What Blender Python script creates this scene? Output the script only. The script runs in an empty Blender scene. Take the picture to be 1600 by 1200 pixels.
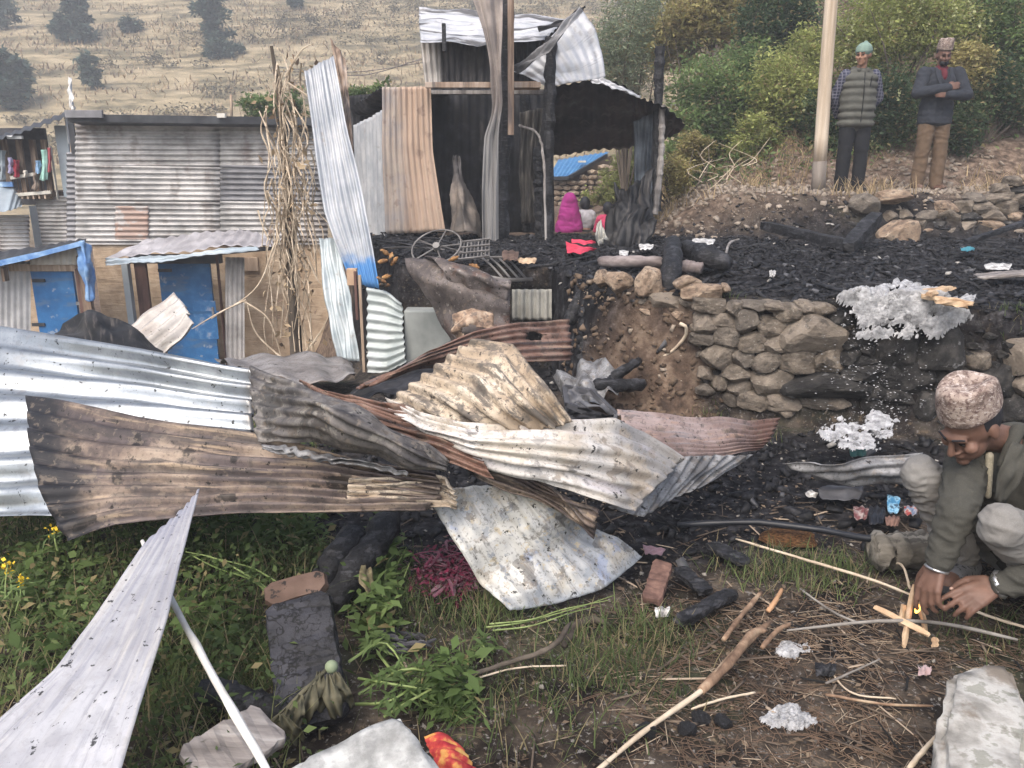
import bpy, bmesh, math, random
import numpy as np
from mathutils import Vector, Matrix, noise as mnoise
random.seed(7); rng = np.random.default_rng(7)
SC = bpy.context.scene
# ---------------------------------------------------------------- camera, sky, sun, exposure
F = 1256.0; PITCH = math.radians(15.0); CAMZ = 1.55
cam = bpy.data.cameras.new('camera'); camo = bpy.data.objects.new('camera', cam)
SC.collection.objects.link(camo); SC.camera = camo
cam.sensor_width = 36.0; cam.lens = F/1600*36.0; cam.clip_start = 0.05; cam.clip_end = 1000
camo.location = (0, 0, CAMZ); camo.rotation_euler = (math.radians(90)-PITCH, 0, 0)
SUN_EL, SUN_AZ = math.radians(52), math.radians(205)      # azimuth measured clockwise from +Y
w = bpy.data.worlds.new('World'); SC.world = w; w.use_nodes = True
nt = w.node_tree; bg = nt.nodes['Background']
sky = nt.nodes.new('ShaderNodeTexSky'); sky.sky_type = 'NISHITA'; sky.sun_disc = False
sky.sun_elevation = SUN_EL; sky.sun_rotation = SUN_AZ; sky.dust_density = 4.0; sky.air_density = 1.0; sky.ozone_density = 0.6
nt.links.new(sky.outputs[0], bg.inputs[0]); bg.inputs[1].default_value = 0.15
sl = bpy.data.lights.new('sun', 'SUN'); sl.energy = 1.15; sl.angle = math.radians(50); sl.color = (1, .97, .92)
so = bpy.data.objects.new('sun', sl); SC.collection.objects.link(so)
sd = Vector((math.sin(SUN_AZ)*math.cos(SUN_EL), math.cos(SUN_AZ)*math.cos(SUN_EL), math.sin(SUN_EL)))
so.rotation_euler = sd.to_track_quat('Z', 'Y').to_euler(); so.location = sd*30
SC.view_settings.view_transform = 'Standard'; SC.view_settings.look = 'None'
SC.view_settings.exposure = 1.08; SC.view_settings.gamma = 1.0
SC.cycles.use_denoising = True; SC.cycles.max_bounces = 6; SC.cycles.diffuse_bounces = 3
SC.cycles.volume_bounces = 0; SC.cycles.transparent_max_bounces = 6
SC.cycles.volume_step_rate = 8.0
# ---------------------------------------------------------------- positions: pixel of the 1600x1200 photo -> point at a known distance or height
_cp, _sp = math.cos(PITCH), math.sin(PITCH)
def ray(px, py):
    a, b = (px-800)/F, -(py-600)/F
    return Vector((a, _cp+b*_sp, -_sp+b*_cp))
def D(px, py, Y):
    r = ray(px, py); return Vector((0, 0, CAMZ)) + r*(Y/r.y)
def H(px, py, z):
    r = ray(px, py); return Vector((0, 0, CAMZ)) + r*((z-CAMZ)/r.z)
def PXM(p):                                   # metres that one photo pixel spans at point p
    return (p.y*_cp-(p.z-CAMZ)*_sp)/F
# ---------------------------------------------------------------- objects
COL = SC.collection
def thing(name, label, cat, loc=(0, 0, 0), group=None):
    o = bpy.data.objects.new(name, None); COL.objects.link(o); o.location = loc; o.empty_display_size = .1
    return tag(o, label, cat, group)
def tag(o, label, cat=None, group=None, kind=None):
    if label: o['label'] = label
    if cat: o['category'] = cat
    if group: o['group'] = group
    if kind: o['kind'] = kind
    return o
def link(name, me, parent=None, base=True):
    """mesh given in world coordinates -> object, origin at its base, keeping its place when parented"""
    o = bpy.data.objects.new(name, me); COL.objects.link(o)
    if base and len(me.vertices):
        n = len(me.vertices); a = np.empty(n*3, np.float32); me.vertices.foreach_get('co', a); a = a.reshape(-1, 3)
        c = np.array([(a[:, 0].min()+a[:, 0].max())/2, (a[:, 1].min()+a[:, 1].max())/2, a[:, 2].min()], np.float32)
        a -= c; me.vertices.foreach_set('co', a.ravel()); o.location = c.tolist()
    if parent is not None:
        o.parent = parent
        pl = Vector((0, 0, 0)); q = parent
        while q is not None: pl = pl + q.location; q = q.parent
        o.location = o.location - pl
    return o
def mk(name, v, f, mat, parent=None, smooth=False, uv=None, base=True):
    me = bpy.data.meshes.new(name)
    v = np.asarray(v, np.float32).reshape(-1, 3)
    if isinstance(f, np.ndarray):
        k = f.shape[1]; nf = len(f)
        me.vertices.add(len(v)); me.vertices.foreach_set('co', v.ravel())
        me.loops.add(nf*k); me.loops.foreach_set('vertex_index', f.astype(np.int32).ravel())
        me.polygons.add(nf); me.polygons.foreach_set('loop_start', np.arange(0, nf*k, k, dtype=np.int32))
        me.polygons.foreach_set('loop_total', np.full(nf, k, np.int32))
        me.update(calc_edges=True)
    else:
        me.from_pydata([tuple(map(float, q)) for q in v], [], f); me.update()
    if uv is not None:
        l = me.uv_layers.new(name='UVMap'); li = np.empty(len(me.loops), np.int32); me.loops.foreach_get('vertex_index', li)
        l.data.foreach_set('uv', np.asarray(uv, np.float32)[li].ravel())
    if smooth: me.polygons.foreach_set('use_smooth', np.ones(len(me.polygons), bool))
    if mat: me.materials.append(mat)
    return link(name, me, parent, base)
class Geo:
    def __init__(s): s.v = []; s.f = []
    def add(s, v, f):
        o = len(s.v); s.v += [tuple(q) for q in v]; s.f += [tuple(i+o for i in q) for q in f]; return s
    def box(s, c, size, R=None):
        h = Vector(size)/2; c = Vector(c); vs = []
        for z in (-1, 1):
            for y in (-1, 1):
                for x in (-1, 1):
                    q = Vector((x*h.x, y*h.y, z*h.z)); vs.append(c+(R @ q if R else q))
        return s.add(vs, [(0, 2, 3, 1), (4, 5, 7, 6), (0, 1, 5, 4), (2, 6, 7, 3), (0, 4, 6, 2), (1, 3, 7, 5)])
    def tube(s, pts, rad, n=6, cap=True, flat=1.0):
        pts = [Vector(p) for p in pts]; m = len(pts)
        if not hasattr(rad, '__len__'): rad = [rad]*m
        vs = []; up = Vector((.13, .21, .97))
        for i, p in enumerate(pts):
            t = (pts[min(i+1, m-1)]-pts[max(i-1, 0)]).normalized()
            a = t.cross(up)
            if a.length < .05: a = t.cross(Vector((1, 0, 0)))
            a.normalize(); b = a.cross(t).normalized()
            for k in range(n):
                th = 2*math.pi*k/n; vs.append(p+(a*math.cos(th)+b*math.sin(th)*flat)*rad[i])
        fs = [(i*n+k, i*n+(k+1) % n, (i+1)*n+(k+1) % n, (i+1)*n+k) for i in range(m-1) for k in range(n)]
        if cap: fs += [tuple(range(n-1, -1, -1)), tuple((m-1)*n+k for k in range(n))]
        return s.add(vs, fs)
    def bar(s, a, b, w_, h_, up=(0, 0, 1)):
        a, b = Vector(a), Vector(b); t = (b-a).normalized(); u = Vector(up)
        x = t.cross(u)
        if x.length < .05: x = t.cross(Vector((0, 1, 0)))
        x.normalize(); y = x.cross(t).normalized()
        R = Matrix((x, t, y)).transposed()
        return s.box((a+b)/2, (w_, (b-a).length, h_), R)
    def build(s, name, mat, parent=None, smooth=False, bevel=0):
        o = mk(name, s.v, s.f, mat, parent, smooth)
        if bevel:
            m = o.modifiers.new('b', 'BEVEL'); m.width = bevel; m.segments = 2; m.limit_method = 'ANGLE'
        return o
def crom(P, t):
    """Catmull-Rom along axis 0 of array P (n,...) at t in [0,1] (array)"""
    n = len(P)
    if n == 1: return np.repeat(P, len(t), 0)
    if n == 2: return P[0][None]*(1-t).reshape((-1,)+(1,)*(P.ndim-1))+P[1][None]*t.reshape((-1,)+(1,)*(P.ndim-1))
    x = np.clip(t, 0, 1)*(n-1); i = np.minimum(x.astype(int), n-2); f = (x-i).reshape((-1,)+(1,)*(P.ndim-1))
    E = np.concatenate([[2*P[0]-P[1]], P, [2*P[-1]-P[-2]]])
    a, b, c, d = E[i], E[i+1], E[i+2], E[i+3]
    return .5*((2*b)+(c-a)*f+(2*a-5*b+4*c-d)*f*f+(3*b-a-3*c+d)*f**3)
def spline(pts, n):
    return [Vector(p) for p in crom(np.array([tuple(p) for p in pts], float), np.linspace(0, 1, n))]
_tab = np.random.default_rng(3).random(65536)
def vn(x, y, s=0):
    xi = np.floor(x).astype(np.int64); yi = np.floor(y).astype(np.int64); fx = x-xi; fy = y-yi
    fx = fx*fx*(3-2*fx); fy = fy*fy*(3-2*fy)
    h = lambda a, b: _tab[((a*7919+b*104729+s*1299709) ^ (a*31+b*57)) & 65535]
    return (h(xi, yi)*(1-fx)+h(xi+1, yi)*fx)*(1-fy)+(h(xi, yi+1)*(1-fx)+h(xi+1, yi+1)*fx)*fy
def fbm(x, y, o=4, s=0):
    r = 0; a = .5; k = 1.0
    for i in range(o): r = r+a*vn(x*k+i*17.3, y*k-i*9.1, s+i); a *= .5; k *= 2.03
    return r
def ss(a, b, t):
    t = np.clip((t-a)/(b-a), 0, 1); return t*t*(3-2*t)
# ---------------------------------------------------------------- materials
def M(name, base, layers=(), rough=.8, metal=0.0, bump=None, spec=.3, scale=4.0, detail=6, coord='o', sheen=0, trans=0, emit=None):
    m = bpy.data.materials.new(name); m.use_nodes = True; t = m.node_tree; N = t.nodes; L = t.links
    b = N['Principled BSDF']; cm = lambda p: .5+(p-.5)*.66
    kd = .74 if metal >= .1 else 1.0; dk = lambda c: tuple(q*kd for q in c)
    tc = N.new('ShaderNodeTexCoord'); oi = N.new('ShaderNodeObjectInfo')
    mul = N.new('ShaderNodeMath'); mul.operation = 'MULTIPLY'; L.new(oi.outputs['Random'], mul.inputs[0]); mul.inputs[1].default_value = 61.0
    ad = N.new('ShaderNodeVectorMath'); ad.operation = 'ADD'; L.new(tc.outputs['Object'], ad.inputs[0]); L.new(mul.outputs[0], ad.inputs[1])
    def vec(c, sc):
        mp = N.new('ShaderNodeMapping'); L.new(ad.outputs[0] if c == 'o' else tc.outputs['UV'], mp.inputs[0])
        mp.inputs['Scale'].default_value = sc if hasattr(sc, '__len__') else (sc, sc, sc)
        if c == 'uv': L.new(mul.outputs[0], mp.inputs['Location'])
        return mp.outputs[0]
    def nz(c, sc, d=6, r=.6):
        n = N.new('ShaderNodeTexNoise'); n.inputs['Scale'].default_value = 1.0; n.inputs['Detail'].default_value = d; n.inputs['Roughness'].default_value = r
        L.new(vec(c, sc), n.inputs['Vector']); return n.outputs['Fac']
    def rng_(s, lo, hi, mx=1.0):
        r = N.new('ShaderNodeMapRange'); r.interpolation_type = 'SMOOTHSTEP'; L.new(s, r.inputs['Value'])
        if lo > hi: r.inputs['From Min'].default_value = hi; r.inputs['From Max'].default_value = lo; r.inputs['To Min'].default_value = mx; r.inputs['To Max'].default_value = 0
        else: r.inputs['From Min'].default_value = lo; r.inputs['From Max'].default_value = hi; r.inputs['To Min'].default_value = 0; r.inputs['To Max'].default_value = mx
        return r.outputs[0]
    def mix(f, a, c):
        x = N.new('ShaderNodeMix'); x.data_type = 'RGBA'; L.new(f, x.inputs[0])
        for s, q in ((x.inputs[6], a), (x.inputs[7], c)):
            if isinstance(q, tuple): s.default_value = q+(1,)
            else: L.new(q, s)
        return x.outputs[2]
    if isinstance(base, list):
        r = N.new('ShaderNodeValToRGB'); e = r.color_ramp.elements
        L.new(nz(coord, scale, detail), r.inputs[0])
        while len(e) < len(base): e.new(.5)
        for k, (p, c) in zip(e, base): k.position = cm(p); k.color = dk(c)+(1,)
        col = r.outputs[0]
    else:
        q = N.new('ShaderNodeRGB'); q.outputs[0].default_value = dk(base)+(1,); col = q.outputs[0]
    for l in layers:
        if l[0] == 'n': fac = rng_(nz(l[1], l[2], 8, .62), cm(l[3]), cm(l[4]), l[6] if len(l) > 6 else 1.0); c = dk(l[5])
        elif l[0] == 'g':                       # along the sheet: axis, from, to, colour, ragged by
            sp = N.new('ShaderNodeSeparateXYZ'); L.new(tc.outputs['UV'], sp.inputs[0])
            a = N.new('ShaderNodeMath'); a.operation = 'MULTIPLY_ADD'; L.new(nz('o', l[6] if len(l) > 6 else 6.0), a.inputs[0]); a.inputs[1].default_value = l[5]
            L.new(sp.outputs[0 if l[1] == 'u' else 1], a.inputs[2])
            s2 = N.new('ShaderNodeMath'); s2.operation = 'SUBTRACT'; L.new(a.outputs[0], s2.inputs[0]); s2.inputs[1].default_value = l[5]*.5
            fac = rng_(s2.outputs[0], l[2], l[3], l[7] if len(l) > 7 else 1.0); c = l[4]
        elif l[0] == 'i':
            g = N.new('ShaderNodeNewGeometry'); fac = rng_(g.outputs['Random Per Island'], l[1], l[2], l[4] if len(l) > 4 else 1.0); c = l[3]
        elif l[0] == 'r': fac = rng_(oi.outputs['Random'], l[1], l[2], l[4] if len(l) > 4 else 1.0); c = l[3]
        elif l[0] == 'a':                       # a mask stored on the mesh
            g = N.new('ShaderNodeAttribute'); g.attribute_name = l[1]; fac = g.outputs['Fac']; c = l[2]
            if isinstance(c, list):
                r = N.new('ShaderNodeValToRGB'); e = r.color_ramp.elements; L.new(nz('o', l[3], 8, .65), r.inputs[0])
                while len(e) < len(c): e.new(.5)
                for k, (p, cc) in zip(e, c): k.position = cm(p); k.color = cc+(1,)
                c = r.outputs[0]
        elif l[0] == 'v':
            v = N.new('ShaderNodeTexVoronoi'); v.feature = 'DISTANCE_TO_EDGE'; v.inputs['Scale'].default_value = 1.0
            L.new(vec(l[1], l[2]), v.inputs['Vector']); v.inputs['Randomness'].default_value = .7; fac = rng_(v.outputs['Distance'], l[3], l[4], l[6] if len(l) > 6 else 1.0); c = l[5]
        elif l[0] == 'k':                       # cracks: thin lines where the noise crosses its middle
            a = N.new('ShaderNodeMath'); a.operation = 'SUBTRACT'; L.new(nz(l[1], l[2], 3, .5), a.inputs[0]); a.inputs[1].default_value = .5
            a2 = N.new('ShaderNodeMath'); a2.operation = 'ABSOLUTE'; L.new(a.outputs[0], a2.inputs[0]); fac = rng_(a2.outputs[0], l[3], 0.0, l[5] if len(l) > 5 else 1.0); c = l[4]
        elif l[0] == 'w':
            v = N.new('ShaderNodeTexWave'); v.inputs['Scale'].default_value = 1.0; v.inputs['Distortion'].default_value = 0.4
            v.bands_direction = l[3]; L.new(vec('o', l[2]), v.inputs['Vector']); fac = rng_(v.outputs['Fac'], l[4], l[5]); c = l[6]
        col = mix(fac, col, c)
    L.new(col, b.inputs['Base Color']); b.inputs['Roughness'].default_value = rough; b.inputs['Metallic'].default_value = metal
    b.inputs['Specular IOR Level'].default_value = spec
    if sheen: b.inputs['Sheen Weight'].default_value = sheen
    if trans:
        tr = N.new('ShaderNodeBsdfTranslucent'); ms = N.new('ShaderNodeMixShader'); ms.inputs[0].default_value = trans
        L.new(col, tr.inputs[0]); L.new(b.outputs[0], ms.inputs[1]); L.new(tr.outputs[0], ms.inputs[2]); L.new(ms.outputs[0], N['Material Output'].inputs[0])
    if emit: b.inputs['Emission Color'].default_value = emit[0]+(1,); b.inputs['Emission Strength'].default_value = emit[1]
    if bump:
        bs = [bump] if not isinstance(bump, list) else bump; prev = None
        for q in bs:
            bn = N.new('ShaderNodeBump'); bn.inputs['Strength'].default_value = q[1]; bn.inputs['Distance'].default_value = q[2]
            if len(q) > 3 and q[3] == 'v':
                v = N.new('ShaderNodeTexVoronoi'); v.feature = 'DISTANCE_TO_EDGE'; v.inputs['Scale'].default_value = 1.0
                L.new(vec('o', q[0]), v.inputs['Vector']); v.inputs['Randomness'].default_value = .7; h = rng_(v.outputs['Distance'], 0, .12)
            else: h = nz('o', q[0], 8, .65)
            L.new(h, bn.inputs['Height'])
            if prev: L.new(prev, bn.inputs['Normal'])
            prev = bn.outputs[0]
        L.new(prev, b.inputs['Normal'])
    return m
# ---------------------------------------------------------------- corrugated sheets
def sheet(name, ctrl, mat, corr=('u', 9, .009), crumple=(.0, 2.0), ragged=0.0, holes=(), res=None, thick=.0025, parent=None, seed=0, dents=(), creases=None, stiff=.6):
    """ctrl: rows (across) of columns (along) of points; corr = (direction the waves run along, count, height)"""
    P = np.array([[tuple(p) for p in r] for r in ctrl], float)
    nw = max(corr[1], 1)
    nlong = res or 40; nac = int(max(12, nw*7))
    nu, nv = (nlong, nac) if corr[0] == 'u' else (nac, nlong)
    U, V = np.meshgrid(np.linspace(0, 1, nu), np.linspace(0, 1, nv))
    U0, V0 = U.copy(), V.copy()
    if ragged:
        e = lambda t, s: ragged*(.9*np.maximum(0, fbm(t*9, t*0+s*3.7, 3, s)-.45)*3+.25*(vn(t*45, t*0+s, s)-.5))
        a, b, c, d = e(V, seed+1), e(V, seed+2), e(U, seed+3), e(U, seed+4)
        U = a*(1-U)+(1-b)*U; V = c*.6*(1-V)+(1-d*.6)*V
    # evaluate surface by interpolating rows for unique grid then bilinear sample
    nn = 160
    def ev(Q, t):                                # bends of thin metal: half smooth curve, half straight facets
        n_ = len(Q); x = t*(n_-1); i = np.minimum(x.astype(int), n_-2); f = (x-i)[:, None, None]
        return stiff*(Q[i]*(1-f)+Q[i+1]*f)+(1-stiff)*crom(Q, t)
    tu = np.linspace(0, 1, nn); A = ev(P.transpose(1, 0, 2), tu)
    B = ev(A.transpose(1, 0, 2), tu)                                        # v x u x 3
    def S(u, v):
        x = np.clip(u, 0, 1)*(nn-1); y = np.clip(v, 0, 1)*(nn-1); i = np.minimum(x.astype(int), nn-2); j = np.minimum(y.astype(int), nn-2)
        fx = (x-i)[..., None]; fy = (y-j)[..., None]
        return (B[j, i]*(1-fx)+B[j, i+1]*fx)*(1-fy)+(B[j+1, i]*(1-fx)+B[j+1, i+1]*fx)*fy
    X = S(U, V); h = .012
    du = S(np.minimum(U+h, 1), V)-S(np.maximum(U-h, 0), V); dv = S(U, np.minimum(V+h, 1))-S(U, np.maximum(V-h, 0))
    n = np.cross(du, dv); n /= np.linalg.norm(n, axis=2, keepdims=True)+1e-9
    if n[..., 1].mean() > 0 and n[..., 2].mean() < .3: n = -n
    ph = (V if corr[0] == 'u' else U)*2*math.pi*nw
    wv = np.sin(ph+.3*(fbm(U*2+seed, V*2, 2, seed)-.5))
    disp = corr[2]*wv*(.75+.5*fbm(U*3, V*3+seed, 2, seed+9))
    if crumple[0]:
        s = crumple[1]
        q = fbm(X[..., 0]*s+X[..., 1]*s*.6+seed, X[..., 2]*s*1.3+X[..., 1]*s*.7, 4, seed)-.47
        disp = disp+crumple[0]*.9*q+crumple[0]*1.2*np.abs(fbm(X[..., 0]*s*2.1+5, X[..., 2]*s*2.3+X[..., 1]*s*1.9, 3, seed+4)-.45)
    cr = creases if creases is not None else crumple[0]*.9
    if cr:                                       # sharp folds as thin metal takes them
        rr = random.Random(seed*31+5); tri = lambda q: np.abs((q-np.floor(q))-.5)*2
        for _ in range(3):
            th = rr.uniform(0, 6.28); k_ = rr.uniform(.9, 2.2); disp = disp+cr*(tri(k_*(math.cos(th)*U0*1.6+math.sin(th)*V0)+rr.random())-.5)*rr.uniform(.5, 1.3)
    for (hu, hv, r, dd) in dents: disp = disp+dd*np.exp(-(((U0-hu)/r)**2+((V0-hv)/r)**2))
    X = X+n*disp[..., None]
    idx = np.arange(nu*nv).reshape(nv, nu)
    f = np.stack([idx[:-1, :-1], idx[:-1, 1:], idx[1:, 1:], idx[1:, :-1]], -1).reshape(-1, 4)
    if holes:
        cu = (U0[:-1, :-1]+U0[1:, 1:]).ravel()/2; cv = (V0[:-1, :-1]+V0[1:, 1:]).ravel()/2; keep = np.ones(len(f), bool)
        for (hu, hv, ru, rv) in holes:
            dd = ((cu-hu)/ru)**2+((cv-hv)/rv)**2; keep &= dd > .8+.5*(vn(cu*40, cv*40, 3))
        f = f[keep]
    o = mk(name, X.reshape(-1, 3), f, mat, parent, True, np.stack([U0.ravel(), V0.ravel()], 1))
    if thick:
        m = o.modifiers.new('t', 'SOLIDIFY'); m.thickness = thick; m.offset = 0
    return o
def edge4(a, b, c, d): return [[a, b], [d, c]]
# ---------------------------------------------------------------- many small pieces as one mesh
def scatter(bv, bf, pos, R, S):
    bv = np.asarray(bv, float); n = len(pos); k = len(bv)
    V = np.einsum('nij,nkj->nki', R, bv[None]*S[:, None, :])+np.asarray(pos)[:, None, :]
    bf = np.asarray(bf); Fc = (bf[None]+(np.arange(n)*k)[:, None, None]).reshape(-1, bf.shape[1])
    return V.reshape(-1, 3), Fc
def rot_rand(n, tilt=math.pi, r=rng):
    a = r.random(n)*2*math.pi; t = (r.random(n)-.5)*2*tilt; b = r.random(n)*2*math.pi
    def Rz(q): c, s = np.cos(q), np.sin(q); z = np.zeros(n); o = np.ones(n); return np.stack([np.stack([c, -s, z], -1), np.stack([s, c, z], -1), np.stack([z, z, o], -1)], 1)
    c, s = np.cos(t), np.sin(t); z = np.zeros(n); o = np.ones(n)
    Rx = np.stack([np.stack([o, z, z], -1), np.stack([z, c, -s], -1), np.stack([z, s, c], -1)], 1)
    return Rz(a) @ Rx @ Rz(b)
LEAF = (np.array([(0, 0, 0), (-.5, .45, .08), (0, 1, -.05), (.5, .45, .08)], float), np.array([(0, 3, 2, 1)]))
CHUNK = (np.array([(-.5, -.4, -.3), (.5, -.5, -.25), (.4, .5, -.35), (-.45, .4, -.3), (-.35, -.3, .3), (.4, -.35, .2), (.3, .45, .35), (-.4, .3, .25)], float),
         np.array([(0, 3, 2, 1), (4, 5, 6, 7), (0, 1, 5, 4), (1, 2, 6, 5), (2, 3, 7, 6), (3, 0, 4, 7)]))
# ================================================================ the ground: field, burnt terrace, upper path, bank, far hillside
def wall_y(x): return np.interp(x, [-1.2, .28, .5, .8, 1.2, 2.0, 3.5, 8], [6.6, 6.5, 5.75, 5.35, 5.0, 4.75, 4.35, 3.9])
def zfun(x, y, rough=True):
    x = np.asarray(x, float); y = np.asarray(y, float)
    xe = np.interp(y, [6.5, 7.6, 9, 12, 15], [-.95, -1.2, -1.75, -2.7, -2.7])
    z = -1.3*ss(5.2, 11.0, y)*(1-ss(-1.6, -.9, x-(xe+1.15)))-.25*ss(-1.2, -4, x)*(1-ss(5, 9, y))
    wd = .26*ss(.25, .5, x)*ss(1.25, .95, x)
    t = ss(-.02-wd, .10, y-wall_y(x))*ss(-.05, .08, x-xe)
    zt = .76+.012*(np.minimum(y, 9)-5)-.30*ss(9.5, 13, y)*ss(3.0, 1.5, x-.1*(y-10))
    z = z*(1-t)+zt*t
    u = ss(8.75, 9.25, y-.35*ss(3.2, 1.8, x))*ss(1.3, 2.6, x)
    z = z+u*(.44+.04*(y-9))*(1-.6*ss(13, 20, y))
    bx = x-.205*y
    bank = ss(.1, 1.6, bx)*np.clip(y-10.9+.3*ss(4, 7, x), 0, 30)*.62
    z = z+np.minimum(bank, 9)
    far = ss(14, 30, y)
    z = z*(1-far*ss(2, -4, x))+(-1.6)*far*ss(2, -4, x)
    hz = -1.8+.40*np.maximum(0, y-33)
    hz = hz+.9*(fbm(x*.08, y*.1, 4, 5)-.5)*ss(33, 42, y)
    st = .5*np.sin(hz*3.2+3*fbm(x*.05, y*.07, 3, 8))*ss(36, 45, y)
    hz = hz+.22*st
    z = np.maximum(z, np.where(y > 33, hz, -99))
    if rough:
        a = .05*(fbm(x*1.7, y*1.7, 3, 1)-.47)+.028*(fbm(x*9, y*9, 3, 2)-.47)*(1-ss(14, 25, y))
        a = a+(.06*(fbm(x*5, y*5, 3, 6)-.47)+.16*np.maximum(0, fbm(x*1.9, y*2.4, 3, 16)-.46))*t*(1-ss(9, 10, y))*ss(.1, .7, y-wall_y(x))
        z = z+a
    return z
def Z(x, y): return float(zfun(np.array([x]), np.array([y]))[0])
def onG(px, py, it=0):
    """the ground point seen at a pixel"""
    r_ = ray(px, py); Y = np.concatenate([np.linspace(1.0, 14, 700), np.linspace(14.1, 130, 900)]); k_ = Y/r_.y
    x, z = r_.x*k_, CAMZ+r_.z*k_; hit = np.nonzero(z <= zfun(x, Y))[0]; i = hit[0] if len(hit) else len(Y)-1
    return Vector((float(x[i]), float(Y[i]), float(zfun(x[i:i+1], Y[i:i+1])[0])))
def axis(segs):
    out = []
    for a, b, n in segs: out += list(np.linspace(a, b, n, endpoint=False))
    return np.array(out+[segs[-1][1]])
xs = axis([(-150, -40, 14), (-40, -12, 40), (-12, -4, 50), (-4, 4.6, 215), (4.6, 12, 45), (12, 40, 40), (40, 150, 14)])
ys = axis([(-3, 1.2, 20), (1.2, 6.6, 170), (6.6, 12, 110), (12, 33, 60), (33, 95, 120), (95, 170, 20)])
GX, GY = np.meshgrid(xs, ys); GZ = zfun(GX, GY)
def Z(x, y):                                  # ground height read off the built sheet
    i = min(max(int(np.searchsorted(xs, x))-1, 0), len(xs)-2); j = min(max(int(np.searchsorted(ys, y))-1, 0), len(ys)-2)
    a, b = (x-xs[i])/(xs[i+1]-xs[i]), (y-ys[j])/(ys[j+1]-ys[j])
    return float((GZ[j, i]*(1-a)+GZ[j, i+1]*a)*(1-b)+(GZ[j+1, i]*(1-a)+GZ[j+1, i+1]*a)*b)
idx = np.arange(GX.size).reshape(GX.shape)
gf = np.stack([idx[:-1, :-1], idx[:-1, 1:], idx[1:, 1:], idx[1:, :-1]], -1).reshape(-1, 4)
MG = M('soil_field', [(.3, (.010, .008, .007)), (.45, (.028, .022, .018)), (.58, (.058, .046, .036)), (.75, (.12, .098, .077))], [
    ('n', 'o', 1.6, .52, .7, (.045, .055, .028), .5), ('n', 'o', 26, .62, .72, (.20, .15, .10), .7), ('n', 'o', 55, .63, .7, (.30, .28, .26), .6),
    ('a', 'earth', [(.3, (.05, .035, .027)), (.5, (.13, .088, .062)), (.7, (.24, .175, .125))], 7.0),
    ('a', 'path', [(.3, (.055, .04, .03)), (.5, (.14, .10, .075)), (.7, (.27, .205, .155))], 9.0),
    ('a', 'burnt', [(.35, (.004, .004, .005)), (.52, (.012, .012, .014)), (.68, (.035, .034, .037)), (.82, (.11, .11, .115))], 14.0),
    ('a', 'hill', [(.3, (.125, .108, .066)), (.42, (.215, .18, .108)), (.52, (.335, .27, .165)), (.68, (.46, .375, .24))], (.35, .35, 2.2)),
    ], rough=.95, bump=[(9, .6, .03), (45, .7, .012)], scale=5.0, spec=.15)
ground = mk('ground', np.stack([GX, GY, GZ], -1).reshape(-1, 3), gf, MG, None, True, base=False); tag(ground, None, kind='structure')
def attr(o, nm, a):
    at = o.data.attributes.new(nm, 'FLOAT', 'POINT'); at.data.foreach_set('value', np.asarray(a, np.float32).ravel())
def m_burnt(x, y):
    n = .5*(fbm(x*1.4, y*1.4, 3, 11)-.47)
    xe = np.interp(y, [6.5, 7.6, 9, 12, 15], [-.95, -1.2, -1.75, -2.7, -2.7])
    ter = ss(-.35, .25, y-wall_y(x)+n)*ss(-.3, .1, x-xe)*(1-ss(8.7, 9.4, y+n*1.5-.3*ss(2.5, 1, x)))
    pile = ss(0, .5, 1-((x-.3)/2.0)**2-((y-3.75)/1.0)**2+n)+ss(.1, .5, 1-((x-1.6)/1.5)**2-((y-4.1)/.7)**2+n)*.9
    pile = pile*ss(.15, -.2, y-wall_y(x)+.05)*(1-.85*ss(.42, .22, np.hypot((x-.9)/1.1, (y-5.2)/1.6)))
    cut = ss(.2, -.1, np.abs(x+.1)-.9)*ss(5.2, 5.8, y)*ss(6.6, 6.2, y)
    return np.clip(ter+pile+cut, 0, 1)
attr(ground, 'burnt', m_burnt(GX, GY))
attr(ground, 'earth', np.clip(ss(.55, .25, np.hypot((GX-.85)/1.0, (GY-5.3)/1.6))*1.6+ss(10.2, 11, GY)*ss(60, 30, GY)*.9, 0, 1))
attr(ground, 'path', np.clip(ss(8.9, 9.6, GY)*(1-ss(11.5, 13, GY))+ss(12, 15, GY)*(1-ss(24, 30, GY))*.6, 0, 1))
attr(ground, 'hill', ss(30, 40, GY))
# ================================================================ materials shared by the buildings
ZINC = M('old_zinc', [(.3, (.38, .37, .36)), (.5, (.58, .57, .56)), (.7, (.74, .72, .70))], [('n', 'o', (3, 3, 1.2), .50, .75, (.24, .20, .18), .7), ('n', 'o', 40, .6, .75, (.2, .17, .15), .35)], rough=.55, metal=.35, scale=2.5)
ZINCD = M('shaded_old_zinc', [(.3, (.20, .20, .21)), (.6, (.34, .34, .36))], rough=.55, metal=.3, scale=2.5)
BLUEW = M('pale_blue_metal', [(.3, (.42, .50, .56)), (.7, (.60, .67, .72))], rough=.5, metal=.1, scale=2)
ROOF = M('dark_roof_edge', [(.3, (.035, .038, .045)), (.7, (.09, .095, .105))], rough=.6, metal=.3)
MUD = M('mud_plaster', [(.25, (.29, .21, .14)), (.5, (.45, .34, .235)), (.75, (.56, .45, .33))], [('n', 'o', (2, 2, 14), .6, .75, (.25, .18, .12), .6)], rough=.95, bump=[((3, 3, 18), .7, .03), (30, .5, .01)], scale=3)
BLUE = M('blue_door_paint', [(.3, (.016, .095, .25)), (.6, (.030, .15, .36)), (.8, (.06, .21, .44))], [('n', 'o', (2, 2, 7), .56, .68, (.10, .16, .24), .55), ('n', 'o', 9, .66, .74, (.35, .38, .42), .6)], rough=.5, scale=3)
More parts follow.
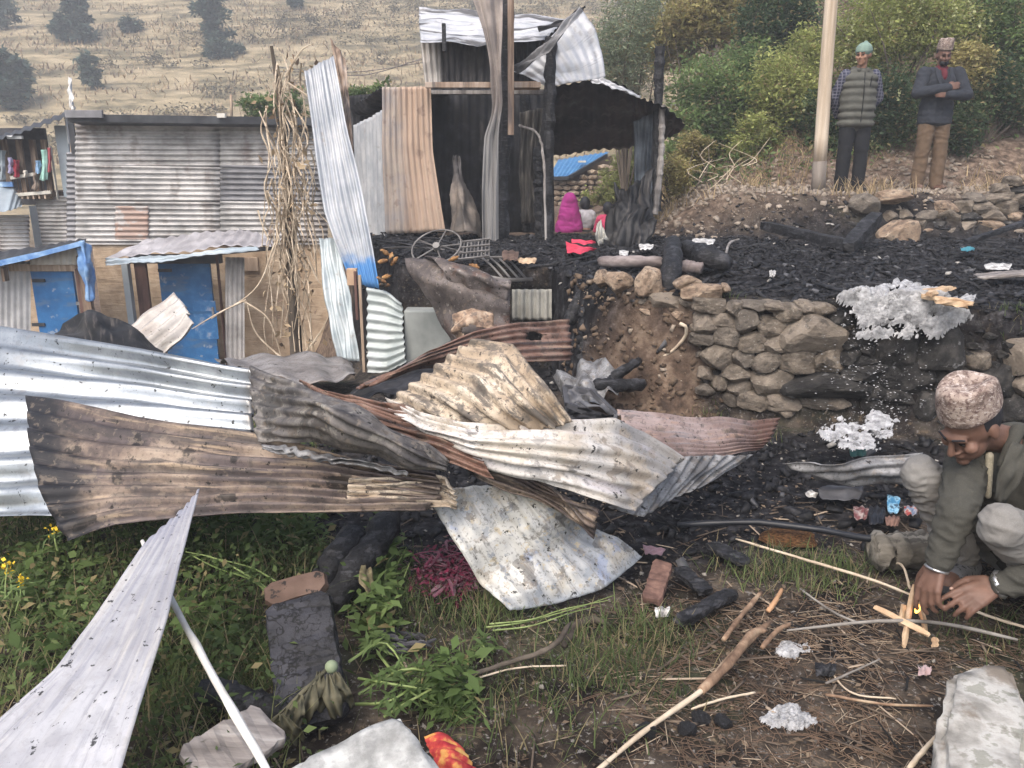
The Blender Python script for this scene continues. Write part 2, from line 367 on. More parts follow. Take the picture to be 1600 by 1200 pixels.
WOOD = M('weathered_wood', [(.3, (.10, .065, .045)), (.55, (.20, .14, .10)), (.75, (.32, .24, .18))], rough=.85, bump=((40, 40, 4), .4, .004), scale=(20, 20, 2.5))
PALEW = M('pale_wood', [(.3, (.30, .22, .16)), (.6, (.45, .35, .26)), (.8, (.58, .48, .38))], [('n', 'o', (6, 6, 1.5), .55, .8, (.22, .16, .12), .6)], rough=.85, bump=((60, 60, 5), .35, .004), scale=(20, 20, 2))
REDW = M('red_brown_board', [(.3, (.07, .035, .03)), (.7, (.15, .085, .07))], rough=.8, scale=(12, 12, 2))
CHAR = M('charred_wood', [(.3, (.004, .004, .005)), (.5, (.010, .010, .012)), (.7, (.024, .024, .028)), (.9, (.05, .05, .056))], [('k', 'o', (14, 14, 46), .04, (.001, .001, .001), 1.0), ('k', 'o', (30, 30, 9), .032, (.001, .001, .001), 1.0), ('n', 'o', (20, 20, 50), .56, .66, (.06, .06, .066), .6), ('n', 'o', 5, .6, .75, (.075, .075, .085), .5)],
         rough=.62, bump=[((22, 22, 46), .8, .015), (90, .6, .005)], scale=18, spec=.4)
CHARP = M('charred_plank_face', [(.3, (.016, .016, .019)), (.6, (.034, .034, .041)), (.85, (.062, .062, .072))], [('k', 'o', (11, 11, 26), .035, (.001, .001, .001), 1.0), ('k', 'o', (26, 26, 6), .030, (.001, .001, .001), 1.0), ('n', 'o', 6, .55, .7, (.012, .012, .014), .8)], rough=.6, bump=[((14, 14, 26), .8, .012), (90, .5, .004)], scale=8)
SOOT = M('sooty_metal', [(.3, (.006, .006, .007)), (.55, (.018, .018, .021)), (.75, (.05, .05, .056))], [('n', 'o', (5, 5, 1), .6, .75, (.14, .13, .13), .5)], rough=.6, metal=.2, scale=5)
CREAM = M('cream_fascia', [(.3, (.50, .47, .40)), (.7, (.68, .65, .58))], rough=.6)
WHITE = M('white_paint', [(.3, (.62, .62, .60)), (.7, (.78, .78, .77))], rough=.6)
TARP = M('blue_tarp', [(.3, (.10, .22, .48)), (.6, (.22, .38, .62)), (.8, (.42, .55, .72))], rough=.45, bump=(14, .5, .02), scale=6)
def cloth(name, c, c2=None): return M(name, [(.3, tuple(q*.7 for q in c)), (.65, c), (.85, c2 or tuple(min(1, q*1.25) for q in c))], rough=.9, bump=(18, .4, .01), scale=7, sheen=.2)
def pan(name, x0, y0, x1, y1, Y, mat, waves, run, parent, amp=.011, dY=0, tl=0, tr=0, **k):
    """a flat wall sheet between two photo corners, standing at distance Y (right end at Y+dY)"""
    return sheet(name, [[D(x0, y0+tl, Y), D(x1, y0+tr, Y+dY)], [D(x0, y1, Y), D(x1, y1, Y+dY)]], mat, (run, waves, amp), res=10, parent=parent, **k)
def slab(name, x0, y0, x1, y1, Y, th, mat, parent, bevel=.004):
    a, b = D(x0, y0, Y), D(x1, y1, Y); c = (a+b)/2
    return Geo().box(c+Vector((0, th/2, 0)), (abs(b.x-a.x), th, abs(a.z-b.z))).build(name, mat, parent, bevel=bevel)
def hang(name, x, y0, y1, wpx, Y, mat, parent=None, seed=0):
    """cloth hung over a line: folded at the top, wavy at the hem"""
    w_ = wpx; r = []
    for k, t in enumerate((0, .35, .7, 1)):
        yy = y0+(y1-y0)*t; sp = w_*(.75+.25*t)
        r.append([D(x-sp/2+((seed*3+k) % 3-1)*w_*.08, yy, Y+.03*((k+seed) % 2)), D(x, yy+(2 if k == 3 else 0), Y-.05), D(x+sp/2, yy-(y1-y0)*.06*(k == 3), Y+.02)])
    return sheet(name, r, mat, ('v', 3, .012), (.02, 5), parent=parent, thick=.004, res=14, seed=seed)
# ================================================================ long house with corrugated upper storey over a mud wall
YH = 12.0
h = thing('house', 'long house with rust-streaked horizontal corrugated upper storey over tan mud wall', 'house', D(310, 560, YH))
cols = [(118, 348), (344, 512)]
rows = [(186, 264), (258, 318), (312, 382)]
for ci, (a, b) in enumerate(cols):
    for ri, (c, d) in enumerate(rows):
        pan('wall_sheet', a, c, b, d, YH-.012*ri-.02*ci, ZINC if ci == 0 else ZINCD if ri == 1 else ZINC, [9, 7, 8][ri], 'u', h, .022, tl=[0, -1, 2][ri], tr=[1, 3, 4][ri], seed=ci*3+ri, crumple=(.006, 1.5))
ORP = M('faded_orange_paint', [(.3, (.36, .27, .23)), (.7, (.44, .30, .24))], [('n', 'o', 5, .5, .6, (.44, .43, .42), .8)], rough=.6)
pan('paint_patch', 180, 322, 232, 374, YH-.045, ORP, 6, 'u', h, .017, seed=2, thick=.001)
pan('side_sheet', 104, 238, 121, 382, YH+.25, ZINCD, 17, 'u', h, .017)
slab('side_panel', 104, 184, 121, 240, YH+.2, .03, ROOF, h)
a0, a1 = D(104, 178, YH-.35), D(516, 184, YH-.35)
g = Geo(); g.add([a0, a1, a1+Vector((0, 3.2, -.25)), a0+Vector((0, 3.2, -.25)), a0-Vector((0, 0, .10)), a1-Vector((0, 0, .10)), a1+Vector((0, 3.2, -.35)), a0+Vector((0, 3.2, -.35))],
    [(0, 1, 2, 3), (7, 6, 5, 4), (0, 4, 5, 1), (1, 5, 6, 2), (2, 6, 7, 3), (3, 7, 4, 0)]); rf = g.build('roof', ROOF, h)
slab('roof_cap', 100, 172, 160, 184, YH-.42, .05, ZINCD, rf); slab('roof_cap', 338, 177, 352, 184, YH-.42, .05, CREAM, rf)
slab('mud_wall', 142, 380, 524, 600, YH+.02, .4, MUD, h, bevel=.03)
slab('mud_repair', 368, 402, 404, 424, YH-.02, .05, PALEW, h, .01)
slab('foundation', 128, 594, 526, 640, YH-.08, .6, WOOD, h, .03)
# porch and blue door in front of the mud wall
p = thing('door_porch', 'lean-to porch with warped tin roof around the blue door in the mud wall', 'porch', D(290, 570, 11.3))
dr = slab('door', 245, 402, 343, 575, 11.5, .05, BLUE, p); slab('door_handle', 330, 480, 335, 496, 11.47, .03, ZINCD, dr, .002)
[slab('hinge', 246, yy, 268, yy+5, 11.48, .02, ROOF, dr, .002) for yy in (420, 540)]; slab('rail', 246, 486, 342, 490, 11.485, .015, M('blue_rail', (.025, .12, .28), rough=.5), dr, .002)
slab('dented_plate', 300, 470, 342, 530, 11.49, .006, M('scuffed_blue', [(.35, (.03, .14, .34)), (.55, (.06, .19, .40)), (.72, (.26, .32, .44))], rough=.5, scale=9), dr, .001)
slab('side_board', 208, 408, 246, 575, 11.45, .06, REDW, p); slab('post', 198, 410, 209, 575, 11.3, .1, BLUEW, p)
slab('post', 337, 398, 353, 575, 11.3, .10, REDW, p); pan('side_sheet', 352, 402, 382, 580, 11.35, ZINC, 4, 'v', p, .014)
sheet('roof_sheet', [[D(225, 376, 11.4), D(300, 366, 11.5), D(372, 359, 11.5), D(424, 372, 11.3)], [D(163, 404, 10.9), D(260, 396, 10.9), D(345, 386, 10.9), D(428, 383, 10.9)]], M('lilac_grey_tin', [(.3, (.42, .40, .42)), (.7, (.62, .60, .62))], rough=.55, metal=.3), ('v', 12, .014), (.02, 2), .01, parent=p)
sheet('roof_sheet', [[D(165, 404, 10.88), D(260, 400, 10.88), D(400, 384, 10.88)], [D(165, 415, 10.8), D(255, 408, 10.8), D(405, 390, 10.8)]], BLUEW, ('v', 14, .006), (.02, 3), parent=p)
Geo().bar(D(182, 410, 10.95), D(425, 388, 10.95), .05, .05).build('beam', CHAR, p); slab('lintel', 200, 398, 345, 412, 11.4, .1, ROOF, p)
# small shed with the second blue door
s = thing('shed', 'small tin shed at left edge with blue door and blue-edged sloping roof', 'shed', D(70, 560, 10.6))
d2 = slab('door', 47, 424, 133, 570, 10.6, .05, BLUE, s); [slab('hinge', 49, yy, 70, yy+5, 10.58, .02, ROOF, d2, .002) for yy in (436, 505)]; slab('hasp', 118, 472, 130, 477, 10.57, .03, ZINCD, d2, .002); pan('wall_sheet', -40, 408, 48, 580, 10.62, M('whitish_tin', [(.3, (.50, .50, .50)), (.7, (.70, .70, .70))], rough=.55, metal=.2), 9, 'v', s, .014)
slab('lintel', 12, 412, 120, 424, 10.55, .08, PALEW, s); pan('fascia', 47, 390, 124, 414, 10.5, CREAM, 8, 'v', s, .01, tl=6, tr=-6)
sheet('roof_sheet', [[D(-60, 400, 11.4), D(60, 385, 11.4), D(135, 372, 11.4)], [D(-60, 422, 10.2), D(40, 402, 10.2), D(134, 380, 10.2)]], ROOF, ('v', 10, .01), parent=s)
Geo().bar(D(-60, 424, 10.2), D(60, 398, 10.2), .04, .07).bar(D(60, 398, 10.2), D(132, 379, 10.2), .035, .06).build('blue_edge', TARP, s)
slab('post', 132, 400, 142, 570, 10.45, .08, WOOD, s); slab('jamb', 128, 420, 136, 560, 10.52, .05, REDW, s)
slab('wall_end', 0, 418, 8, 440, 10.3, .1, WOOD, s)
tp = sheet('tarp', [[D(118, 384, 10.3), D(132, 376, 10.2), D(142, 390, 10.35)], [D(122, 405, 10.3), D(134, 410, 10.15), D(146, 420, 10.3)], [D(131, 440, 10.35), D(138, 445, 10.2), D(148, 452, 10.3)], [D(134, 466, 10.35), D(140, 472, 10.2), D(147, 466, 10.3)]], TARP, ('v', 3, .012), (.03, 4), thick=.004); tag(tp, 'crumpled blue tarp hanging from the corner of the left shed', 'tarp')
# balcony house at the far left
b = thing('balcony_house', 'two-storey house at far left with railed wooden balcony full of washing', 'house', D(60, 420, 13.2))
slab('end_panel', 84, 196, 118, 308, 13.0, .08, BLUEW, b); slab('corner_board', 77, 228, 90, 312, 12.9, .05, CREAM, b); slab('corner_trim', 100, 182, 108, 225, 12.95, .05, WHITE, b)
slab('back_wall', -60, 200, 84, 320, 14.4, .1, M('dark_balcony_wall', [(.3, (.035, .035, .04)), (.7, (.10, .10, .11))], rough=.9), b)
sheet('roof_sheet', [[D(-60, 226, 14.6), D(20, 205, 14.6), D(112, 172, 14.6)], [D(-60, 232, 12.6), D(20, 212, 12.6), D(112, 180, 12.6)]], ROOF, ('v', 12, .015), parent=b)
slab('roof_strip', 10, 212, 34, 217, 12.65, .05, WHITE, b)
fl = slab('floor', -40, 300, 80, 308, 12.95, 1.3, WOOD, b)
for q in range(7): slab('joist', 28+q*9-14, 304, 32+q*9-14, 311, 12.9, .3, PALEW, fl)
for q in (8, 31, 52, 70): slab('post', q, 218, q+4, 300, 12.98, .06, WOOD, b)
for q in range(9): slab('rail_slat', 19+q*6.6, 276, 23.4+q*6.6, 304, 12.93, .02, WOOD if q % 3 else ZINCD, b)
Geo().bar(D(17, 278, 12.92), D(54, 272, 12.92), .05, .05).build('rail', CREAM, b); Geo().bar(D(18, 305, 12.9), D(80, 300, 12.9), .04, .05).build('rail', CREAM, b)
pan('shutter', 56, 306, 121, 392, 13.1, ZINC, 14, 'u', b, .016); pan('shutter', -40, 336, 46, 400, 12.7, ZINC, 10, 'u', b, .016)
slab('pier', 45, 322, 57, 400, 12.75, .2, BLUEW, b)
sheet('awning', [[D(-60, 282, 13), D(20, 292, 13), D(35, 318, 12.9)], [D(-60, 332, 12), D(10, 330, 12.2), D(34, 322, 12.6)]], BLUEW, ('v', 6, .01), parent=b); slab('awning_trim', -40, 284, 20, 292, 12.9, .04, TARP, b)
slab('lower_wall', -60, 390, 120, 560, 13.4, .2, MUD, b)
for k, (x, y0, y1, wp, nm, c, lab) in enumerate([(26, 250, 276, 9, 'red_garment', (.32, .03, .05), 'dark red garment hanging on the balcony washing line'), (17, 246, 270, 6, 'lilac_garment', (.45, .42, .62), 'lilac garment hanging at the left of the balcony'),
        (70, 234, 281, 11, 'mint_garment', (.42, .72, .62), 'long mint green garment hung beside the balcony end panel'), (77.5, 231, 268, 5, 'pink_red_garment', (.55, .12, .14), 'narrow coral red garment hung beside the mint one'),
        (60, 251, 270, 7, 'light_blue_garment', (.30, .48, .72), 'light blue garment hung over the balcony rail'), (56, 270, 296, 7, 'brown_cloth', (.25, .19, .15), 'brown cloth draped over the balcony rail slats'), (4, 235, 280, 9, 'grey_cloth', (.33, .38, .40), 'grey cloth hanging at the left end of the balcony'),
        (40, 266, 276, 5, 'cream_cloth', (.60, .55, .48), 'small cream cloth over the middle of the balcony rail')]):
    tag(hang(nm, x, y0, y1, wp, 12.86, cloth(nm, c), seed=k), lab, 'clothing', 'washing on the balcony')
def pole(name, pts, r, mat, lab, cat, n=7):
    g = Geo(); g.tube(pts, r, n); o = g.build(name, mat, None, True); tag(o, lab, cat); return o
fp = thing('flag_pole', 'thin white prayer flag pole standing above the left roof corner', 'flag pole', D(112, 300, 12.7))
Geo().tube([D(112, 320, 12.7), D(111, 200, 12.7), D(109, 118, 12.7)], [.02, .016, .008], 6).build('pole', PALEW, fp)
sheet('flag', [[D(109, 120, 12.69), D(108, 148, 12.69), D(110, 174, 12.69)], [D(112, 124, 12.66), D(114, 155, 12.6), D(117, 172, 12.66)]], WHITE, ('v', 2, .01), (.03, 6), .03, parent=fp, res=16)
pole('roof_stick', [D(362, 185, 12.5), D(361, 148, 12.5)], .02, PALEW, 'short pale stick standing up behind the long roof', 'stick')
# stone house with a blue roof, beyond the burnt shack
YS = 19.0
sh = thing('stone_house', 'small stone house with bright blue roof seen through the burnt shack', 'house', D(910, 330, YS))
SBLUE = M('bright_blue_roof', [(.3, (.05, .22, .50)), (.7, (.10, .32, .62))], rough=.4, metal=.1)
sheet('roof_sheet', [[D(872, 250, YS+1.6), D(912, 243, YS+1.6), D(953, 237, YS+1.4)], [D(857, 277, YS-.2), D(888, 276, YS-.2), D(922, 258, YS+.6)]], SBLUE, ('v', 10, .012), parent=sh)
slab('roof_vent', 904, 251, 916, 254, YS+.4, .2, CREAM, sh); Geo().bar(D(855, 279, YS-.22), D(888, 278, YS-.22), .06, .08).bar(D(888, 278, YS-.22), D(948, 243, YS+1.0), .06, .08).build('eave', ROOF, sh)
STN = M('pale_house_stone', [(.3, (.26, .20, .15)), (.6, (.45, .36, .27)), (.8, (.60, .50, .40))], [('r', .3, .9, (.32, .25, .19), .6)], rough=.95, bump=(14, .5, .03), scale=4)
g = Geo(); q0, q1, q2, q3 = D(858, 322, YS+.1), D(1000, 322, YS+1.6), D(955, 243, YS+1.3), D(888, 278, YS+.12)
q4 = D(858, 280, YS+.1); g.add([q0, q1, q2, q3, q4]+[q+Vector((0, .3, 0)) for q in (q0, q1, q2, q3, q4)], [(0, 1, 2, 3, 4), (9, 8, 7, 6, 5), (0, 5, 6, 1), (1, 6, 7, 2), (2, 7, 8, 3), (3, 8, 9, 4), (4, 9, 5, 0)]); sw = g.build('wall', M('house_joint', (.10, .075, .055), rough=1), sh)
def rockmesh(seed, boxy=4.5, sub=3, cuts=9):
    """a broken stone: box-like lump with flat cleaved faces and a rough skin"""
    r = random.Random(seed); bm = bmesh.new(); bmesh.ops.create_icosphere(bm, subdivisions=sub, radius=1)
    pl = [(Vector((r.uniform(-1, 1), r.uniform(-1, 1), r.uniform(-1, 1))).normalized(), r.uniform(.74, 1.02)) for _ in range(cuts)]
    for v in bm.verts:
        c = v.co; k = (abs(c.x)**boxy+abs(c.y)**boxy+abs(c.z)**boxy)**(1/boxy); c = c/k
        c = c*(1+.16*mnoise.noise(c*1.2+Vector((seed*7.1, 0, 0))))
        for n_, d_ in pl:
            e = c.dot(n_)-d_
            if e > 0: c = c-n_*e*.96
        c = c*(1+.035*mnoise.noise(c*5.5+Vector((0, 0, seed*2.3)))+.02*mnoise.noise(c*13))
        v.co = c*.53
    me = bpy.data.meshes.new('stone'); bm.to_mesh(me); bm.free(); me.update(); return me
ROCKS = [rockmesh(i) for i in range(14)]; ROCKS1 = [rockmesh(40+i, 3.5, 1, 4) for i in range(8)]
def stone(c, size, mat, parent, seed, rot=None, lib=None, name='stone'):
    me = (lib or ROCKS)[seed % len(lib or ROCKS)]
    key = me.name+mat.name; m2 = bpy.data.meshes.get(key)
    if m2 is None: m2 = me.copy(); m2.name = key; m2.materials.clear(); m2.materials.append(mat)
    o = bpy.data.objects.new(name, m2); COL.objects.link(o); o.scale = size
    r = random.Random(seed*13+1); o.rotation_euler = rot or (r.uniform(-.15, .15), r.uniform(-.12, .12), r.choice((0, math.pi))+r.uniform(-.25, .25))
    pl = Vector((0, 0, 0)); q = parent
    while q is not None: pl = pl+q.location; q = q.parent
    if parent: o.parent = parent
    o.location = Vector(c)-pl; return o
k = 0
for row in range(9):
    y = 318-row*8.2; x = 860+(row % 2)*5
    while x < 985:
        wd = random.uniform(9, 17); lim = 279 if x < 888 else 279-(x-888)*.54
        if y-4 > lim+2: 
            k += 1; stone(D(x+wd/2, y, YS+.05+max(0, (x-888)/112*1.4)), (wd*.0158, .22, 7.6*.0155), STN, sw, k, lib=ROCKS1)
        x += wd+.8
# ================================================================ the burnt shack on the terrace
RUSTP = M('scorched_tan_sheet', [(.3, (.44, .40, .38)), (.55, (.52, .44, .38)), (.75, (.60, .52, .45))], [('g', 'u', .22, .55, (.46, .345, .265), .5, 2.0), ('n', 'uv', (24, 1.5, 1), .5, .7, (.42, .30, .23), .55), ('n', 'o', 7, .62, .75, (.25, .18, .15), .5)], rough=.6, metal=.2)
WSH = M('chalky_white_sheet', [(.3, (.46, .48, .50)), (.55, (.60, .61, .62)), (.75, (.72, .72, .71))], [('n', 'uv', (26, 2, 1), .52, .75, (.36, .38, .42), .7), ('n', 'o', 12, .64, .76, (.34, .30, .27), .5)], rough=.55, metal=.25)
WSH2 = M('soot_lined_white_sheet', [(.3, (.46, .48, .515)), (.55, (.58, .59, .62)), (.75, (.68, .68, .70))], [('n', 'uv', (2, 16, 1), .55, .68, (.05, .05, .055), .9), ('n', 'o', 5, .62, .8, (.25, .24, .24), .6)], rough=.5, metal=.2)
TANW = M('scorched_timber', [(.3, (.14, .095, .07)), (.5, (.30, .22, .165)), (.7, (.42, .34, .28))], [('n', 'o', (6, 6, .8), .55, .7, (.08, .07, .07), .8)], rough=.85, bump=((50, 50, 5), .4, .005), scale=(14, 14, 1.5))
GREYX = M('grey_weathered_plank', [(.3, (.13, .115, .105)), (.55, (.24, .215, .20)), (.75, (.36, .335, .31))], [('n', 'o', (.8, 9, 9), .55, .68, (.05, .045, .045), .8)], rough=.88, bump=((5, 60, 60), .6, .005), scale=(1.5, 26, 26))
GREYW = M('grey_weathered_board', [(.3, (.14, .125, .115)), (.55, (.25, .23, .215)), (.75, (.36, .34, .32))], [('n', 'o', (7, 7, .8), .55, .72, (.05, .045, .045), .7)], rough=.85, bump=((50, 50, 5), .5, .005), scale=(16, 16, 1.5))
DSH = M('blackened_sheet', [(.3, (.008, .008, .009)), (.5, (.022, .022, .024)), (.7, (.06, .057, .055))], [('n', 'uv', (20, 1.5, 1), .58, .75, (.16, .14, .125), .7)], rough=.6, metal=.25)
GSH = M('blue_grey_sheet', [(.3, (.07, .085, .105)), (.55, (.14, .165, .195)), (.75, (.22, .25, .28))], [('g', 'v', .75, 1.05, (.02, .02, .022), .4, 3), ('n', 'uv', (14, 2, 1), .58, .75, (.035, .035, .04), .8)], rough=.5, metal=.3)
k = thing('burnt_shack', 'roofless-looking burnt tin shack with charred posts and curled white roof sheets', 'shack', D(800, 385, 9.2))
fr = 9.1
# walls
sheet('front_sheet', [[D(597, 136, fr), D(673, 135, fr)], [D(597, 230, fr), D(677, 240, fr)], [D(602, 366, fr), D(696, 362, fr-.1)]], RUSTP, ('v', 9, .013), (.012, 2), .008, parent=k)
sheet('left_sheet', [[D(572, 188, 9.9), D(600, 170, 9.2)], [D(576, 380, 9.9), D(604, 372, 9.2)]], WSH, ('v', 5, .014), (.01, 2), parent=k, seed=3)
sheet('left_sheet', [[D(552, 196, 11), D(582, 182, 9.95)], [D(562, 372, 11), D(584, 378, 9.95)]], WSH, ('v', 5, .014), (.01, 2), parent=k, seed=5)
sheet('back_sheet', [[D(545, 150, 11.4), D(700, 135, 11.4), D(862, 140, 11.4)], [D(560, 372, 11.4), D(700, 372, 11.4), D(860, 372, 11.4)]], SOOT, ('v', 24, .012), parent=k)
sheet('partition_sheet', [[D(812, 176, 9.9), D(848, 168, 9.8)], [D(812, 270, 9.9), D(838, 260, 9.8)], [D(814, 350, 9.9), D(852, 345, 9.75)]], M('smoke_stained_sheet', [(.35, (.02, .02, .02)), (.55, (.07, .065, .06)), (.75, (.20, .185, .16))], rough=.6, metal=.2, scale=(20, 20, 2)), ('v', 5, .014), (.03, 2), .01, parent=k)
sheet('side_sheet', [[D(990, 190, 9.7), D(1034, 170, 9.6)], [D(992, 335, 9.7), D(1020, 335, 9.6)]], GSH, ('v', 4, .012), (.02, 3), .01, parent=k)
sheet('dark_partition', [[D(862, 150, 10.6), D(862, 150, 9.6)], [D(866, 372, 10.6), D(852, 380, 9.4)]], SOOT, ('v', 6, .012), parent=k)
# roofs
sheet('left_roof_sheet', [[D(541, 172, 11.8), D(597, 137, 9.2)], [D(552, 186, 11.8), D(650, 152, 9.2)], [D(700, 150, 11.8), D(700, 140, 9.3)]], SOOT, ('v', 12, .014), (.02, 2), .01, parent=k)
sheet('curved_roof_sheet', [[D(860, 138, 9.2), D(925, 124, 9.1), D(985, 142, 9.1), D(1024, 164, 9.1), D(1072, 192, 9.2)],
                           [D(862, 190, 10.2), D(925, 178, 10.2), D(985, 184, 10.2), D(1024, 195, 10.1), D(1066, 204, 9.8)],
                           [D(864, 242, 11.3), D(925, 238, 11.3), D(985, 228, 11.3), D(1020, 222, 11), D(1048, 212, 10.4)]], SOOT, ('v', 16, .013), (.03, 2), .008, parent=k)
sheet('roof_lip_sheet', [[D(917, 121, 9.08), D(950, 126, 9.04), D(1000, 150, 9.05)], [D(926, 130, 9.0), D(960, 139, 8.98), D(1001, 152, 9.03)]], WSH2, ('v', 6, .006), (.02, 3), .01, parent=k, res=20)
# loft: upper back wall, white roof pieces
sheet('loft_sheet', [[D(657, 64, 9.75), D(720, 66, 9.75), D(800, 66, 9.75)], [D(664, 131, 9.7), D(720, 131, 9.7), D(800, 131, 9.7)]], M('smoked_loft_sheet', [(.35, (.03, .028, .03)), (.6, (.075, .068, .065)), (.8, (.16, .14, .13))], [('g', 'u', .26, .2, (.42, .39, .36), .05, 3)], rough=.6, metal=.2, scale=(10, 10, 2)), ('v', 13, .014), (.015, 2), parent=k)
sheet('loft_sheet', [[D(800, 52, 9.9), D(880, 40, 9.9)], [D(800, 131, 9.9), D(880, 131, 9.9)]], DSH, ('v', 8, .014), parent=k)
sheet('loft_roof_sheet', [[D(653, 14, 10.2), D(720, 18, 10.2), D(790, 24, 10.2), D(885, 30, 10.2)], [D(655, 40, 9.8), D(720, 44, 9.8), D(790, 48, 9.8), D(872, 44, 9.8)], [D(657, 66, 9.4), D(720, 70, 9.4), D(784, 70, 9.4), D(850, 62, 9.5)]], WSH2, ('u', 7, .014), (.03, 2), .012, parent=k)
sheet('roof_ridge_strip', [[D(840, 44, 9.5), D(880, 32, 9.5), D(914, 8, 9.5)], [D(842, 50, 9.45), D(884, 40, 9.45), D(912, 16, 9.45)]], SOOT, ('v', 3, .004), (.02, 3), parent=k, res=20)
sheet('curled_roof_sheet', [[D(906, 11, 9.2), D(928, 42, 9.15), D(940, 80, 9.1), D(946, 121, 9.05)],
                           [D(872, 46, 9.1), D(893, 72, 9.05), D(907, 100, 9.0), D(915, 126, 9.0)],
                           [D(838, 80, 9.05), D(856, 98, 9.0), D(870, 114, 8.97), D(882, 131, 8.97)],
                           [D(803, 112, 9.1), D(822, 119, 9.05), D(840, 128, 9.0), D(856, 137, 9.0)]], M('curled_white_sheet', [(.3, (.50, .52, .55)), (.6, (.62, .63, .66)), (.8, (.72, .72, .74))], [('n', 'uv', (22, 1.5, 1), .62, .76, (.25, .25, .26), .6), ('n', 'o', 3, .64, .75, (.30, .29, .29), .6)], rough=.5, metal=.2), ('u', 9, .006), (.012, 1.5), .008, parent=k)
sheet('rolled_edge', [[D(803, 104, 8.95), D(835, 84, 8.85), D(868, 52, 8.8), D(906, 12, 8.95)], [D(808, 116, 8.9), D(842, 92, 8.75), D(876, 60, 8.72), D(910, 16, 8.9)]], M('grey_rolled_sheet', [(.3, (.12, .12, .125)), (.7, (.34, .34, .35))], rough=.55, metal=.25), ('u', 2, .02), (.03, 3), parent=k)
slab('beam', 664, 128, 845, 137, 8.95, .09, TANW, k); slab('beam', 800, 127, 843, 140, 9.0, .08, M('bare_orange_wood', [(.3, (.24, .14, .08)), (.7, (.42, .28, .18))], rough=.8, scale=(3, 3, 20)), k)
slab('loft_stud', 690, 36, 697, 80, 9.3, .05, CHAR, k)
slab('beam', 672, 141, 850, 147, 9.25, .07, GREYW, k)
# posts
def post(nm, pts, w_, mat, n=8, jit=.006, flat=1.0):
    P = spline(pts, 26); rr = [w_*(1+.14*math.sin(i*2.3)+.12*random.uniform(-1, 1)) for i in range(26)]
    P = [q+Vector((random.uniform(-jit, jit), random.uniform(-jit, jit), 0)) for q in P]
    return Geo().tube(P, rr, n, flat=flat).build(nm, mat, k, False)
post('charred_post', [D(792, -40, 8.75), D(790, 130, 8.8), D(786, 260, 8.85), D(784, 392, 8.85)], .075, CHAR)
slab('post_board', 793, -40, 803, 211, 8.66, .05, TANW, k)
sheet('twisted_board', [[D(735, -10, 8.5), D(756, 50, 8.5), D(768, 110, 8.55), D(770, 170, 8.6), D(757, 215, 8.6), D(753, 300, 8.6), D(754, 390, 8.62)], [D(786, -10, 8.5), D(785, 50, 8.5), D(784, 110, 8.5), D(783, 170, 8.55), D(779, 215, 8.6), D(779, 300, 8.6), D(779, 392, 8.62)]],
      M('bent_tin_strip', [(.3, (.30, .26, .24)), (.55, (.42, .36, .32)), (.75, (.50, .44, .40))], [('g', 'u', .42, .62, (.22, .215, .21), .2, 4), ('n', 'uv', (3, 6, 1), .58, .74, (.09, .085, .085), .8)], rough=.65, metal=.15), ('u', 4, .006), (.03, 2.5), .01, parent=k, thick=.006)
post('charred_post', [D(861, 58, 9.0), D(858, 180, 9.0), D(856, 300, 9.0), D(854, 432, 8.9)], .062, CHAR)
post('charred_post', [D(1031, 72, 9.4), D(1028, 180, 9.4), D(1026, 330, 9.35)], .055, CHAR)
post('pale_pole', [D(1035, 165, 9.25), D(1033, 240, 9.25), D(1024, 335, 9.2)], .035, GREYW)
post('rafter_stub', [D(812, 196, 9.4), D(840, 210, 9.1), D(850, 260, 8.8), D(853, 380, 8.7)], .014, GREYW)
post('charred_post', [D(820, 150, 10.0), D(822, 360, 10.0)], .06, CHAR); post('charred_post', [D(842, 230, 9.5), D(846, 385, 9.4)], .07, CHAR)
# things leaning in and around the shack
def T(o, lab, cat, grp=None): return tag(o, lab, cat, grp)
T(sheet('crumpled_sheet', [[D(708, 243, 9.2), D(714, 245, 9.2), D(720, 246, 9.2)], [D(706, 290, 9.1), D(715, 286, 8.95), D(727, 292, 9.1)], [D(706, 325, 9.0), D(722, 318, 8.75), D(748, 335, 8.95)], [D(702, 366, 8.85), D(725, 362, 8.55), D(755, 372, 8.9)]],
    M('scorched_brown_tin', [(.3, (.09, .08, .072)), (.5, (.20, .17, .145)), (.7, (.33, .275, .23))], [('g', 'v', .45, .2, (.06, .055, .055), .2, 4)], rough=.65, metal=.1), ('v', 4, .008), (.03, 4), .02, stiff=.95), 'crumpled tan tin sheet standing in the dark doorway of the burnt shack', 'metal sheet')
T(sheet('black_sheet', [[D(958, 290, 8.9), D(985, 300, 8.8), D(1010, 268, 9.0), D(1018, 262, 9.1)], [D(962, 318, 8.7), D(985, 330, 8.5), D(1008, 330, 8.7), D(1022, 345, 8.8)], [D(945, 350, 8.5), D(975, 345, 8.35), D(1005, 345, 8.4), D(1026, 350, 8.5)], [D(940, 386, 8.3), D(970, 390, 8.2), D(1000, 388, 8.2), D(1014, 380, 8.3)]],
    DSH, ('v', 7, .014), (.07, 3), .02), 'black buckled tin sheet slumped at the right end of the shack', 'metal sheet')
T(sheet('pale_flap', [[D(932, 352, 8.3), D(940, 345, 8.35)], [D(930, 370, 8.2), D(946, 366, 8.2)], [D(936, 386, 8.15), D(950, 372, 8.15)]], M('ashen_flap', [(.3, (.16, .16, .15)), (.7, (.40, .39, .35))], rough=.7), ('v', 2, .01), (.04, 5), .03), 'small pale grey tin flap in front of the black buckled sheet', 'metal sheet')
PINK = M('red_pink_plastic', [(.3, (.50, .035, .07)), (.7, (.68, .07, .12))], rough=.5)
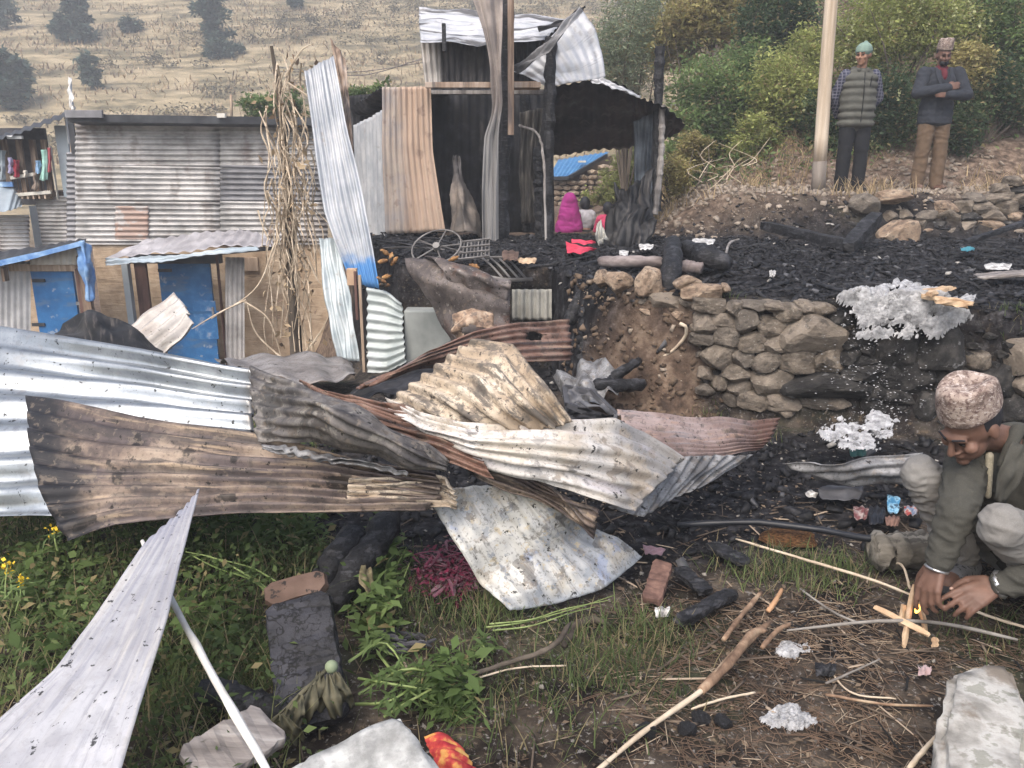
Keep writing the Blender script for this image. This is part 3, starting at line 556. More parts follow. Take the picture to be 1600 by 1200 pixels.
rp = thing('red_plastic', 'split red plastic piece lying on the burnt floor under the shack', 'plastic', D(905, 392, 8.0))
sheet('panel', [[H(884, 378, .88), H(905, 384, .90), H(932, 389, .87)], [H(886, 395, .86), H(908, 396, .88), H(926, 391, .85)]], PINK, ('u', 2, .006), (.008, 4), .01, parent=rp)
sheet('panel', [[H(893, 374, .90), H(912, 376, .91), H(930, 377, .9)], [H(893, 379, .89), H(914, 382, .89), H(931, 380, .88)]], PINK, ('u', 2, .005), (.008, 4), .01, parent=rp)
# tall sheets leaning on the left of the shack
LSH = M('tall_leaning_sheet', [(.3, (.40, .43, .465)), (.55, (.51, .53, .56)), (.75, (.62, .635, .65))], [('n', 'uv', (2.5, 22, 1), .53, .75, (.34, .37, .42), .7), ('n', 'o', 14, .66, .78, (.35, .30, .26), .5), ('g', 'u', .86, .92, (.07, .20, .42), .16, 7)], rough=.5, metal=.3)
T(sheet('tall_sheet', [[D(475, 110, 7.6), D(492, 230, 7.4), D(506, 330, 7.2), D(548, 440, 7.0)], [D(500, 98, 7.65), D(520, 220, 7.4), D(540, 330, 7.2), D(572, 448, 6.95)], [D(521, 86, 7.7), D(545, 210, 7.4), D(571, 320, 7.2), D(592, 452, 6.9)]], LSH, ('u', 7, .009), (.02, 1.2), .012), 'tall whitish corrugated sheet with blue foot leaning left of the shack', 'metal sheet')
T(sheet('narrow_sheet', [[D(515, 58, 8.0), D(534, 150, 7.8), D(549, 250, 7.5)], [D(540, 92, 8.0), D(545, 150, 7.8), D(555, 260, 7.5)]], TANW, ('u', 2, .01), (.01, 2), .02), 'narrow scorched strip standing behind the tall leaning white sheet', 'metal sheet')
T(sheet('lower_sheet', [[D(500, 372, 7.3), D(508, 470, 7.0), D(528, 562, 6.8)], [D(530, 372, 7.2), D(548, 470, 6.9), D(562, 565, 6.7)]], M('greenish_white_sheet', [(.3, (.38, .44, .46)), (.7, (.58, .63, .64))], [('n', 'o', 9, .6, .75, (.3, .25, .2), .5)], rough=.5, metal=.3), ('u', 4, .012), (.02, 2), .01), 'greenish white sheet standing below the tall leaning sheet', 'metal sheet')
for x0, x1, y0, y1, m_, lb in ((559, 571, 430, 582, PALEW, 'pale upright plank beside the small white corrugated sheet'), (552, 560, 424, 500, REDW, 'brown upright plank left of the pale upright plank')):
    T(slab('plank', x0, y0, x1, y1, 6.7, .03, m_, None), lb, 'plank')
T(slab('wood_block', 541, 420, 558, 446, 6.72, .06, M('tan_block', [(.3, (.35, .22, .14)), (.7, (.50, .36, .25))], rough=.8), None), 'small tan wooden block tied between the planks and the tall sheet', 'wood block')
T(sheet('white_corrugated_sheet', [[D(573, 449, 6.55), D(604, 455, 6.5), D(628, 474, 6.45)], [D(574, 582, 6.45), D(604, 583, 6.4), D(634, 566, 6.35)]], M('greenish_white_tin', [(.3, (.46, .51, .50)), (.6, (.58, .63, .61)), (.8, (.68, .71, .70))], rough=.5, metal=.15), ('u', 9, .016), (.012, 2), .02), 'small mint white sheet with horizontal corrugations left of grey block', 'metal sheet')
T(Geo().box(D(672, 525, 6.45)+Vector((0, .12, -.05)), (.42, .24, .52)).build('cement_block', M('grey_cement', [(.3, (.20, .215, .205)), (.7, (.29, .305, .29))], rough=.9, bump=(30, .3, .004)), None, bevel=.015), 'smooth grey cement block behind the crumpled brown sheet', 'block')
T(pan('panel', 800, 452, 862, 500, 6.3, M('dirty_cream_panel', [(.3, (.22, .215, .19)), (.7, (.40, .39, .35))], [('n', 'o', 5, .55, .7, (.08, .075, .07), .7)], rough=.8), 5, 'v', None, .016), 'dirty cream ribbed panel set into the terrace edge', 'panel')
# ================================================================ the heap of fallen roof sheets
def sm(name, base, layers=(), rough=.55, metal=.3, ov=1.0, **k): return M(name, base, list(layers)+[('n', 'o', 10, .63, .66, (.10, .085, .075), .55*ov), ('n', 'o', 24, .62, .655, (.30, .24, .18), .4*ov), ('n', 'o', 70, .56, .70, (.05, .045, .042), .45*ov), ('n', 'uv', (6, 60, 1), .6, .7, (.12, .10, .09), .35*ov), ('n', 'o', 38, .70, .73, (.012, .011, .011), .9)], rough=rough, metal=metal, **k)
SILV = sm('bright_zinc', [(.3, (.30, .33, .355)), (.55, (.40, .43, .455)), (.75, (.52, .55, .57))], [('n', 'uv', (2, 22, 1), .5, .75, (.36, .40, .44), .6), ('g', 'u', .955, 1.0, (.16, .155, .15), .03, 20)], rough=.36, metal=.75, ov=.35)
BRN = sm('burnt_brown_zinc', [(.28, (.07, .055, .05)), (.42, (.16, .122, .105)), (.54, (.27, .205, .16)), (.70, (.42, .335, .26))], [('n', 'uv', (2.5, 7, 1), .47, .62, (.13, .105, .105), .8), ('n', 'uv', (5, 5, 1), .54, .64, (.06, .052, .052), .7), ('n', 'uv', (3, 16, 1), .58, .72, (.50, .38, .26), .7), ('g', 'u', .17, .05, (.018, .018, .021), .22, 5), ('n', 'o', 7, .64, .70, (.02, .018, .018), .85)], rough=.6, metal=.2, scale=5)
GRYB = sm('grey_brown_burnt', [(.3, (.075, .07, .07)), (.5, (.19, .175, .165)), (.7, (.37, .34, .30))], [('n', 'o', 6, .55, .66, (.03, .03, .033), .8), ('n', 'o', 14, .6, .7, (.42, .39, .34), .7)], rough=.6, scale=6)
RUST = sm('rust_red_sheet', [(.3, (.11, .065, .05)), (.5, (.24, .135, .10)), (.7, (.36, .24, .19))], [('n', 'uv', (2, 14, 1), .52, .7, (.20, .18, .19), .8), ('n', 'uv', (4, 6, 1), .62, .72, (.50, .36, .26), .6)], rough=.7, metal=.15, scale=6)
TANS = sm('scorched_tan_skin', [(.25, (.24, .185, .13)), (.45, (.40, .32, .235)), (.6, (.52, .44, .34)), (.8, (.60, .53, .44))], [('n', 'uv', (3, 11, 1), .54, .62, (.10, .09, .08), .85), ('n', 'o', 34, .55, .63, (.10, .09, .08), .65), ('n', 'o', 3.2, .6, .7, (.36, .29, .21), .6)], rough=.75, metal=.05, scale=6)
CRMS = sm('cream_ash_skin', [(.25, (.56, .51, .43)), (.45, (.74, .69, .62)), (.6, (.84, .80, .75)), (.8, (.88, .86, .82))], [('g', 'u', .62, .85, (.22, .215, .215), .75, 5, .85), ('n', 'o', 11, .6, .68, (.28, .235, .19), .7), ('n', 'o', 4, .58, .72, (.63, .53, .41), .6), ('n', 'uv', (6, 3, 1), .62, .72, (.12, .115, .11), .8), ('n', 'uv', (2, 4, 1), .6, .75, (.70, .66, .70), .6)], rough=.62, metal=.1, scale=5, ov=.7)
MOTT = sm('mottled_white_sheet', [(.25, (.32, .34, .37)), (.45, (.48, .49, .49)), (.6, (.64, .63, .585)), (.8, (.72, .71, .67))], [('n', 'o', 6, .56, .66, (.60, .54, .44), .6), ('n', 'o', 17, .6, .66, (.30, .33, .37), .7), ('n', 'o', 9, .655, .70, (.36, .42, .58), .6), ('n', 'o', 26, .655, .69, (.62, .50, .30), .6), ('g', 'u', .9, 1.02, (.30, .32, .34), .3, 6)], rough=.6, metal=.2, scale=4)
ROSE = sm('rosy_rust_sheet', [(.3, (.22, .155, .14)), (.5, (.34, .25, .225)), (.7, (.46, .365, .34))], [('n', 'uv', (2, 12, 1), .55, .7, (.27, .25, .26), .7), ('g', 'u', .78, .95, (.13, .075, .06), .5, 6), ('n', 'uv', (5, 10, 1), .62, .72, (.55, .36, .26), .5)], rough=.65, metal=.15)
GREY = sm('grey_ash_sheet', [(.3, (.17, .17, .175)), (.5, (.33, .33, .335)), (.7, (.52, .515, .51))], [('n', 'o', 7, .58, .68, (.09, .09, .09), .7)], rough=.55, scale=7)
SMK = sm('smoky_grey_brown', [(.3, (.07, .06, .058)), (.5, (.15, .125, .115)), (.7, (.25, .215, .20))], [('n', 'o', 5, .55, .7, (.20, .105, .075), .7), ('n', 'o', 30, .66, .72, (.5, .46, .42), .6)], rough=.6, metal=.25)
LIL = sm('lilac_white_sheet', [(.3, (.42, .415, .44)), (.55, (.55, .545, .565)), (.75, (.66, .655, .67))], [('n', 'uv', (2, 7, 1), .55, .7, (.74, .70, .63), .5), ('n', 'uv', (3, 14, 1), .56, .72, (.36, .36, .40), .7), ('g', 'u', .14, .0, (.32, .32, .36), .2, 8)], rough=.5, metal=.25, ov=.22)
PILE = 'fallen roof sheets heaped in the field'
def PS(name, lab, *a, **k): return T(sheet(name, *a, **k), lab, 'metal sheet', PILE)
PS('silver_sheet', 'clean silver corrugated sheet lying across the left of the heap', [[H(-190, 478, .80), H(0, 510, .80), H(150, 532, .78), H(280, 556, .75), H(400, 578, .70)], [H(-190, 570, .70), H(0, 590, .66), H(150, 602, .63), H(270, 618, .60), H(396, 634, .58)], [H(-190, 690, .50), H(0, 700, .48), H(140, 690, .50), H(270, 688, .50), H(392, 690, .50)], [H(-190, 806, .30), H(0, 806, .30), H(80, 806, .32), H(200, 790, .34), H(330, 760, .38)]],
   SILV, ('u', 7, .026), (.008, 1.2), .008, res=60, seed=2)
PS('brown_sheet', 'long brown burnt sheet with black left end below the silver sheet', [[H(40, 616, .62), H(150, 636, .62), H(300, 664, .60), H(450, 690, .57), H(560, 720, .54), H(680, 740, .52)], [H(44, 690, .55), H(170, 710, .53), H(310, 722, .52), H(450, 728, .52), H(560, 742, .5), H(690, 757, .49)], [H(62, 770, .46), H(190, 768, .45), H(320, 764, .46), H(450, 766, .46), H(560, 771, .45), H(690, 776, .44)], [H(104, 846, .34), H(180, 820, .39), H(300, 806, .41), H(440, 801, .41), H(560, 799, .41), H(668, 796, .41)]],
   BRN, ('u', 8, .016), (.012, 2), .012, res=70, seed=4, holes=[(.86, .50, .035, .06)])
PS('sheet_lip', 'narrow white sheet edge poking out between brown and twisted sheets', [[H(408, 694, .60), H(470, 704, .6), H(560, 718, .58), H(640, 735, .55)], [H(412, 706, .58), H(480, 714, .57), H(560, 728, .56), H(636, 742, .53)]], GREY, ('v', 10, .008), (.02, 3), .03, res=14, seed=5)
PS('twisted_sheet', 'dark twisted sheet folded over the right end of the silver sheet', [[H(392, 572, .76), H(440, 590, .76), H(480, 604, .78), H(560, 640, .74), H(640, 690, .66), H(702, 722, .6)], [H(394, 610, .70), H(440, 622, .70), H(492, 625, .82), H(572, 664, .76), H(646, 702, .67), H(700, 728, .59)], [H(396, 650, .64), H(430, 654, .66), H(490, 660, .74), H(570, 690, .69), H(640, 718, .63), H(696, 732, .58)], [H(402, 690, .58), H(440, 690, .59), H(500, 696, .61), H(570, 712, .59), H(630, 728, .57), H(690, 738, .56)]],
   GRYB, ('u', 6, .011), (.024, 2.2), .02, res=60, seed=7)
PS('rust_sheet', 'rust red sheet lying between the twisted sheet and the cream sheet', [[H(470, 600, .72), H(540, 618, .72), H(600, 628, .72), H(650, 640, .7)], [H(500, 622, .70), H(580, 650, .68), H(660, 672, .65), H(740, 700, .62)], [H(560, 660, .62), H(640, 700, .58), H(700, 722, .57), H(770, 746, .55)]], RUST, ('u', 7, .013), (.03, 2), .015, res=50, seed=8)
PS('tan_strip_sheet', 'short tan sheet between the brown sheet and the mottled white sheet', [[H(545, 748, .50), H(620, 744, .50), H(690, 742, .50), H(712, 762, .48)], [H(540, 785, .43), H(620, 788, .42), H(690, 792, .42), H(715, 796, .41)]], TANS, ('u', 4, .012), (.03, 3), .02, res=40, seed=9)
PS('tan_peaked_sheet', 'tan peaked sheet standing up highest in the middle of the heap', [[H(742, 533, .93), H(803, 540, .92), H(850, 596, .84), H(894, 658, .70)], [H(700, 557, .88), H(768, 576, .87), H(815, 628, .78), H(864, 670, .68)], [H(654, 592, .80), H(712, 614, .79), H(760, 652, .72), H(805, 680, .65)], [H(610, 624, .71), H(650, 646, .70), H(690, 666, .66), H(730, 686, .63)]], TANS, ('u', 7, .014), (.010, 3.0), .012, res=60, seed=11, stiff=.85, creases=.010)
PS('cream_sheet', 'large cream white sheet sloping down to the right over the heap', [[H(604, 623, .71), H(660, 648, .70), H(730, 662, .70), H(800, 661, .69), H(880, 657, .69), H(960, 652, .66), H(1010, 672, .58), H(1072, 716, .46)], [H(607, 630, .70), H(664, 664, .68), H(740, 684, .67), H(815, 690, .66), H(890, 694, .64), H(970, 700, .58), H(1020, 718, .50), H(1050, 735, .44)], [H(610, 636, .69), H(672, 680, .64), H(745, 708, .62), H(830, 722, .6), H(900, 732, .56), H(965, 748, .49), H(1010, 755, .44), H(1024, 762, .42)], [H(614, 642, .67), H(690, 698, .58), H(765, 728, .55), H(840, 748, .52), H(900, 768, .47), H(945, 785, .42), H(975, 796, .38), H(994, 798, .37)]],
   CRMS, ('u', 6, .012), (.014, 2.6), .012, res=80, seed=13, stiff=.9, creases=.022)
PS('mottled_sheet', 'mottled white and blue-grey sheet sliding down to the grass in front', [[H(664, 768, .42), H(710, 850, .26), H(752, 910, .14), H(796, 956, .05)], [H(745, 758, .46), H(790, 830, .28), H(832, 885, .16), H(872, 942, .05)], [H(800, 760, .46), H(850, 822, .30), H(895, 866, .18), H(942, 920, .07)], [H(832, 762, .46), H(890, 800, .33), H(950, 836, .2), H(1008, 868, .1)]], MOTT, ('u', 9, .0045), (.02, 2.5), .012, res=60, seed=15)
PS('under_sheet', 'brown sheet edge hidden under the cream sheet above the mottled one', [[H(700, 690, .60), H(790, 725, .54), H(880, 765, .45), H(935, 800, .38)], [H(735, 745, .50), H(800, 768, .46), H(880, 800, .36), H(930, 836, .27)]], BRN, ('u', 5, .014), (.03, 2), .01, res=40, seed=16)
PS('rosy_sheet', 'rosy rust sheet reaching right towards the stone wall', [[H(962, 640, .55), H(1040, 648, .5), H(1130, 655, .42), H(1216, 656, .36)], [H(985, 676, .5), H(1060, 686, .44), H(1130, 690, .38), H(1205, 684, .32)], [H(1010, 716, .44), H(1070, 716, .4), H(1130, 712, .35), H(1190, 702, .3)]], ROSE, ('u', 8, .008), (.012, 2.2), .015, res=50, seed=18)
PS('grey_sheet', 'grey ash-coated sheet below the right end of the cream sheet', [[H(1000, 742, .42), H(1062, 714, .42), H(1120, 712, .38), H(1178, 711, .33)], [H(985, 776, .38), H(1040, 752, .36), H(1090, 738, .33), H(1140, 735, .29)], [H(950, 792, .36), H(1000, 806, .27), H(1050, 778, .27), H(1100, 758, .27)]], GREY, ('v', 10, .010), (.016, 2.5), .015, res=30, seed=19)
PS('arched_sheet', 'arched brown rust sheet with a hole in front of the terrace edge', [[H(600, 590, .62), H(680, 545, .74), H(740, 518, .80), H(810, 504, .80), H(888, 499, .76)], [H(575, 602, .60), H(668, 560, .70), H(745, 542, .73), H(815, 532, .72), H(892, 530, .68)], [H(556, 608, .58), H(640, 580, .62), H(750, 570, .62), H(820, 566, .62), H(894, 562, .58)]], RUST, ('u', 6, .009), (.016, 1.8), .012, res=50, seed=21, holes=[(.82, .38, .045, .12)])
PS('crumpled_brown_sheet', 'crumpled smoky brown sheet with burnt round hole hanging off the terrace', [[D(632, 404, 6.15), D(662, 402, 6.1), D(720, 420, 5.95), D(798, 452, 5.9)], [D(640, 430, 6.05), D(680, 440, 5.85), D(735, 452, 5.75), D(797, 472, 5.8)], [D(668, 470, 6.0), D(705, 478, 5.85), D(745, 484, 5.75), D(797, 496, 5.8)], [D(690, 505, 5.95), D(715, 515, 5.8), D(752, 522, 5.7), D(800, 525, 5.75)], [D(702, 538, 5.9), D(722, 545, 5.75), D(755, 545, 5.7), D(802, 540, 5.7)]], SMK, ('u', 3, .008), (.03, 2.5), .01, res=40, seed=23, stiff=.9, holes=[(.40, .86, .14, .09)])
PS('rolled_sheet', 'dark rolled sheet edge on top of the crumpled brown sheet', [[D(662, 402, 6.12), D(712, 412, 6.02), D(790, 446, 5.95)], [D(690, 420, 5.8), D(735, 430, 5.72), D(798, 452, 5.78)], [D(700, 442, 5.85), D(730, 455, 5.8), D(792, 468, 5.82)]], SMK, ('u', 1, .02), (.03, 3), .015, res=30, seed=24)
PS('scorched_patch_sheet', 'orange-tan scorched scrap around the hole in front of the cement block', [[D(708, 492, 5.66), D(738, 482, 5.62), D(770, 488, 5.66)], [D(706, 512, 5.6), D(734, 508, 5.5), D(772, 512, 5.6)], [D(712, 532, 5.62), D(742, 530, 5.52), D(770, 530, 5.6)]], M('orange_scorch', [(.3, (.13, .085, .06)), (.5, (.32, .22, .15)), (.7, (.44, .34, .25))], [('n', 'o', 30, .55, .65, (.10, .08, .07), .7)], rough=.8, scale=16), ('u', 2, .006), (.02, 4), .03, res=24, seed=25, holes=[(.55, .72, .3, .22)])
PS('black_curved_sheet', 'black curved sheet standing behind the silver sheet by the doors', [[D(88, 520, 5.0), D(135, 485, 5.0), D(185, 500, 4.9), D(255, 550, 4.7)], [D(92, 545, 4.6), D(140, 545, 4.6), D(190, 552, 4.5), D(258, 568, 4.4)]], DSH, ('v', 3, .01), (.03, 2), .012, res=40, seed=27)
PS('small_fluted_sheet', 'small cream fluted sheet tilted in front of the blue porch door', [[D(203, 512, 5.4), D(234, 486, 5.5), D(274, 460, 5.6)], [D(222, 532, 5.25), D(256, 508, 5.3), D(290, 478, 5.4)], [D(255, 552, 5.1), D(280, 532, 5.15), D(300, 505, 5.2)]], sm('cream_fluted', [(.3, (.46, .42, .39)), (.6, (.64, .61, .57)), (.8, (.72, .70, .67))], [('n', 'uv', (1.5, 14, 1), .56, .7, (.34, .29, .25), .5)], ov=.25), ('u', 4, .028), (.006, 3), .006, res=30, seed=28)
PS('flat_grey_sheet', 'low flat grey-brown sheet behind the heap below the dead vine', [[D(335, 562, 6.2), D(420, 551, 6.4), D(500, 552, 6.4), D(552, 568, 6.3)], [D(380, 580, 5.3), D(440, 592, 5.2), D(510, 600, 5.2), D(556, 588, 5.5)]], sm('flat_grey_tin', [(.3, (.25, .225, .21)), (.6, (.38, .35, .33)), (.8, (.48, .45, .43))]), ('u', 2, .01), (.04, 1.6), .015, res=40, seed=29)
PS('black_under_sheet', 'black underside of sheet behind the tan peaked sheet', [[D(545, 612, 5.0), D(640, 575, 5.2), D(690, 560, 5.2)], [D(560, 628, 4.7), D(640, 612, 4.8), D(700, 600, 4.8)]], SOOT, ('u', 3, .01), (.04, 3), .02, res=30, seed=30)
PS('crumpled_grey_sheet', 'crumpled dark grey sheet at the foot of the earth bank', [[D(865, 590, 5.3), D(905, 570, 5.3), D(955, 572, 5.2)], [D(875, 612, 5.0), D(915, 598, 4.9), D(968, 596, 5.0)], [D(890, 640, 4.8), D(930, 628, 4.75), D(965, 612, 4.8)]], GREY, ('u', 2, .01), (.08, 4), .03, res=40, seed=31)
PS('right_flat_sheet', 'flat grey sheet lying by the wall behind the crouching man', [[H(1222, 724, .22), H(1280, 728, .22), H(1350, 716, .25), H(1440, 708, .27)], [H(1250, 740, .16), H(1310, 745, .15), H(1360, 738, .18), H(1440, 735, .2)], [H(1280, 752, .1), H(1330, 756, .09), H(1390, 758, .1), H(1440, 756, .12)]], GREY, ('u', 3, .010), (.016, 2), .015, res=40, seed=33)
PS('foreground_sheet', 'long lilac white sheet rising from the bottom left corner towards the heap', [[H(312, 764, .56), H(262, 965, .45), H(176, 1250, .32)], [H(292, 788, .53), H(205, 1000, .42), H(70, 1250, .31)], [H(262, 818, .50), H(130, 1030, .38), H(-60, 1250, .28)], [H(226, 850, .47), H(85, 1050, .36), H(-150, 1250, .26)]], LIL, ('u', 7, .0035), (.004, 2), .012, res=60, seed=35, stiff=.9)
# a burnt metal box frame lying in the heap
bf = thing('burnt_box', 'burnt grey metal box frame lying behind the cream sheet', 'metal box', D(915, 640, 4.6))
DM = M('burnt_box_metal', [(.3, (.05, .05, .055)), (.6, (.13, .13, .14)), (.8, (.24, .24, .25))], rough=.6, metal=.2)
q = [D(882, 605, 4.75), D(925, 612, 4.7), D(962, 648, 4.6), D(890, 650, 4.65), D(886, 632, 4.6), D(958, 662, 4.55)]
g = Geo()
for a, b_ in ((0, 1), (1, 2), (2, 5), (5, 3), (3, 0), (4, 5), (0, 4)): g.bar(q[a], q[b_], .03, .03)
g.build('frame', DM, bf); sheet('side', [[q[4], D(925, 640, 4.55), D(958, 650, 4.5)], [q[3], D(925, 655, 4.5), q[5]]], SOOT, ('u', 2, .004), (.02, 4), parent=bf, res=16)
sheet('lid', [[q[0], D(905, 608, 4.72), q[1]], [D(888, 632, 4.62), D(920, 634, 4.6), q[2]]], DM, ('u', 2, .003), (.03, 4), parent=bf, res=20, holes=[(.65, .5, .24, .22)])
# ================================================================ dry stone walls
STO = M('wall_stone', [(.25, (.07, .058, .046)), (.5, (.155, .128, .100)), (.75, (.28, .235, .185))], [('r', .5, 1.0, (.30, .25, .20), .5), ('r', .35, .0, (.13, .115, .10), .6), ('n', 'o', 3, .58, .72, (.06, .052, .045), .7), ('n', 'o', 9, .64, .74, (.40, .36, .31), .5)], rough=.92, bump=[(5, .6, .05), (22, .5, .02)], scale=2.4)
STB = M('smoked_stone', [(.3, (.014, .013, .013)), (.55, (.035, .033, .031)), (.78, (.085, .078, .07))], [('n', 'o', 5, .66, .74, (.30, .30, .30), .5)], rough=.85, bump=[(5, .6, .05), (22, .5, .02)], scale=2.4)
STT = M('tan_stone', [(.25, (.15, .105, .075)), (.5, (.28, .205, .145)), (.75, (.42, .33, .245))], [('n', 'o', 7, .56, .64, (.10, .08, .065), .7), ('n', 'o', 3, .6, .75, (.16, .10, .07), .6)], rough=.92, bump=[(5, .5, .05), (22, .5, .02)], scale=2.4)
def zx(x): return 850+x/2.1333
def zy(y): return 330+y/2.1333
sw = thing('stone_wall', 'dry stone retaining wall holding up the burnt terrace', 'stone wall', D(1220, 650, 4.9))
def wstone(x0, y0, x1, y1, mat, i, par=sw, off=0, Yf=None, lib=None, sc_=(1.10, 1.17)):
    cx, cy = (x0+x1)/2, (y0+y1)/2
    Y = 5.0
    if Yf is None:
        for _ in range(4): Y = float(wall_y(D(cx, cy, Y).x))-.03+off
    else: Y = Yf
    p = D(cx, cy, Y+.05); k_ = PXM(p)
    stone(p, ((x1-x0)*k_*sc_[0], min(.34, max(.16, (x1-x0)*k_*.9)), (y1-y0)*k_*sc_[1]), mat, par, i, lib=lib)
L1 = [(505, 288, 600, 335), (600, 300, 655, 345), (655, 298, 735, 330), (735, 300, 800, 330), (772, 310, 850, 360), (890, 306, 965, 344), (950, 328, 1020, 376), (640, 330, 712, 400), (715, 356, 800, 412), (802, 345, 985, 455),
      (505, 340, 570, 400), (565, 385, 638, 450), (640, 405, 735, 462), (730, 415, 832, 465), (490, 405, 560, 440), (525, 445, 625, 520), (622, 456, 692, 512), (697, 466, 784, 530), (788, 460, 902, 530), (900, 462, 985, 530), (985, 455, 1040, 510),
      (590, 515, 695, 570), (696, 530, 812, 600), (815, 538, 1060, 610), (1000, 508, 1125, 560), (515, 520, 560, 556), (560, 540, 600, 590), (615, 565, 695, 620), (648, 592, 740, 650), (745, 600, 855, 652), (855, 612, 940, 650), (728, 598, 758, 652), (600, 600, 650, 640), (940, 620, 1010, 655), (985, 420, 1050, 460), (1030, 480, 1110, 515),
      (780, 652, 830, 680), (505, 575, 560, 610), (850, 300, 895, 330), (560, 335, 640, 390), (1040, 430, 1110, 480)]
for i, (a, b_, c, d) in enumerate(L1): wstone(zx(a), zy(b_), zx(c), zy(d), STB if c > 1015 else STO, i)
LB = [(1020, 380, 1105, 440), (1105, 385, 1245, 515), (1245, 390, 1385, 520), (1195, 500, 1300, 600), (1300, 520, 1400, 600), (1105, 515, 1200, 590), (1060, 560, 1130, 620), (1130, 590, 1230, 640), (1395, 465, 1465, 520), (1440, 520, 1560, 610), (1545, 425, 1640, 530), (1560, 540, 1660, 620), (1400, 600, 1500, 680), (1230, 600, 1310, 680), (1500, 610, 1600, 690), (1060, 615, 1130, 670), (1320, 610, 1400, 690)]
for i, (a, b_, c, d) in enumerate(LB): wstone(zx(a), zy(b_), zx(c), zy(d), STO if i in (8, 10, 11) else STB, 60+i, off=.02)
LT = [(300, 185, 395, 285), (165, 196, 215, 258), (205, 203, 300, 278), (438, 214, 520, 262), (455, 240, 590, 305), (210, 280, 250, 300), (300, 285, 340, 308), (318, 316, 395, 340), (375, 330, 415, 368), (415, 320, 470, 360), (350, 270, 470, 325), (300, 340, 330, 372), (450, 285, 500, 312), (590, 240, 620, 270)]
es = thing('stone_edging', 'tan stones capping the earth bank left of the stone wall', 'stone edging', D(1000, 500, 5.7))
for i, (a, b_, c, d) in enumerate(LT): wstone(zx(a), zy(b_), zx(c), zy(d), STT if i < 5 or i % 2 else STO, 90+i, es, off=.06, sc_=(.95, .95))
# dark fill behind the face so no gap shows lit soil, and small wedged stones
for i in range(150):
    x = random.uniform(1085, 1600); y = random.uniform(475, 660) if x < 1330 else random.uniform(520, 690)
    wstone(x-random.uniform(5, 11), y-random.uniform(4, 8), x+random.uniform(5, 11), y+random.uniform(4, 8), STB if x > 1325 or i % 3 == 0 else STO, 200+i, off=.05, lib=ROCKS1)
# upper wall below the two standing men
uw = thing('upper_stone_wall', 'low rubble wall at right below the two standing men', 'stone wall', D(1500, 380, 8.9))
i = 0
for row in range(8):
    y = 380-row*14; x = 1296+row*9+(row % 2)*10
    while x < 1640:
        wd = random.uniform(20, 46); hh = random.uniform(13, 20)
        lim = np.interp(x, [1290, 1400, 1460, 1500, 1560, 1640], [315, 330, 312, 300, 276, 272])
        if y-hh*.3 > lim and not (x < 1400 and random.random() < .35):
            i += 1; r_ = random.random()
            p = D(x+wd/2, y, 8.98+row*.03); k_ = PXM(p)
            stone(p, (wd*k_*.98, .26, hh*k_*1.1), STB if r_ < .22 else STT if r_ > .85 else STO, uw, 300+i)
        x += wd*.93
wstone(1375, 347, 1428, 386, STT, 411, uw, Yf=8.7); wstone(1330, 305, 1372, 330, STO, 412, uw, Yf=8.95); wstone(1368, 300, 1420, 318, STT, 413, uw, Yf=9.0)
# the two pale boulders in the foreground
WB = M('pale_boulder', [(.3, (.20, .19, .17)), (.5, (.36, .345, .315)), (.7, (.52, .51, .48))], [('n', 'o', 5, .54, .64, (.16, .13, .10), .75), ('n', 'o', 9, .58, .66, (.10, .10, .06), .6), ('n', 'o', 14, .62, .72, (.16, .15, .12), .6)], rough=.9, bump=[(24, .4, .010), (90, .5, .004)], scale=9)
CONC = M('grey_slab_stone', [(.3, (.22, .22, .21)), (.5, (.34, .34, .325)), (.7, (.47, .47, .45))], [('n', 'o', 4, .58, .7, (.62, .62, .60), .6), ('n', 'o', 22, .6, .7, (.22, .22, .215), .5)], rough=.85, bump=[(20, .4, .01), (70, .5, .005)], scale=14)
def boulder(name, outline, zt, thick, mat, lab, seed, nb=3):
    """a slab-like boulder: an outline on top, sides falling to the ground, uneven faces"""
    top = [H(x, y, zt+dz) for x, y, dz in outline]; c = sum(top, Vector())/len(top); n = len(top)
    bm = bmesh.new(); r0 = [bm.verts.new(q) for q in top]; r1 = [bm.verts.new(Vector((q.x, q.y, q.z-thick))+(q-c)*.10) for q in top]
    bm.faces.new(r0); bm.faces.new(r1[::-1])
    for i in range(n): bm.faces.new((r0[i], r1[i], r1[(i+1) % n], r0[(i+1) % n]))
    bmesh.ops.recalc_face_normals(bm, faces=bm.faces)
    bmesh.ops.bevel(bm, geom=bm.edges[:], offset=.02, segments=2, affect='EDGES')
    bmesh.ops.triangulate(bm, faces=bm.faces[:]); bmesh.ops.subdivide_edges(bm, edges=bm.edges[:], cuts=4, use_grid_fill=True)
    for v in bm.verts:
        q = v.co; v.co = q+Vector((mnoise.noise(q*5+Vector((seed, 0, 0))), mnoise.noise(q*5+Vector((0, seed, 0))), mnoise.noise(q*4+Vector((0, 0, seed)))))*.026+Vector((mnoise.noise(q*17), mnoise.noise(q*19+Vector((3, 0, 0))), mnoise.noise(q*16)))*.010
    me = bpy.data.meshes.new(name); bm.to_mesh(me); bm.free(); me.materials.append(mat); me.polygons.foreach_set('use_smooth', np.ones(len(me.polygons), bool))
    return T(link(name, me), lab, 'rock')
boulder('slab_stone', [(425, 1198, 0), (470, 1165, .0), (540, 1138, .01), (612, 1116, .02), (640, 1122, .02), (672, 1158, .0), (712, 1215, -.02), (700, 1290, -.03), (430, 1290, -.03)], .34, .30, CONC, 'pale grey slab-like stone at the bottom centre edge', 3)
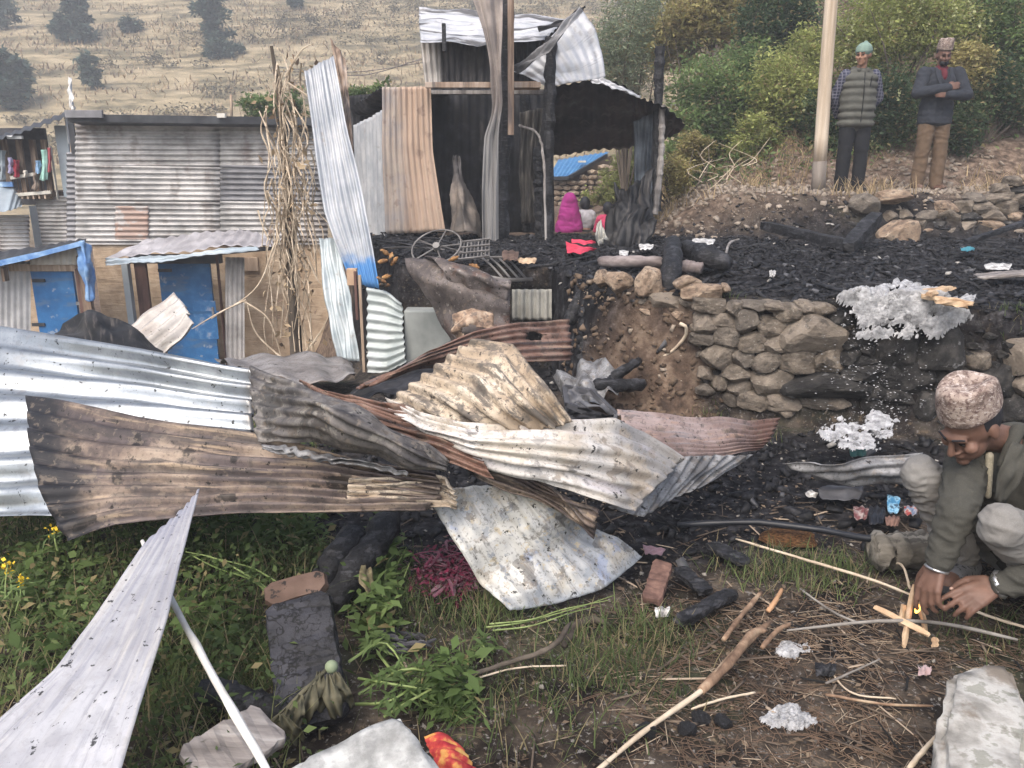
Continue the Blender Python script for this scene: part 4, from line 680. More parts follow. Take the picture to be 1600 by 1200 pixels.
boulder('white_boulder', [(1487, 1048, 0), (1530, 1030, 0), (1574, 1034, 0), (1600, 1075, .0), (1615, 1130, 0), (1600, 1260, 0), (1472, 1260, 0), (1470, 1140, 0), (1480, 1090, 0)], .20, .24, WB, 'white weathered boulder at the bottom right corner', 8)
# ================================================================ vegetation
def leafmat(name, c1, c2, c3, dry=(.30, .24, .12), dryf=.12, tr=.48):
    b_ = 1.35 if 'blue' in name or 'grass' in name or name == 'straw' else 1.6 if 'weed' in name or 'short' in name or 'fresh' in name else 2.7 if 'yellow' in name or 'olive' in name else 2.5; c1, c2, c3 = [tuple(q*b_ for q in c) for c in (c1, c2, c3)]
    return M(name, [(.3, c1), (.5, c2), (.7, c3)], [('i', .0, .5, tuple(q*.6 for q in c2), .6), ('i', 1-dryf, 1-dryf+.02, dry, .9)], rough=.7, scale=2.2, detail=3, trans=tr)
G_MID = leafmat('leaf_mid_green', (.035, .055, .022), (.075, .11, .04), (.12, .16, .06))
G_YEL = leafmat('leaf_yellow_green', (.08, .09, .03), (.15, .165, .055), (.23, .24, .09))
G_DRK = leafmat('leaf_dark_green', (.018, .032, .018), (.035, .058, .028), (.065, .09, .04))
G_GRY = leafmat('leaf_grey_green', (.07, .09, .06), (.12, .145, .09), (.18, .20, .13))
G_OLV = leafmat('leaf_olive', (.08, .075, .03), (.16, .145, .06), (.25, .22, .10), dryf=.3)
G_BLU = leafmat('leaf_blue_green', (.045, .075, .062), (.075, .115, .092), (.115, .16, .12), dryf=.03, tr=.3)
G_BRT = leafmat('leaf_fresh_green', (.055, .085, .028), (.09, .135, .045), (.14, .19, .07), dryf=.05)
FLW = leafmat('pale_flower', (.20, .21, .11), (.30, .31, .17), (.40, .40, .24), dryf=0)
DRYG = leafmat('dry_grass', (.22, .155, .10), (.36, .27, .17), (.50, .39, .25), dry=(.16, .11, .08), dryf=.25, tr=.15)
STRAW = leafmat('straw', (.055, .036, .025), (.11, .072, .048), (.19, .135, .09), dry=(.36, .29, .21), dryf=.12, tr=.05)
BARK = M('bark', [(.3, (.05, .04, .032)), (.7, (.14, .115, .09))], rough=.95, bump=((12, 12, 3), .6, .02), scale=(9, 9, 2))
TWIG = M('pale_twig', [(.3, (.38, .30, .22)), (.55, (.52, .43, .32)), (.75, (.64, .55, .43))], rough=.9, scale=8)
TWIGG = M('grey_twig', [(.3, (.14, .125, .11)), (.7, (.30, .28, .25))], rough=.9, scale=8)
def crown_pts(lobes, n, clump, r):
    P = []
    tot = sum(l[1][0]*l[1][1]*l[1][2] for l in lobes)**1.0
    for c, s in lobes:
        m = int(n*s[0]*s[1]*s[2]/tot); k_ = max(10, m//clump)
        d = r.normal(size=(k_, 3)); d /= np.linalg.norm(d, axis=1, keepdims=True); rad = r.random(k_)**.33*(.72+.36*r.random(k_))
        cc = d*rad[:, None]*np.array(s)+np.array(tuple(c))
        w_ = r.integers(0, k_, m); sz = (.08+.13*r.random(k_))*max(s)
        P.append(cc[w_]+r.normal(size=(m, 3))*sz[w_][:, None]*np.array([1, 1, .7]))
    return np.concatenate(P)
def leafcloud(name, P, size, mat, parent, r, asp=.45, tilt=1.3, droop=False):
    n = len(P); s = size*(.55+.9*r.random(n)); S = np.stack([s*asp, s, s], -1); R = rot_rand(n, tilt, r)
    if droop:
        R = rot_rand(n, .35, r); Rx = np.array([[1, 0, 0], [0, 0, 1], [0, -1, 0]], float); R = R @ Rx[None]
    v, f = scatter(*LEAF, P, R, S)
    return mk(name, v, f, mat, parent)
def bush(name, lab, cat, lobes, n, size, mat, seed, group=None, clump=45, stems=5, flowers=0, fmat=None, asp=.45, base=None):
    """lobes: (px, py, Y, half width px, half height px)"""
    r = np.random.default_rng(seed); L_ = []
    for (x, y, Y, hw, hh) in lobes:
        p = D(x, y, Y); k_ = PXM(p); L_.append((p, (hw*k_, max(hw, hh)*k_*.8, hh*k_)))
    low = min(l[0].z-l[1][2] for l in L_); c0 = L_[0][0]; gz = Z(c0.x, c0.y)
    b0 = base or Vector((c0.x, c0.y, min(gz, low+.4)))
    o = thing(name, lab, cat, b0, group)
    leafcloud('crown', crown_pts(L_, n, clump, r), size, mat, o, r, asp)
    g = Geo()
    for l in L_:
        for q in range(stems):
            e = l[0]+Vector((r.normal()*l[1][0]*.5, r.normal()*l[1][1]*.4, r.random()*l[1][2]*.7))
            m_ = (b0+e)/2+Vector((r.normal()*.12, r.normal()*.1, .1*l[1][2])); rr = .012+.02*max(l[1])*.5
            g.tube(spline([b0-Vector((0, 0, .1)), m_, e], 7), [rr, rr*.9, rr*.8, rr*.65, rr*.5, rr*.35, rr*.2], 5)
    g.build('trunk', BARK, o)
    if flowers:
        pts = crown_pts(L_, flowers*12, 12, r); idx = r.integers(0, len(pts), flowers); V = []; 
        c = pts[idx]; P2 = np.concatenate([c+np.array([0, 0, -.018*k])+r.normal(size=c.shape)*.006 for k in range(9)])
        leafcloud('flower', P2, .035, fmat or FLW, o, r, .8, 3)
    return o
BG = 'shrubs on the bank behind the two men'
bush('willow_shrub', 'tall pale grey-green willowy shrub rising behind the shack roof', 'shrub', [(985, 60, 16, 62, 95), (960, 120, 16, 40, 70), (1020, 30, 17, 40, 70)], 15000, .085, G_GRY, 1, BG, asp=.28)
bush('round_shrub', 'rounded mid green shrub beside the right end of the shack', 'shrub', [(1110, 170, 12.8, 70, 85), (1075, 220, 12.4, 40, 60), (1160, 130, 13.2, 55, 70)], 17000, .07, G_MID, 2, BG)
bush('upper_shrub', 'olive shrub above the rounded green one at the top edge', 'shrub', [(1110, 20, 15, 75, 60), (1060, 60, 15.5, 40, 60)], 12000, .09, G_OLV, 3, BG)
bush('dark_shrub', 'dark green shrub left of the wooden pole at the top edge', 'shrub', [(1215, 25, 14, 60, 70), (1180, 80, 14, 45, 50)], 14000, .075, G_DRK, 4, BG)
bush('yellowish_shrub', 'yellow-green shrub sloping down left of the wooden pole', 'shrub', [(1225, 150, 12.3, 60, 75), (1180, 220, 11.8, 45, 45), (1262, 90, 12.8, 45, 50)], 17000, .06, G_YEL, 5, BG)
bush('flowering_shrub', 'pale flowering shrub spreading above and between the two men', 'shrub', [(1400, 40, 12.0, 95, 60), (1470, 30, 12, 70, 50), (1350, 80, 11.9, 50, 50)], 19000, .055, G_YEL, 6, BG, flowers=230)
bush('drooping_shrub', 'dark shrub with pale drooping flower spikes between the two men', 'shrub', [(1390, 170, 11.7, 60, 80), (1330, 200, 11.7, 60, 60), (1280, 190, 11.8, 45, 55)], 18000, .055, G_DRK, 7, BG, flowers=90)
bush('right_shrub', 'mid green shrub at the top right corner', 'shrub', [(1560, 40, 12.2, 75, 75), (1620, 90, 12, 60, 70)], 15000, .06, G_MID, 8, BG)
bush('shadowy_shrub', 'dark overhanging shrub at right of the man in the navy jacket', 'shrub', [(1545, 140, 11.5, 65, 55), (1500, 190, 11.3, 38, 55), (1600, 150, 11.5, 50, 50)], 15000, .055, G_DRK, 9, BG)
bush('dry_shrub', 'tawny dry shrub leaning over the right man\'s shoulder', 'shrub', [(1510, 110, 11.4, 45, 45)], 6000, .06, G_OLV, 10, BG)
bush('low_bush', 'low olive bush at the path just right of the shack', 'shrub', [(1056, 275, 10.8, 22, 38), (1085, 235, 11.5, 30, 30)], 6000, .05, G_OLV, 11, BG)
bush('house_bush', 'yellow-green bush half covering the stone house wall', 'shrub', [(965, 280, 17, 28, 34), (985, 262, 17.5, 22, 34), (940, 305, 16.8, 28, 16)], 6000, .07, G_YEL, 12)
bush('roof_bush', 'small green bush behind the left roof of the shack', 'shrub', [(560, 160, 14, 30, 28), (600, 140, 14.2, 22, 18)], 3500, .07, G_MID, 13)
bush('yard_bush', 'green bush behind the long roof by the dead vine', 'shrub', [(410, 172, 17, 36, 24), (450, 165, 17, 30, 26)], 3500, .09, G_MID, 14)
TG = 'blue-green trees on the far hillside'
for i, (lab, lobes) in enumerate([('broad dark tree high on the hillside near the top left', [(118, 0, 62, 16, 26), (112, 30, 62, 26, 18), (96, 50, 62, 20, 16), (132, 54, 62, 18, 15)]), ('dark tree at the top edge above the long roof', [(336, -6, 62, 20, 24), (328, 22, 62, 26, 18), (340, 50, 61, 18, 18), (334, 72, 61, 10, 12)]),
        ('large dark tree at the left edge above the balcony', [(14, 100, 53, 20, 22), (8, 135, 52, 28, 26), (34, 130, 53, 14, 20), (22, 160, 52, 16, 16)]), ('small tree right of the prayer flag pole', [(138, 112, 54, 20, 30)]), ('small dark tree in the top left corner', [(8, 22, 62, 18, 26)]), ('low bushy tree under the dark tree at the top', [(345, 78, 58, 34, 14)]),
        ('small bush above the middle of the long roof', [(205, 40, 62, 14, 14)]), ('tiny dark bush at the top edge right of the dark tree', [(462, 5, 62, 10, 12)])]):
    yb = max(l[1]+l[4] for l in lobes); Yg = onG(lobes[0][0], yb).y+.5; lobes = [(a_, b_, Yg, c_, d_) for a_, b_, _q, c_, d_ in lobes]
    bush('hillside_tree', lab, 'tree', lobes, 4200 if i < 3 else 1500, .42 if i < 3 else .34, G_BLU, 30+i, TG, clump=110, stems=3)
# uncountable scrub and dry grass on the hillside
def ground_pts(n, x0, x1, y0, y1, r, mask=None):
    x = r.uniform(x0, x1, n); y = r.uniform(y0, y1, n)
    if mask is not None:
        k_ = r.random(n) < mask(x, y); x, y = x[k_], y[k_]
    return np.stack([x, y, zfun(x, y)], -1)
r = np.random.default_rng(50)
c = ground_pts(1500, -46, 34, 40, 90, r, lambda x, y: np.clip((fbm(x*.12, y*.2, 3, 21)-.42)*6, .03, 1))
P = np.repeat(c, 90, 0)+r.normal(size=(len(c)*90, 3))*np.repeat((.3+.9*r.random(len(c))**2)[:, None], 90, 0)*np.array([1, 1, .45])+np.array([0, 0, .3])
tag(leafcloud('hillside_scrub', P, .20, leafmat('scrub_leaf', (.035, .035, .024), (.06, .056, .038), (.09, .082, .055), dryf=.2, tr=.3), None, r), 'low grey-brown scrub dotted over the far hillside', 'scrub', kind='stuff')
def blades(name, P, hgt, wid, mat, r, lean=.5, curve=.5):
    n = len(P); a = r.random(n)*2*math.pi; h_ = hgt*(.45+.8*r.random(n)); l = lean*(.3+r.random(n)); w_ = wid*(.6+.7*r.random(n))
    d = np.stack([np.cos(a), np.sin(a), a*0], -1); s = np.stack([-np.sin(a), np.cos(a), a*0], -1); up = np.array([0, 0, 1.0])
    V = []
    for t, ww in ((0, 1), (.4, .85), (.75, .55), (1, .05)):
        c_ = P+d*(h_*l*(t*.5+t*t*curve))[:, None]+up*(h_*(t-.25*t*t*l))[:, None]
        V += [c_-s*(w_*ww*.5)[:, None], c_+s*(w_*ww*.5)[:, None]]
    V = np.stack(V, 1).reshape(-1, 3); b_ = (np.arange(n)*8)[:, None, None]
    f = (np.array([(0, 1, 3, 2), (2, 3, 5, 4), (4, 5, 7, 6)])[None]+b_).reshape(-1, 4)
    return mk(name, V, f, mat)
c = ground_pts(30000, -45, 32, 40, 84, r, lambda x, y: np.clip((fbm(x*.1, y*.35, 3, 25)-.3)*4, .05, 1))
tag(blades('hillside_grass', c, .38, .09, DRYG, r, 1.0), 'dry tan grass covering the far hillside', 'grass', kind='stuff')
# undergrowth on the near bank
c = ground_pts(26000, 1.5, 10, 10.5, 17.5, r, lambda x, y: ss(.2, 1.0, x-.205*y+.5)*ss(10.6, 11.6, y+.6*(fbm(x, y, 2, 4)-.5)-.4*ss(4.2, 5.5, x)))
c[:, 2] += .25*r.random(len(c))
tag(leafcloud('bank_undergrowth', c, .075, G_MID, None, r), 'tangled green undergrowth covering the near bank', 'undergrowth', kind='stuff')
c = ground_pts(9000, 1.7, 8, 9.2, 13, r, lambda x, y: np.clip((fbm(x*1.2, y*1.2, 3, 31)-.38)*4, 0, 1))
tag(blades('bank_grass', c, .22, .012, leafmat('bank_dry', (.10, .075, .045), (.20, .15, .09), (.32, .25, .15)), r, .9), 'dry grass along the upper path and bank foot', 'grass', kind='stuff')
def atG_(x, y):
    p = H(x, y, 0); return Vector((p.x, p.y, Z(p.x, p.y)))
# ---- field weeds in the foreground
def fieldmask(x, y): return ss(-.55, -1.0, x+.22*(y-2.4))*.95
c = ground_pts(1700, -3.6, -.2, 1.3, 4.3, r, lambda x, y: np.clip(fieldmask(x, y)*.9, 0, 1)); n = 24
P = np.repeat(c, n, 0); t = r.random(len(P)); P[:, 2] += t*.24; P[:, :2] += r.normal(size=(len(P), 2))*(.02+.05*t)[:, None]
tag(leafcloud('field_weeds', P, .027, leafmat('weed_leaf', (.032, .05, .018), (.065, .095, .032), (.11, .14, .05), dryf=.12), None, r, .5), 'low tangled green weeds in the field at left', 'weeds', kind='stuff')
c2 = ground_pts(9000, -3.6, 0, 1.3, 4.4, r, lambda x, y: np.clip(fieldmask(x, y), 0, 1))
tag(blades('field_stems', c2, .22, .005, leafmat('weed_stem', (.05, .065, .025), (.11, .13, .05), (.20, .20, .09), dry=(.34, .27, .16), dryf=.3), r, .8), 'thin green and dry stems among the field weeds', 'weeds', kind='stuff')
PP = []
for x, y, sx, sy, n in [(380, 870, 70, 30, 520), (470, 850, 40, 25, 260), (600, 900, 28, 40, 260), (590, 1000, 30, 40, 200), (120, 1000, 110, 110, 700), (60, 900, 60, 60, 420), (330, 1000, 50, 60, 260), (700, 1110, 40, 20, 140)]:
    for _ in range(n):
        p = atG_(x+r.normal()*sx*.6, y+r.normal()*sy*.6); PP.append((p.x, p.y, p.z+.02+.16*r.random()**1.5))
tag(leafcloud('broadleaf_weeds', np.array(PP), .05, leafmat('weed_broad', (.05, .08, .025), (.085, .13, .04), (.13, .18, .06), dryf=.05), None, r, .45, .9), 'broad-leaved bright green weeds around the burnt plank and at left', 'weeds', kind='stuff')
# short grass patches across the middle and right
spots = [(1185, 900, .22, 260), (1250, 890, .16, 160), (1290, 920, .16, 140), (1330, 900, .15, 160), (600, 890, .16, 260), (560, 940, .18, 260), (620, 950, .16, 200), (960, 1030, .28, 420), (920, 1060, .25, 240), (1020, 1000, .15, 250), (740, 1090, .25, 300), (840, 1150, .3, 160), (690, 980, .25, 260), (760, 960, .2, 300), (1560, 1000, .2, 160), (480, 880, .25, 500), (400, 900, .25, 500), (350, 1010, .3, 700), (400, 1050, .25, 500), (300, 1100, .3, 600), (1590, 640, .2, 260), (1120, 620, .12, 160), (1185, 690, .1, 90)]
PP = []
for x, y, s, n in spots:
    p = onG(x, y); q = np.stack([p.x+r.normal(size=n)*s*.5, p.y+r.normal(size=n)*s*.4], -1); PP.append(np.stack([q[:, 0], q[:, 1], zfun(q[:, 0], q[:, 1])], -1))
tag(blades('grass_patches', np.concatenate(PP), .085, .004, leafmat('short_grass', (.045, .065, .025), (.09, .125, .045), (.15, .19, .07), dry=(.28, .23, .13), dryf=.25), r, .9), 'short green grass in patches over the dark soil', 'grass', kind='stuff')
c = ground_pts(18000, -1.6, 2.4, 1.5, 3.3, r, lambda x, y: np.clip(.10+.9*ss(.2, .5, x)*ss(2.9, 2.4, y), 0, 1)*np.clip((fbm(x*2, y*2, 3, 41)-.34)*5, 0.05, 1))
n = len(c); S = np.stack([.0012+.0022*r.random(n)**2, .025+.12*r.random(n)**1.5, np.full(n, .002)], -1); a = rot_rand(n, .12, r)
v, f = scatter(CHUNK[0], CHUNK[1], c+np.array([0, 0, .008]), a, S)
tag(mk('straw_litter', v, f, STRAW), 'brown straw and thin twigs littering the soil', 'straw', kind='stuff')
c = ground_pts(7000, -2.4, 3, 1.4, 5.0, r, lambda x, y: .35+.65*ss(-.6, 0, x)); n = len(c); s = .006+.016*r.random(n)**3
v, f = scatter(CHUNK[0], CHUNK[1], c, rot_rand(n, 3, r), np.stack([s, s*.8, s*.6], -1))
tag(mk('soil_crumbs', v, f, M('soil_crumb', [(.3, (.03, .026, .022)), (.7, (.11, .095, .08))], [('i', .8, .82, (.26, .24, .21)), ('i', .3, .1, (.008, .008, .009))], rough=.95)), 'crumbs of soil, char and grit on the field', 'grit', kind='stuff')
c = ground_pts(4200, -2.6, 2.6, 1.4, 4.0, r, lambda x, y: .25+.75*ss(-.4, .4, x)); c[:, 2] += .008
tag(leafcloud('leaf_litter', c, .022, leafmat('dead_leaf', (.03, .022, .016), (.06, .043, .03), (.10, .075, .05), dry=(.02, .018, .017), dryf=.3, tr=.1), None, r, .6, .4), 'small dead leaves and flakes on the soil', 'litter', kind='stuff')
n = 700; c = ground_pts(n, -.8, 2.5, 1.5, 3.6, r, lambda x, y: np.clip(.25+ss(.2, .6, x), 0, 1)); n = len(c)
v, f = scatter(CHUNK[0], CHUNK[1], c+np.array([0, 0, .012]), rot_rand(n, .15, r), np.stack([.004+.006*r.random(n)**2, .05+.16*r.random(n)**2, .004+.003*r.random(n)], -1))
tag(mk('twig_litter', v, f, M('twig_litter', [(.3, (.05, .038, .03)), (.7, (.15, .115, .085))], [('i', .85, .9, (.34, .27, .2)), ('i', .2, .1, (.012, .012, .012))], rough=.95)), 'broken twigs and splinters strewn over the soil', 'twigs', kind='stuff')
# ---- single plants
def weed_plant(name, lab, cat, base, stems, mat, lmat, leaf=.06, nl=9, seed=0, stem_r=.004, flower=None):
    r_ = np.random.default_rng(seed); b0 = base; o = thing(name, lab, cat, b0)
    LP = []; FP = []
    for st in stems:
        pts = spline(st, 12); Geo().tube(pts, [stem_r*(1-.6*i/11) for i in range(12)], 5).build('stem', mat, o)
        for q in range(nl):
            LP.append(np.array(tuple(pts[2+int(r_.random()*9.9)]))+r_.normal(size=3)*.012)
        FP.append(pts[-1])
    leafcloud('leaves', np.array(LP), leaf, lmat, o, r_, .20, 1.0)
    if flower:
        [leafcloud('flower', np.array([tuple(q)])+r_.normal(size=(16, 3))*.011, .013, flower, o, r_, .9, 2) for q in FP]
    return o
SG = M('green_stem', [(.3, (.12, .17, .05)), (.7, (.24, .30, .11))], rough=.6, scale=9)
def hs(*p): return [H(x, y, z) for x, y, z in p]
weed_plant('leaning_weed', 'bright green stalks leaning against the charred upright plank', 'weed', onG(440, 960), [hs((430, 928, .12), (380, 895, .18), (335, 872, .22), (290, 862, .24)), hs((432, 935, .10), (390, 905, .16), (340, 888, .19), (300, 868, .23)), hs((440, 915, .12), (400, 890, .16), (360, 878, .2), (322, 870, .22)), hs((430, 950, .05), (415, 930, .1), (405, 905, .12), (420, 885, .12))], SG, G_BRT, .05, 10, 1)
weed_plant('tall_weed', 'upright green weed behind the charred plank in the shade', 'weed', onG(465, 900), [hs((470, 900, .0), (465, 870, .06), (480, 850, .1)), hs((460, 890, .0), (440, 850, .1), (430, 830, .14)), hs((480, 890, 0), (500, 860, .06), (498, 838, .1)), hs((450, 900, 0), (425, 870, .08), (400, 850, .12))], SG, G_MID, .06, 14, 2)
weed_plant('cut_stalks', 'heap of freshly cut green stalks beside the charred plank', 'cut stalks', onG(640, 1090), [hs((545, 1034, .10), (600, 1004, .10), (640, 1060, .06), (660, 1110, .03)), hs((560, 1060, .08), (620, 1070, .1), (690, 1080, .08), (740, 1090, .04)), hs((560, 1085, .06), (620, 1050, .1), (680, 1040, .09), (730, 1045, .05)), hs((590, 1020, .06), (640, 1080, .08), (700, 1110, .03), (730, 1130, .02)), hs((555, 1100, .05), (610, 1095, .08), (660, 1060, .09), (700, 1030, .05)), hs((600, 1120, .03), (650, 1090, .08), (705, 1070, .08), (760, 1120, .02)), hs((570, 1070, .05), (640, 1045, .12), (700, 1060, .08), (735, 1070, .03))], SG, G_BRT, .05, 70, 3, .005)
weed_plant('cut_stalk_tuft', 'small pale green cut tuft right of the stalk heap', 'weed', onG(755, 1030), [hs((740, 1020, .02), (752, 1005, .06), (765, 1000, .05)), hs((760, 1030, .02), (756, 1010, .07), (745, 1005, .06)), hs((750, 1035, .02), (765, 1015, .05), (772, 1020, .03))], SG, G_BRT, .04, 22, 4)
weed_plant('upright_sprig', 'leafy green sprig left of the maroon cloth', 'weed', onG(620, 920), [hs((610, 930, .02), (618, 890, .08), (635, 855, .14)), hs((600, 920, .02), (605, 880, .1), (622, 862, .12)), hs((620, 935, .02), (632, 900, .07), (640, 880, .1)), hs((590, 960, .01), (598, 925, .06), (588, 905, .08))], SG, G_BRT, .045, 14, 5)
weed_plant('bent_stalks', 'bundle of thin yellow-green stalks lying below the mottled sheet', 'cut stalks', onG(830, 975), [hs((760, 980, .04), (820, 972, .05), (900, 950, .06), (960, 930, .05)), hs((770, 985, .03), (830, 978, .05), (890, 958, .06), (930, 948, .05)), hs((765, 975, .04), (830, 968, .06), (880, 952, .06), (950, 938, .06))], SG, G_YEL, .02, 2, 6, .0035)
YFL = M('yellow_petal', (.70, .48, .03), rough=.6)
weed_plant('yellow_flower', 'weed with bright yellow flowers at the left edge', 'flower', onG(20, 930), [hs((20, 950, .1), (18, 920, .16), (14, 890, .2)), hs((25, 955, .1), (32, 930, .15), (30, 908, .18)), hs((15, 950, .1), (8, 925, .16), (12, 880, .22)), hs((90, 860, .2), (86, 845, .24), (84, 828, .27))], SG, G_MID, .04, 16, 7, flower=YFL)
# wilted plant with a seed head over the charred plank
wp = thing('wilted_plant', 'wilted grey-brown plant with round seed head over the charred plank', 'plant', onG(470, 1160))
WLT = M('wilted_leaf', [(.3, (.05, .048, .03)), (.6, (.12, .11, .07)), (.8, (.20, .185, .125))], rough=.8, scale=9)
Geo().tube(spline(hs((430, 1130, .12), (470, 1085, .16), (515, 1042, .2)), 10), [.009, .009, .008, .008, .007, .007, .006, .006, .006, .006], 6).build('stem', WLT, wp, True)
bm = bmesh.new(); bmesh.ops.create_uvsphere(bm, u_segments=12, v_segments=8, radius=.019); me = bpy.data.meshes.new('seed_head'); bm.to_mesh(me); bm.free()
me.transform(Matrix.Translation(H(518, 1042, .2))); me.materials.append(M('seed_head_green', (.20, .24, .15), rough=.7)); me.polygons.foreach_set('use_smooth', np.ones(len(me.polygons), bool)); link('seed_head', me, wp)
for i, (x, y, x2, y2) in enumerate([(500, 1050, 498, 1120), (515, 1055, 525, 1125), (470, 1085, 455, 1150), (450, 1105, 425, 1150), (525, 1050, 545, 1110), (490, 1070, 478, 1130), (440, 1115, 470, 1160)]):
    sheet('leaf', [[H(x-4, y, .19), H((x+x2)/2-16, (y+y2)/2, .16), H(x2-8, y2, .08)], [H(x+4, y, .19), H((x+x2)/2+14, (y+y2)/2, .15), H(x2+10, y2-8, .09)]], WLT, ('u', 2, .004), (.010, 9), .03, parent=wp, res=18, thick=.0015, seed=i)
tag(sheet('dry_leaf', [[H(564, 884, .17), H(560, 905, .18), H(574, 930, .13)], [H(576, 880, .15), H(584, 905, .15), H(577, 932, .12)]], M('curled_tan_leaf', [(.3, (.10, .085, .04)), (.7, (.24, .20, .115))], rough=.7, scale=30), ('u', 1, .006), (.006, 8), .0, res=14, thick=.0015), 'single curled tan leaf hanging before the charred log', 'leaf')
# dead climber on its post
dv = thing('dead_vine', 'dead straw-coloured climber hanging on a bare trunk before the long house', 'vine', D(460, 560, 8.2))
rv = random.Random(5)
P = spline([D(466, 590, 8.2), D(455, 420, 8.2), D(447, 260, 8.2), D(436, 150, 8.2), D(424, 72, 8.2)], 22); Geo().tube(P, [.07-.0026*i for i in range(22)], 8).build('trunk', BARK, dv)
for i in range(64):
    x0 = rv.gauss(445, 16); y0 = rv.uniform(85, 330); x1 = x0+rv.gauss(18, 22); x1 = min(max(x1, 418), 512); y1 = min(565, y0+rv.uniform(90, 330)); pts = []
    for t in range(7):
        f_ = t/6; pts.append(D(x0+(x1-x0)*f_+rv.gauss(0, 6), y0+(y1-y0)*f_, 8.1+rv.gauss(0, .10)))
    Geo().tube(spline(pts, 22), [.008*(1-.4*j/21)*rv.uniform(.7, 1.2) for j in range(22)], 5).build('tendril', TWIG, dv)
for pts in ([(385, 468), (340, 490), (300, 514)], [(430, 380), (400, 450), (330, 498)], [(445, 120), (470, 80), (490, 68)], [(450, 130), (480, 150), (492, 165)], [(470, 560), (500, 520), (520, 480)], [(380, 470), (420, 500), (440, 560)], [(480, 400), (498, 440), (512, 445)], [(440, 560), (400, 520), (385, 470)]):
    Geo().tube(spline([D(x, y, 8.0) for x, y in pts], 14), [.012-.0006*j for j in range(14)], 5).build('branch', TWIG, dv)
rr_ = np.random.default_rng(9); pts = np.array([tuple(D(rv.gauss(458, 22), rv.uniform(90, 545), 8.1+rv.gauss(0, .12))) for _ in range(260)]); leafcloud('dry_leaves', pts, .07, DRYG, dv, rr_, .5, 2)
# ================================================================ charred timbers, litter and small things
r = np.random.default_rng(77); rd = random.Random(12)
def timber(name, a, b_, w_, h_, mat, lab, cat='timber', jit=.008, seg=14, n=8, group=None, up=(0, 0, 1)):
    """a rough-hewn beam with uneven burnt faces"""
    a, b_ = Vector(a), Vector(b_); t = (b_-a).normalized(); x = t.cross(Vector(up)).normalized(); y = x.cross(t)
    V = []; prof = [(-.5, -.5), (0, -.53), (.5, -.5), (.53, 0), (.5, .5), (0, .52), (-.5, .5), (-.53, 0)]
    for i in range(seg+1):
        f_ = i/seg; c = a.lerp(b_, f_); e = .75 if i in (0, seg) else 1
        for (p, q) in prof: V.append(c+x*(p*w_*e+rd.uniform(-jit, jit))+y*(q*h_*e+rd.uniform(-jit, jit))+t*(rd.uniform(-jit, jit)))
    Fs = [(i*8+k, i*8+(k+1) % 8, (i+1)*8+(k+1) % 8, (i+1)*8+k) for i in range(seg) for k in range(8)]+[tuple(range(7, -1, -1)), tuple(seg*8+k for k in range(8))]
    o = mk(name, V, Fs, mat, None, False)
    return T(o, lab, cat, group) if lab else o
def log(name, pts, rad, mat, lab, cat='log', n=10, smooth=True, group=None):
    P = spline(pts, 16); rr = [(rad if not hasattr(rad, '__len__') else np.interp(i/15, np.linspace(0, 1, len(rad)), rad))*(1+rd.uniform(-.06, .06)) for i in range(16)]
    q_ = (P[-1]-P[0]).length/15; P = [p+Vector((rd.uniform(-1, 1), rd.uniform(-1, 1), rd.uniform(-1, 1)))*min(rr[i]*.12, q_*.2) for i, p in enumerate(P)]
    rr = [a*rd.uniform(.93, 1.07) for a in rr]; rr[0] *= .8; rr[-1] *= .7
    g = Geo().tube(P, rr, n); g.v = [tuple(Vector(v_)+Vector((rd.uniform(-1, 1), rd.uniform(-1, 1), rd.uniform(-1, 1)))*rr[i//n]*.10) for i, v_ in enumerate(g.v)]
    o = g.build(name, mat, None, smooth)
    return T(o, lab, cat, group) if lab else o
# foreground
cp = thing('charred_plank', 'wide charred plank with brown unburnt end standing in the weeds', 'plank', onG(490, 1130))
a, b_ = H(461, 905, .30), H(492, 1135, .06)
o = timber('board', a.lerp(b_, .16), b_, .19, .045, CHARP, None, seg=20, jit=.003, up=(0, -.6, .8)); o.parent = cp; o.location = o.location-cp.location
BRB = M('scorched_brown_end', [(.3, (.075, .045, .032)), (.7, (.16, .105, .08))], [('n', 'o', 18, .6, .68, (.02, .016, .014))], rough=.8)
o = timber('unburnt_end', a, a.lerp(b_, .16), .185, .046, BRB, None, seg=4, jit=.002, up=(0, -.6, .8)); o.parent = cp; o.location = o.location-cp.location
log('charred_log', [H(612, 806, .22), H(570, 870, .16), H(512, 945, .08)], [.055, .055, .05], CHAR, 'charred round log leaning under the heap beside the plank')
log('charred_beam', [H(560, 830, .2), H(520, 880, .15), H(490, 925, .1)], [.05, .055, .04], CHAR, 'short cracked charred beam behind the wide charred plank')
log('charred_stub', [H(315, 1076, .10), H(380, 1096, .09), H(445, 1118, .07)], [.035, .042, .04], CHAR, 'short charred log lying at the foot of the plank')
timber('grey_board', H(300, 1205, .20), H(425, 1130, .20), .14, .03, GREYX, 'grey-brown board beside the slab stone at the bottom edge', 'board', .003, up=(.1, -.2, 1))
log('white_stick', [H(222, 846, .40), H(270, 940, .36), H(335, 1060, .34), H(418, 1205, .33)], [.008, .009, .010, .011], M('peeled_white_stick', [(.3, (.50, .48, .44)), (.7, (.68, .66, .62))], rough=.7, scale=9), 'peeled white stick crossing the lilac sheet to the slab stone', 'stick')
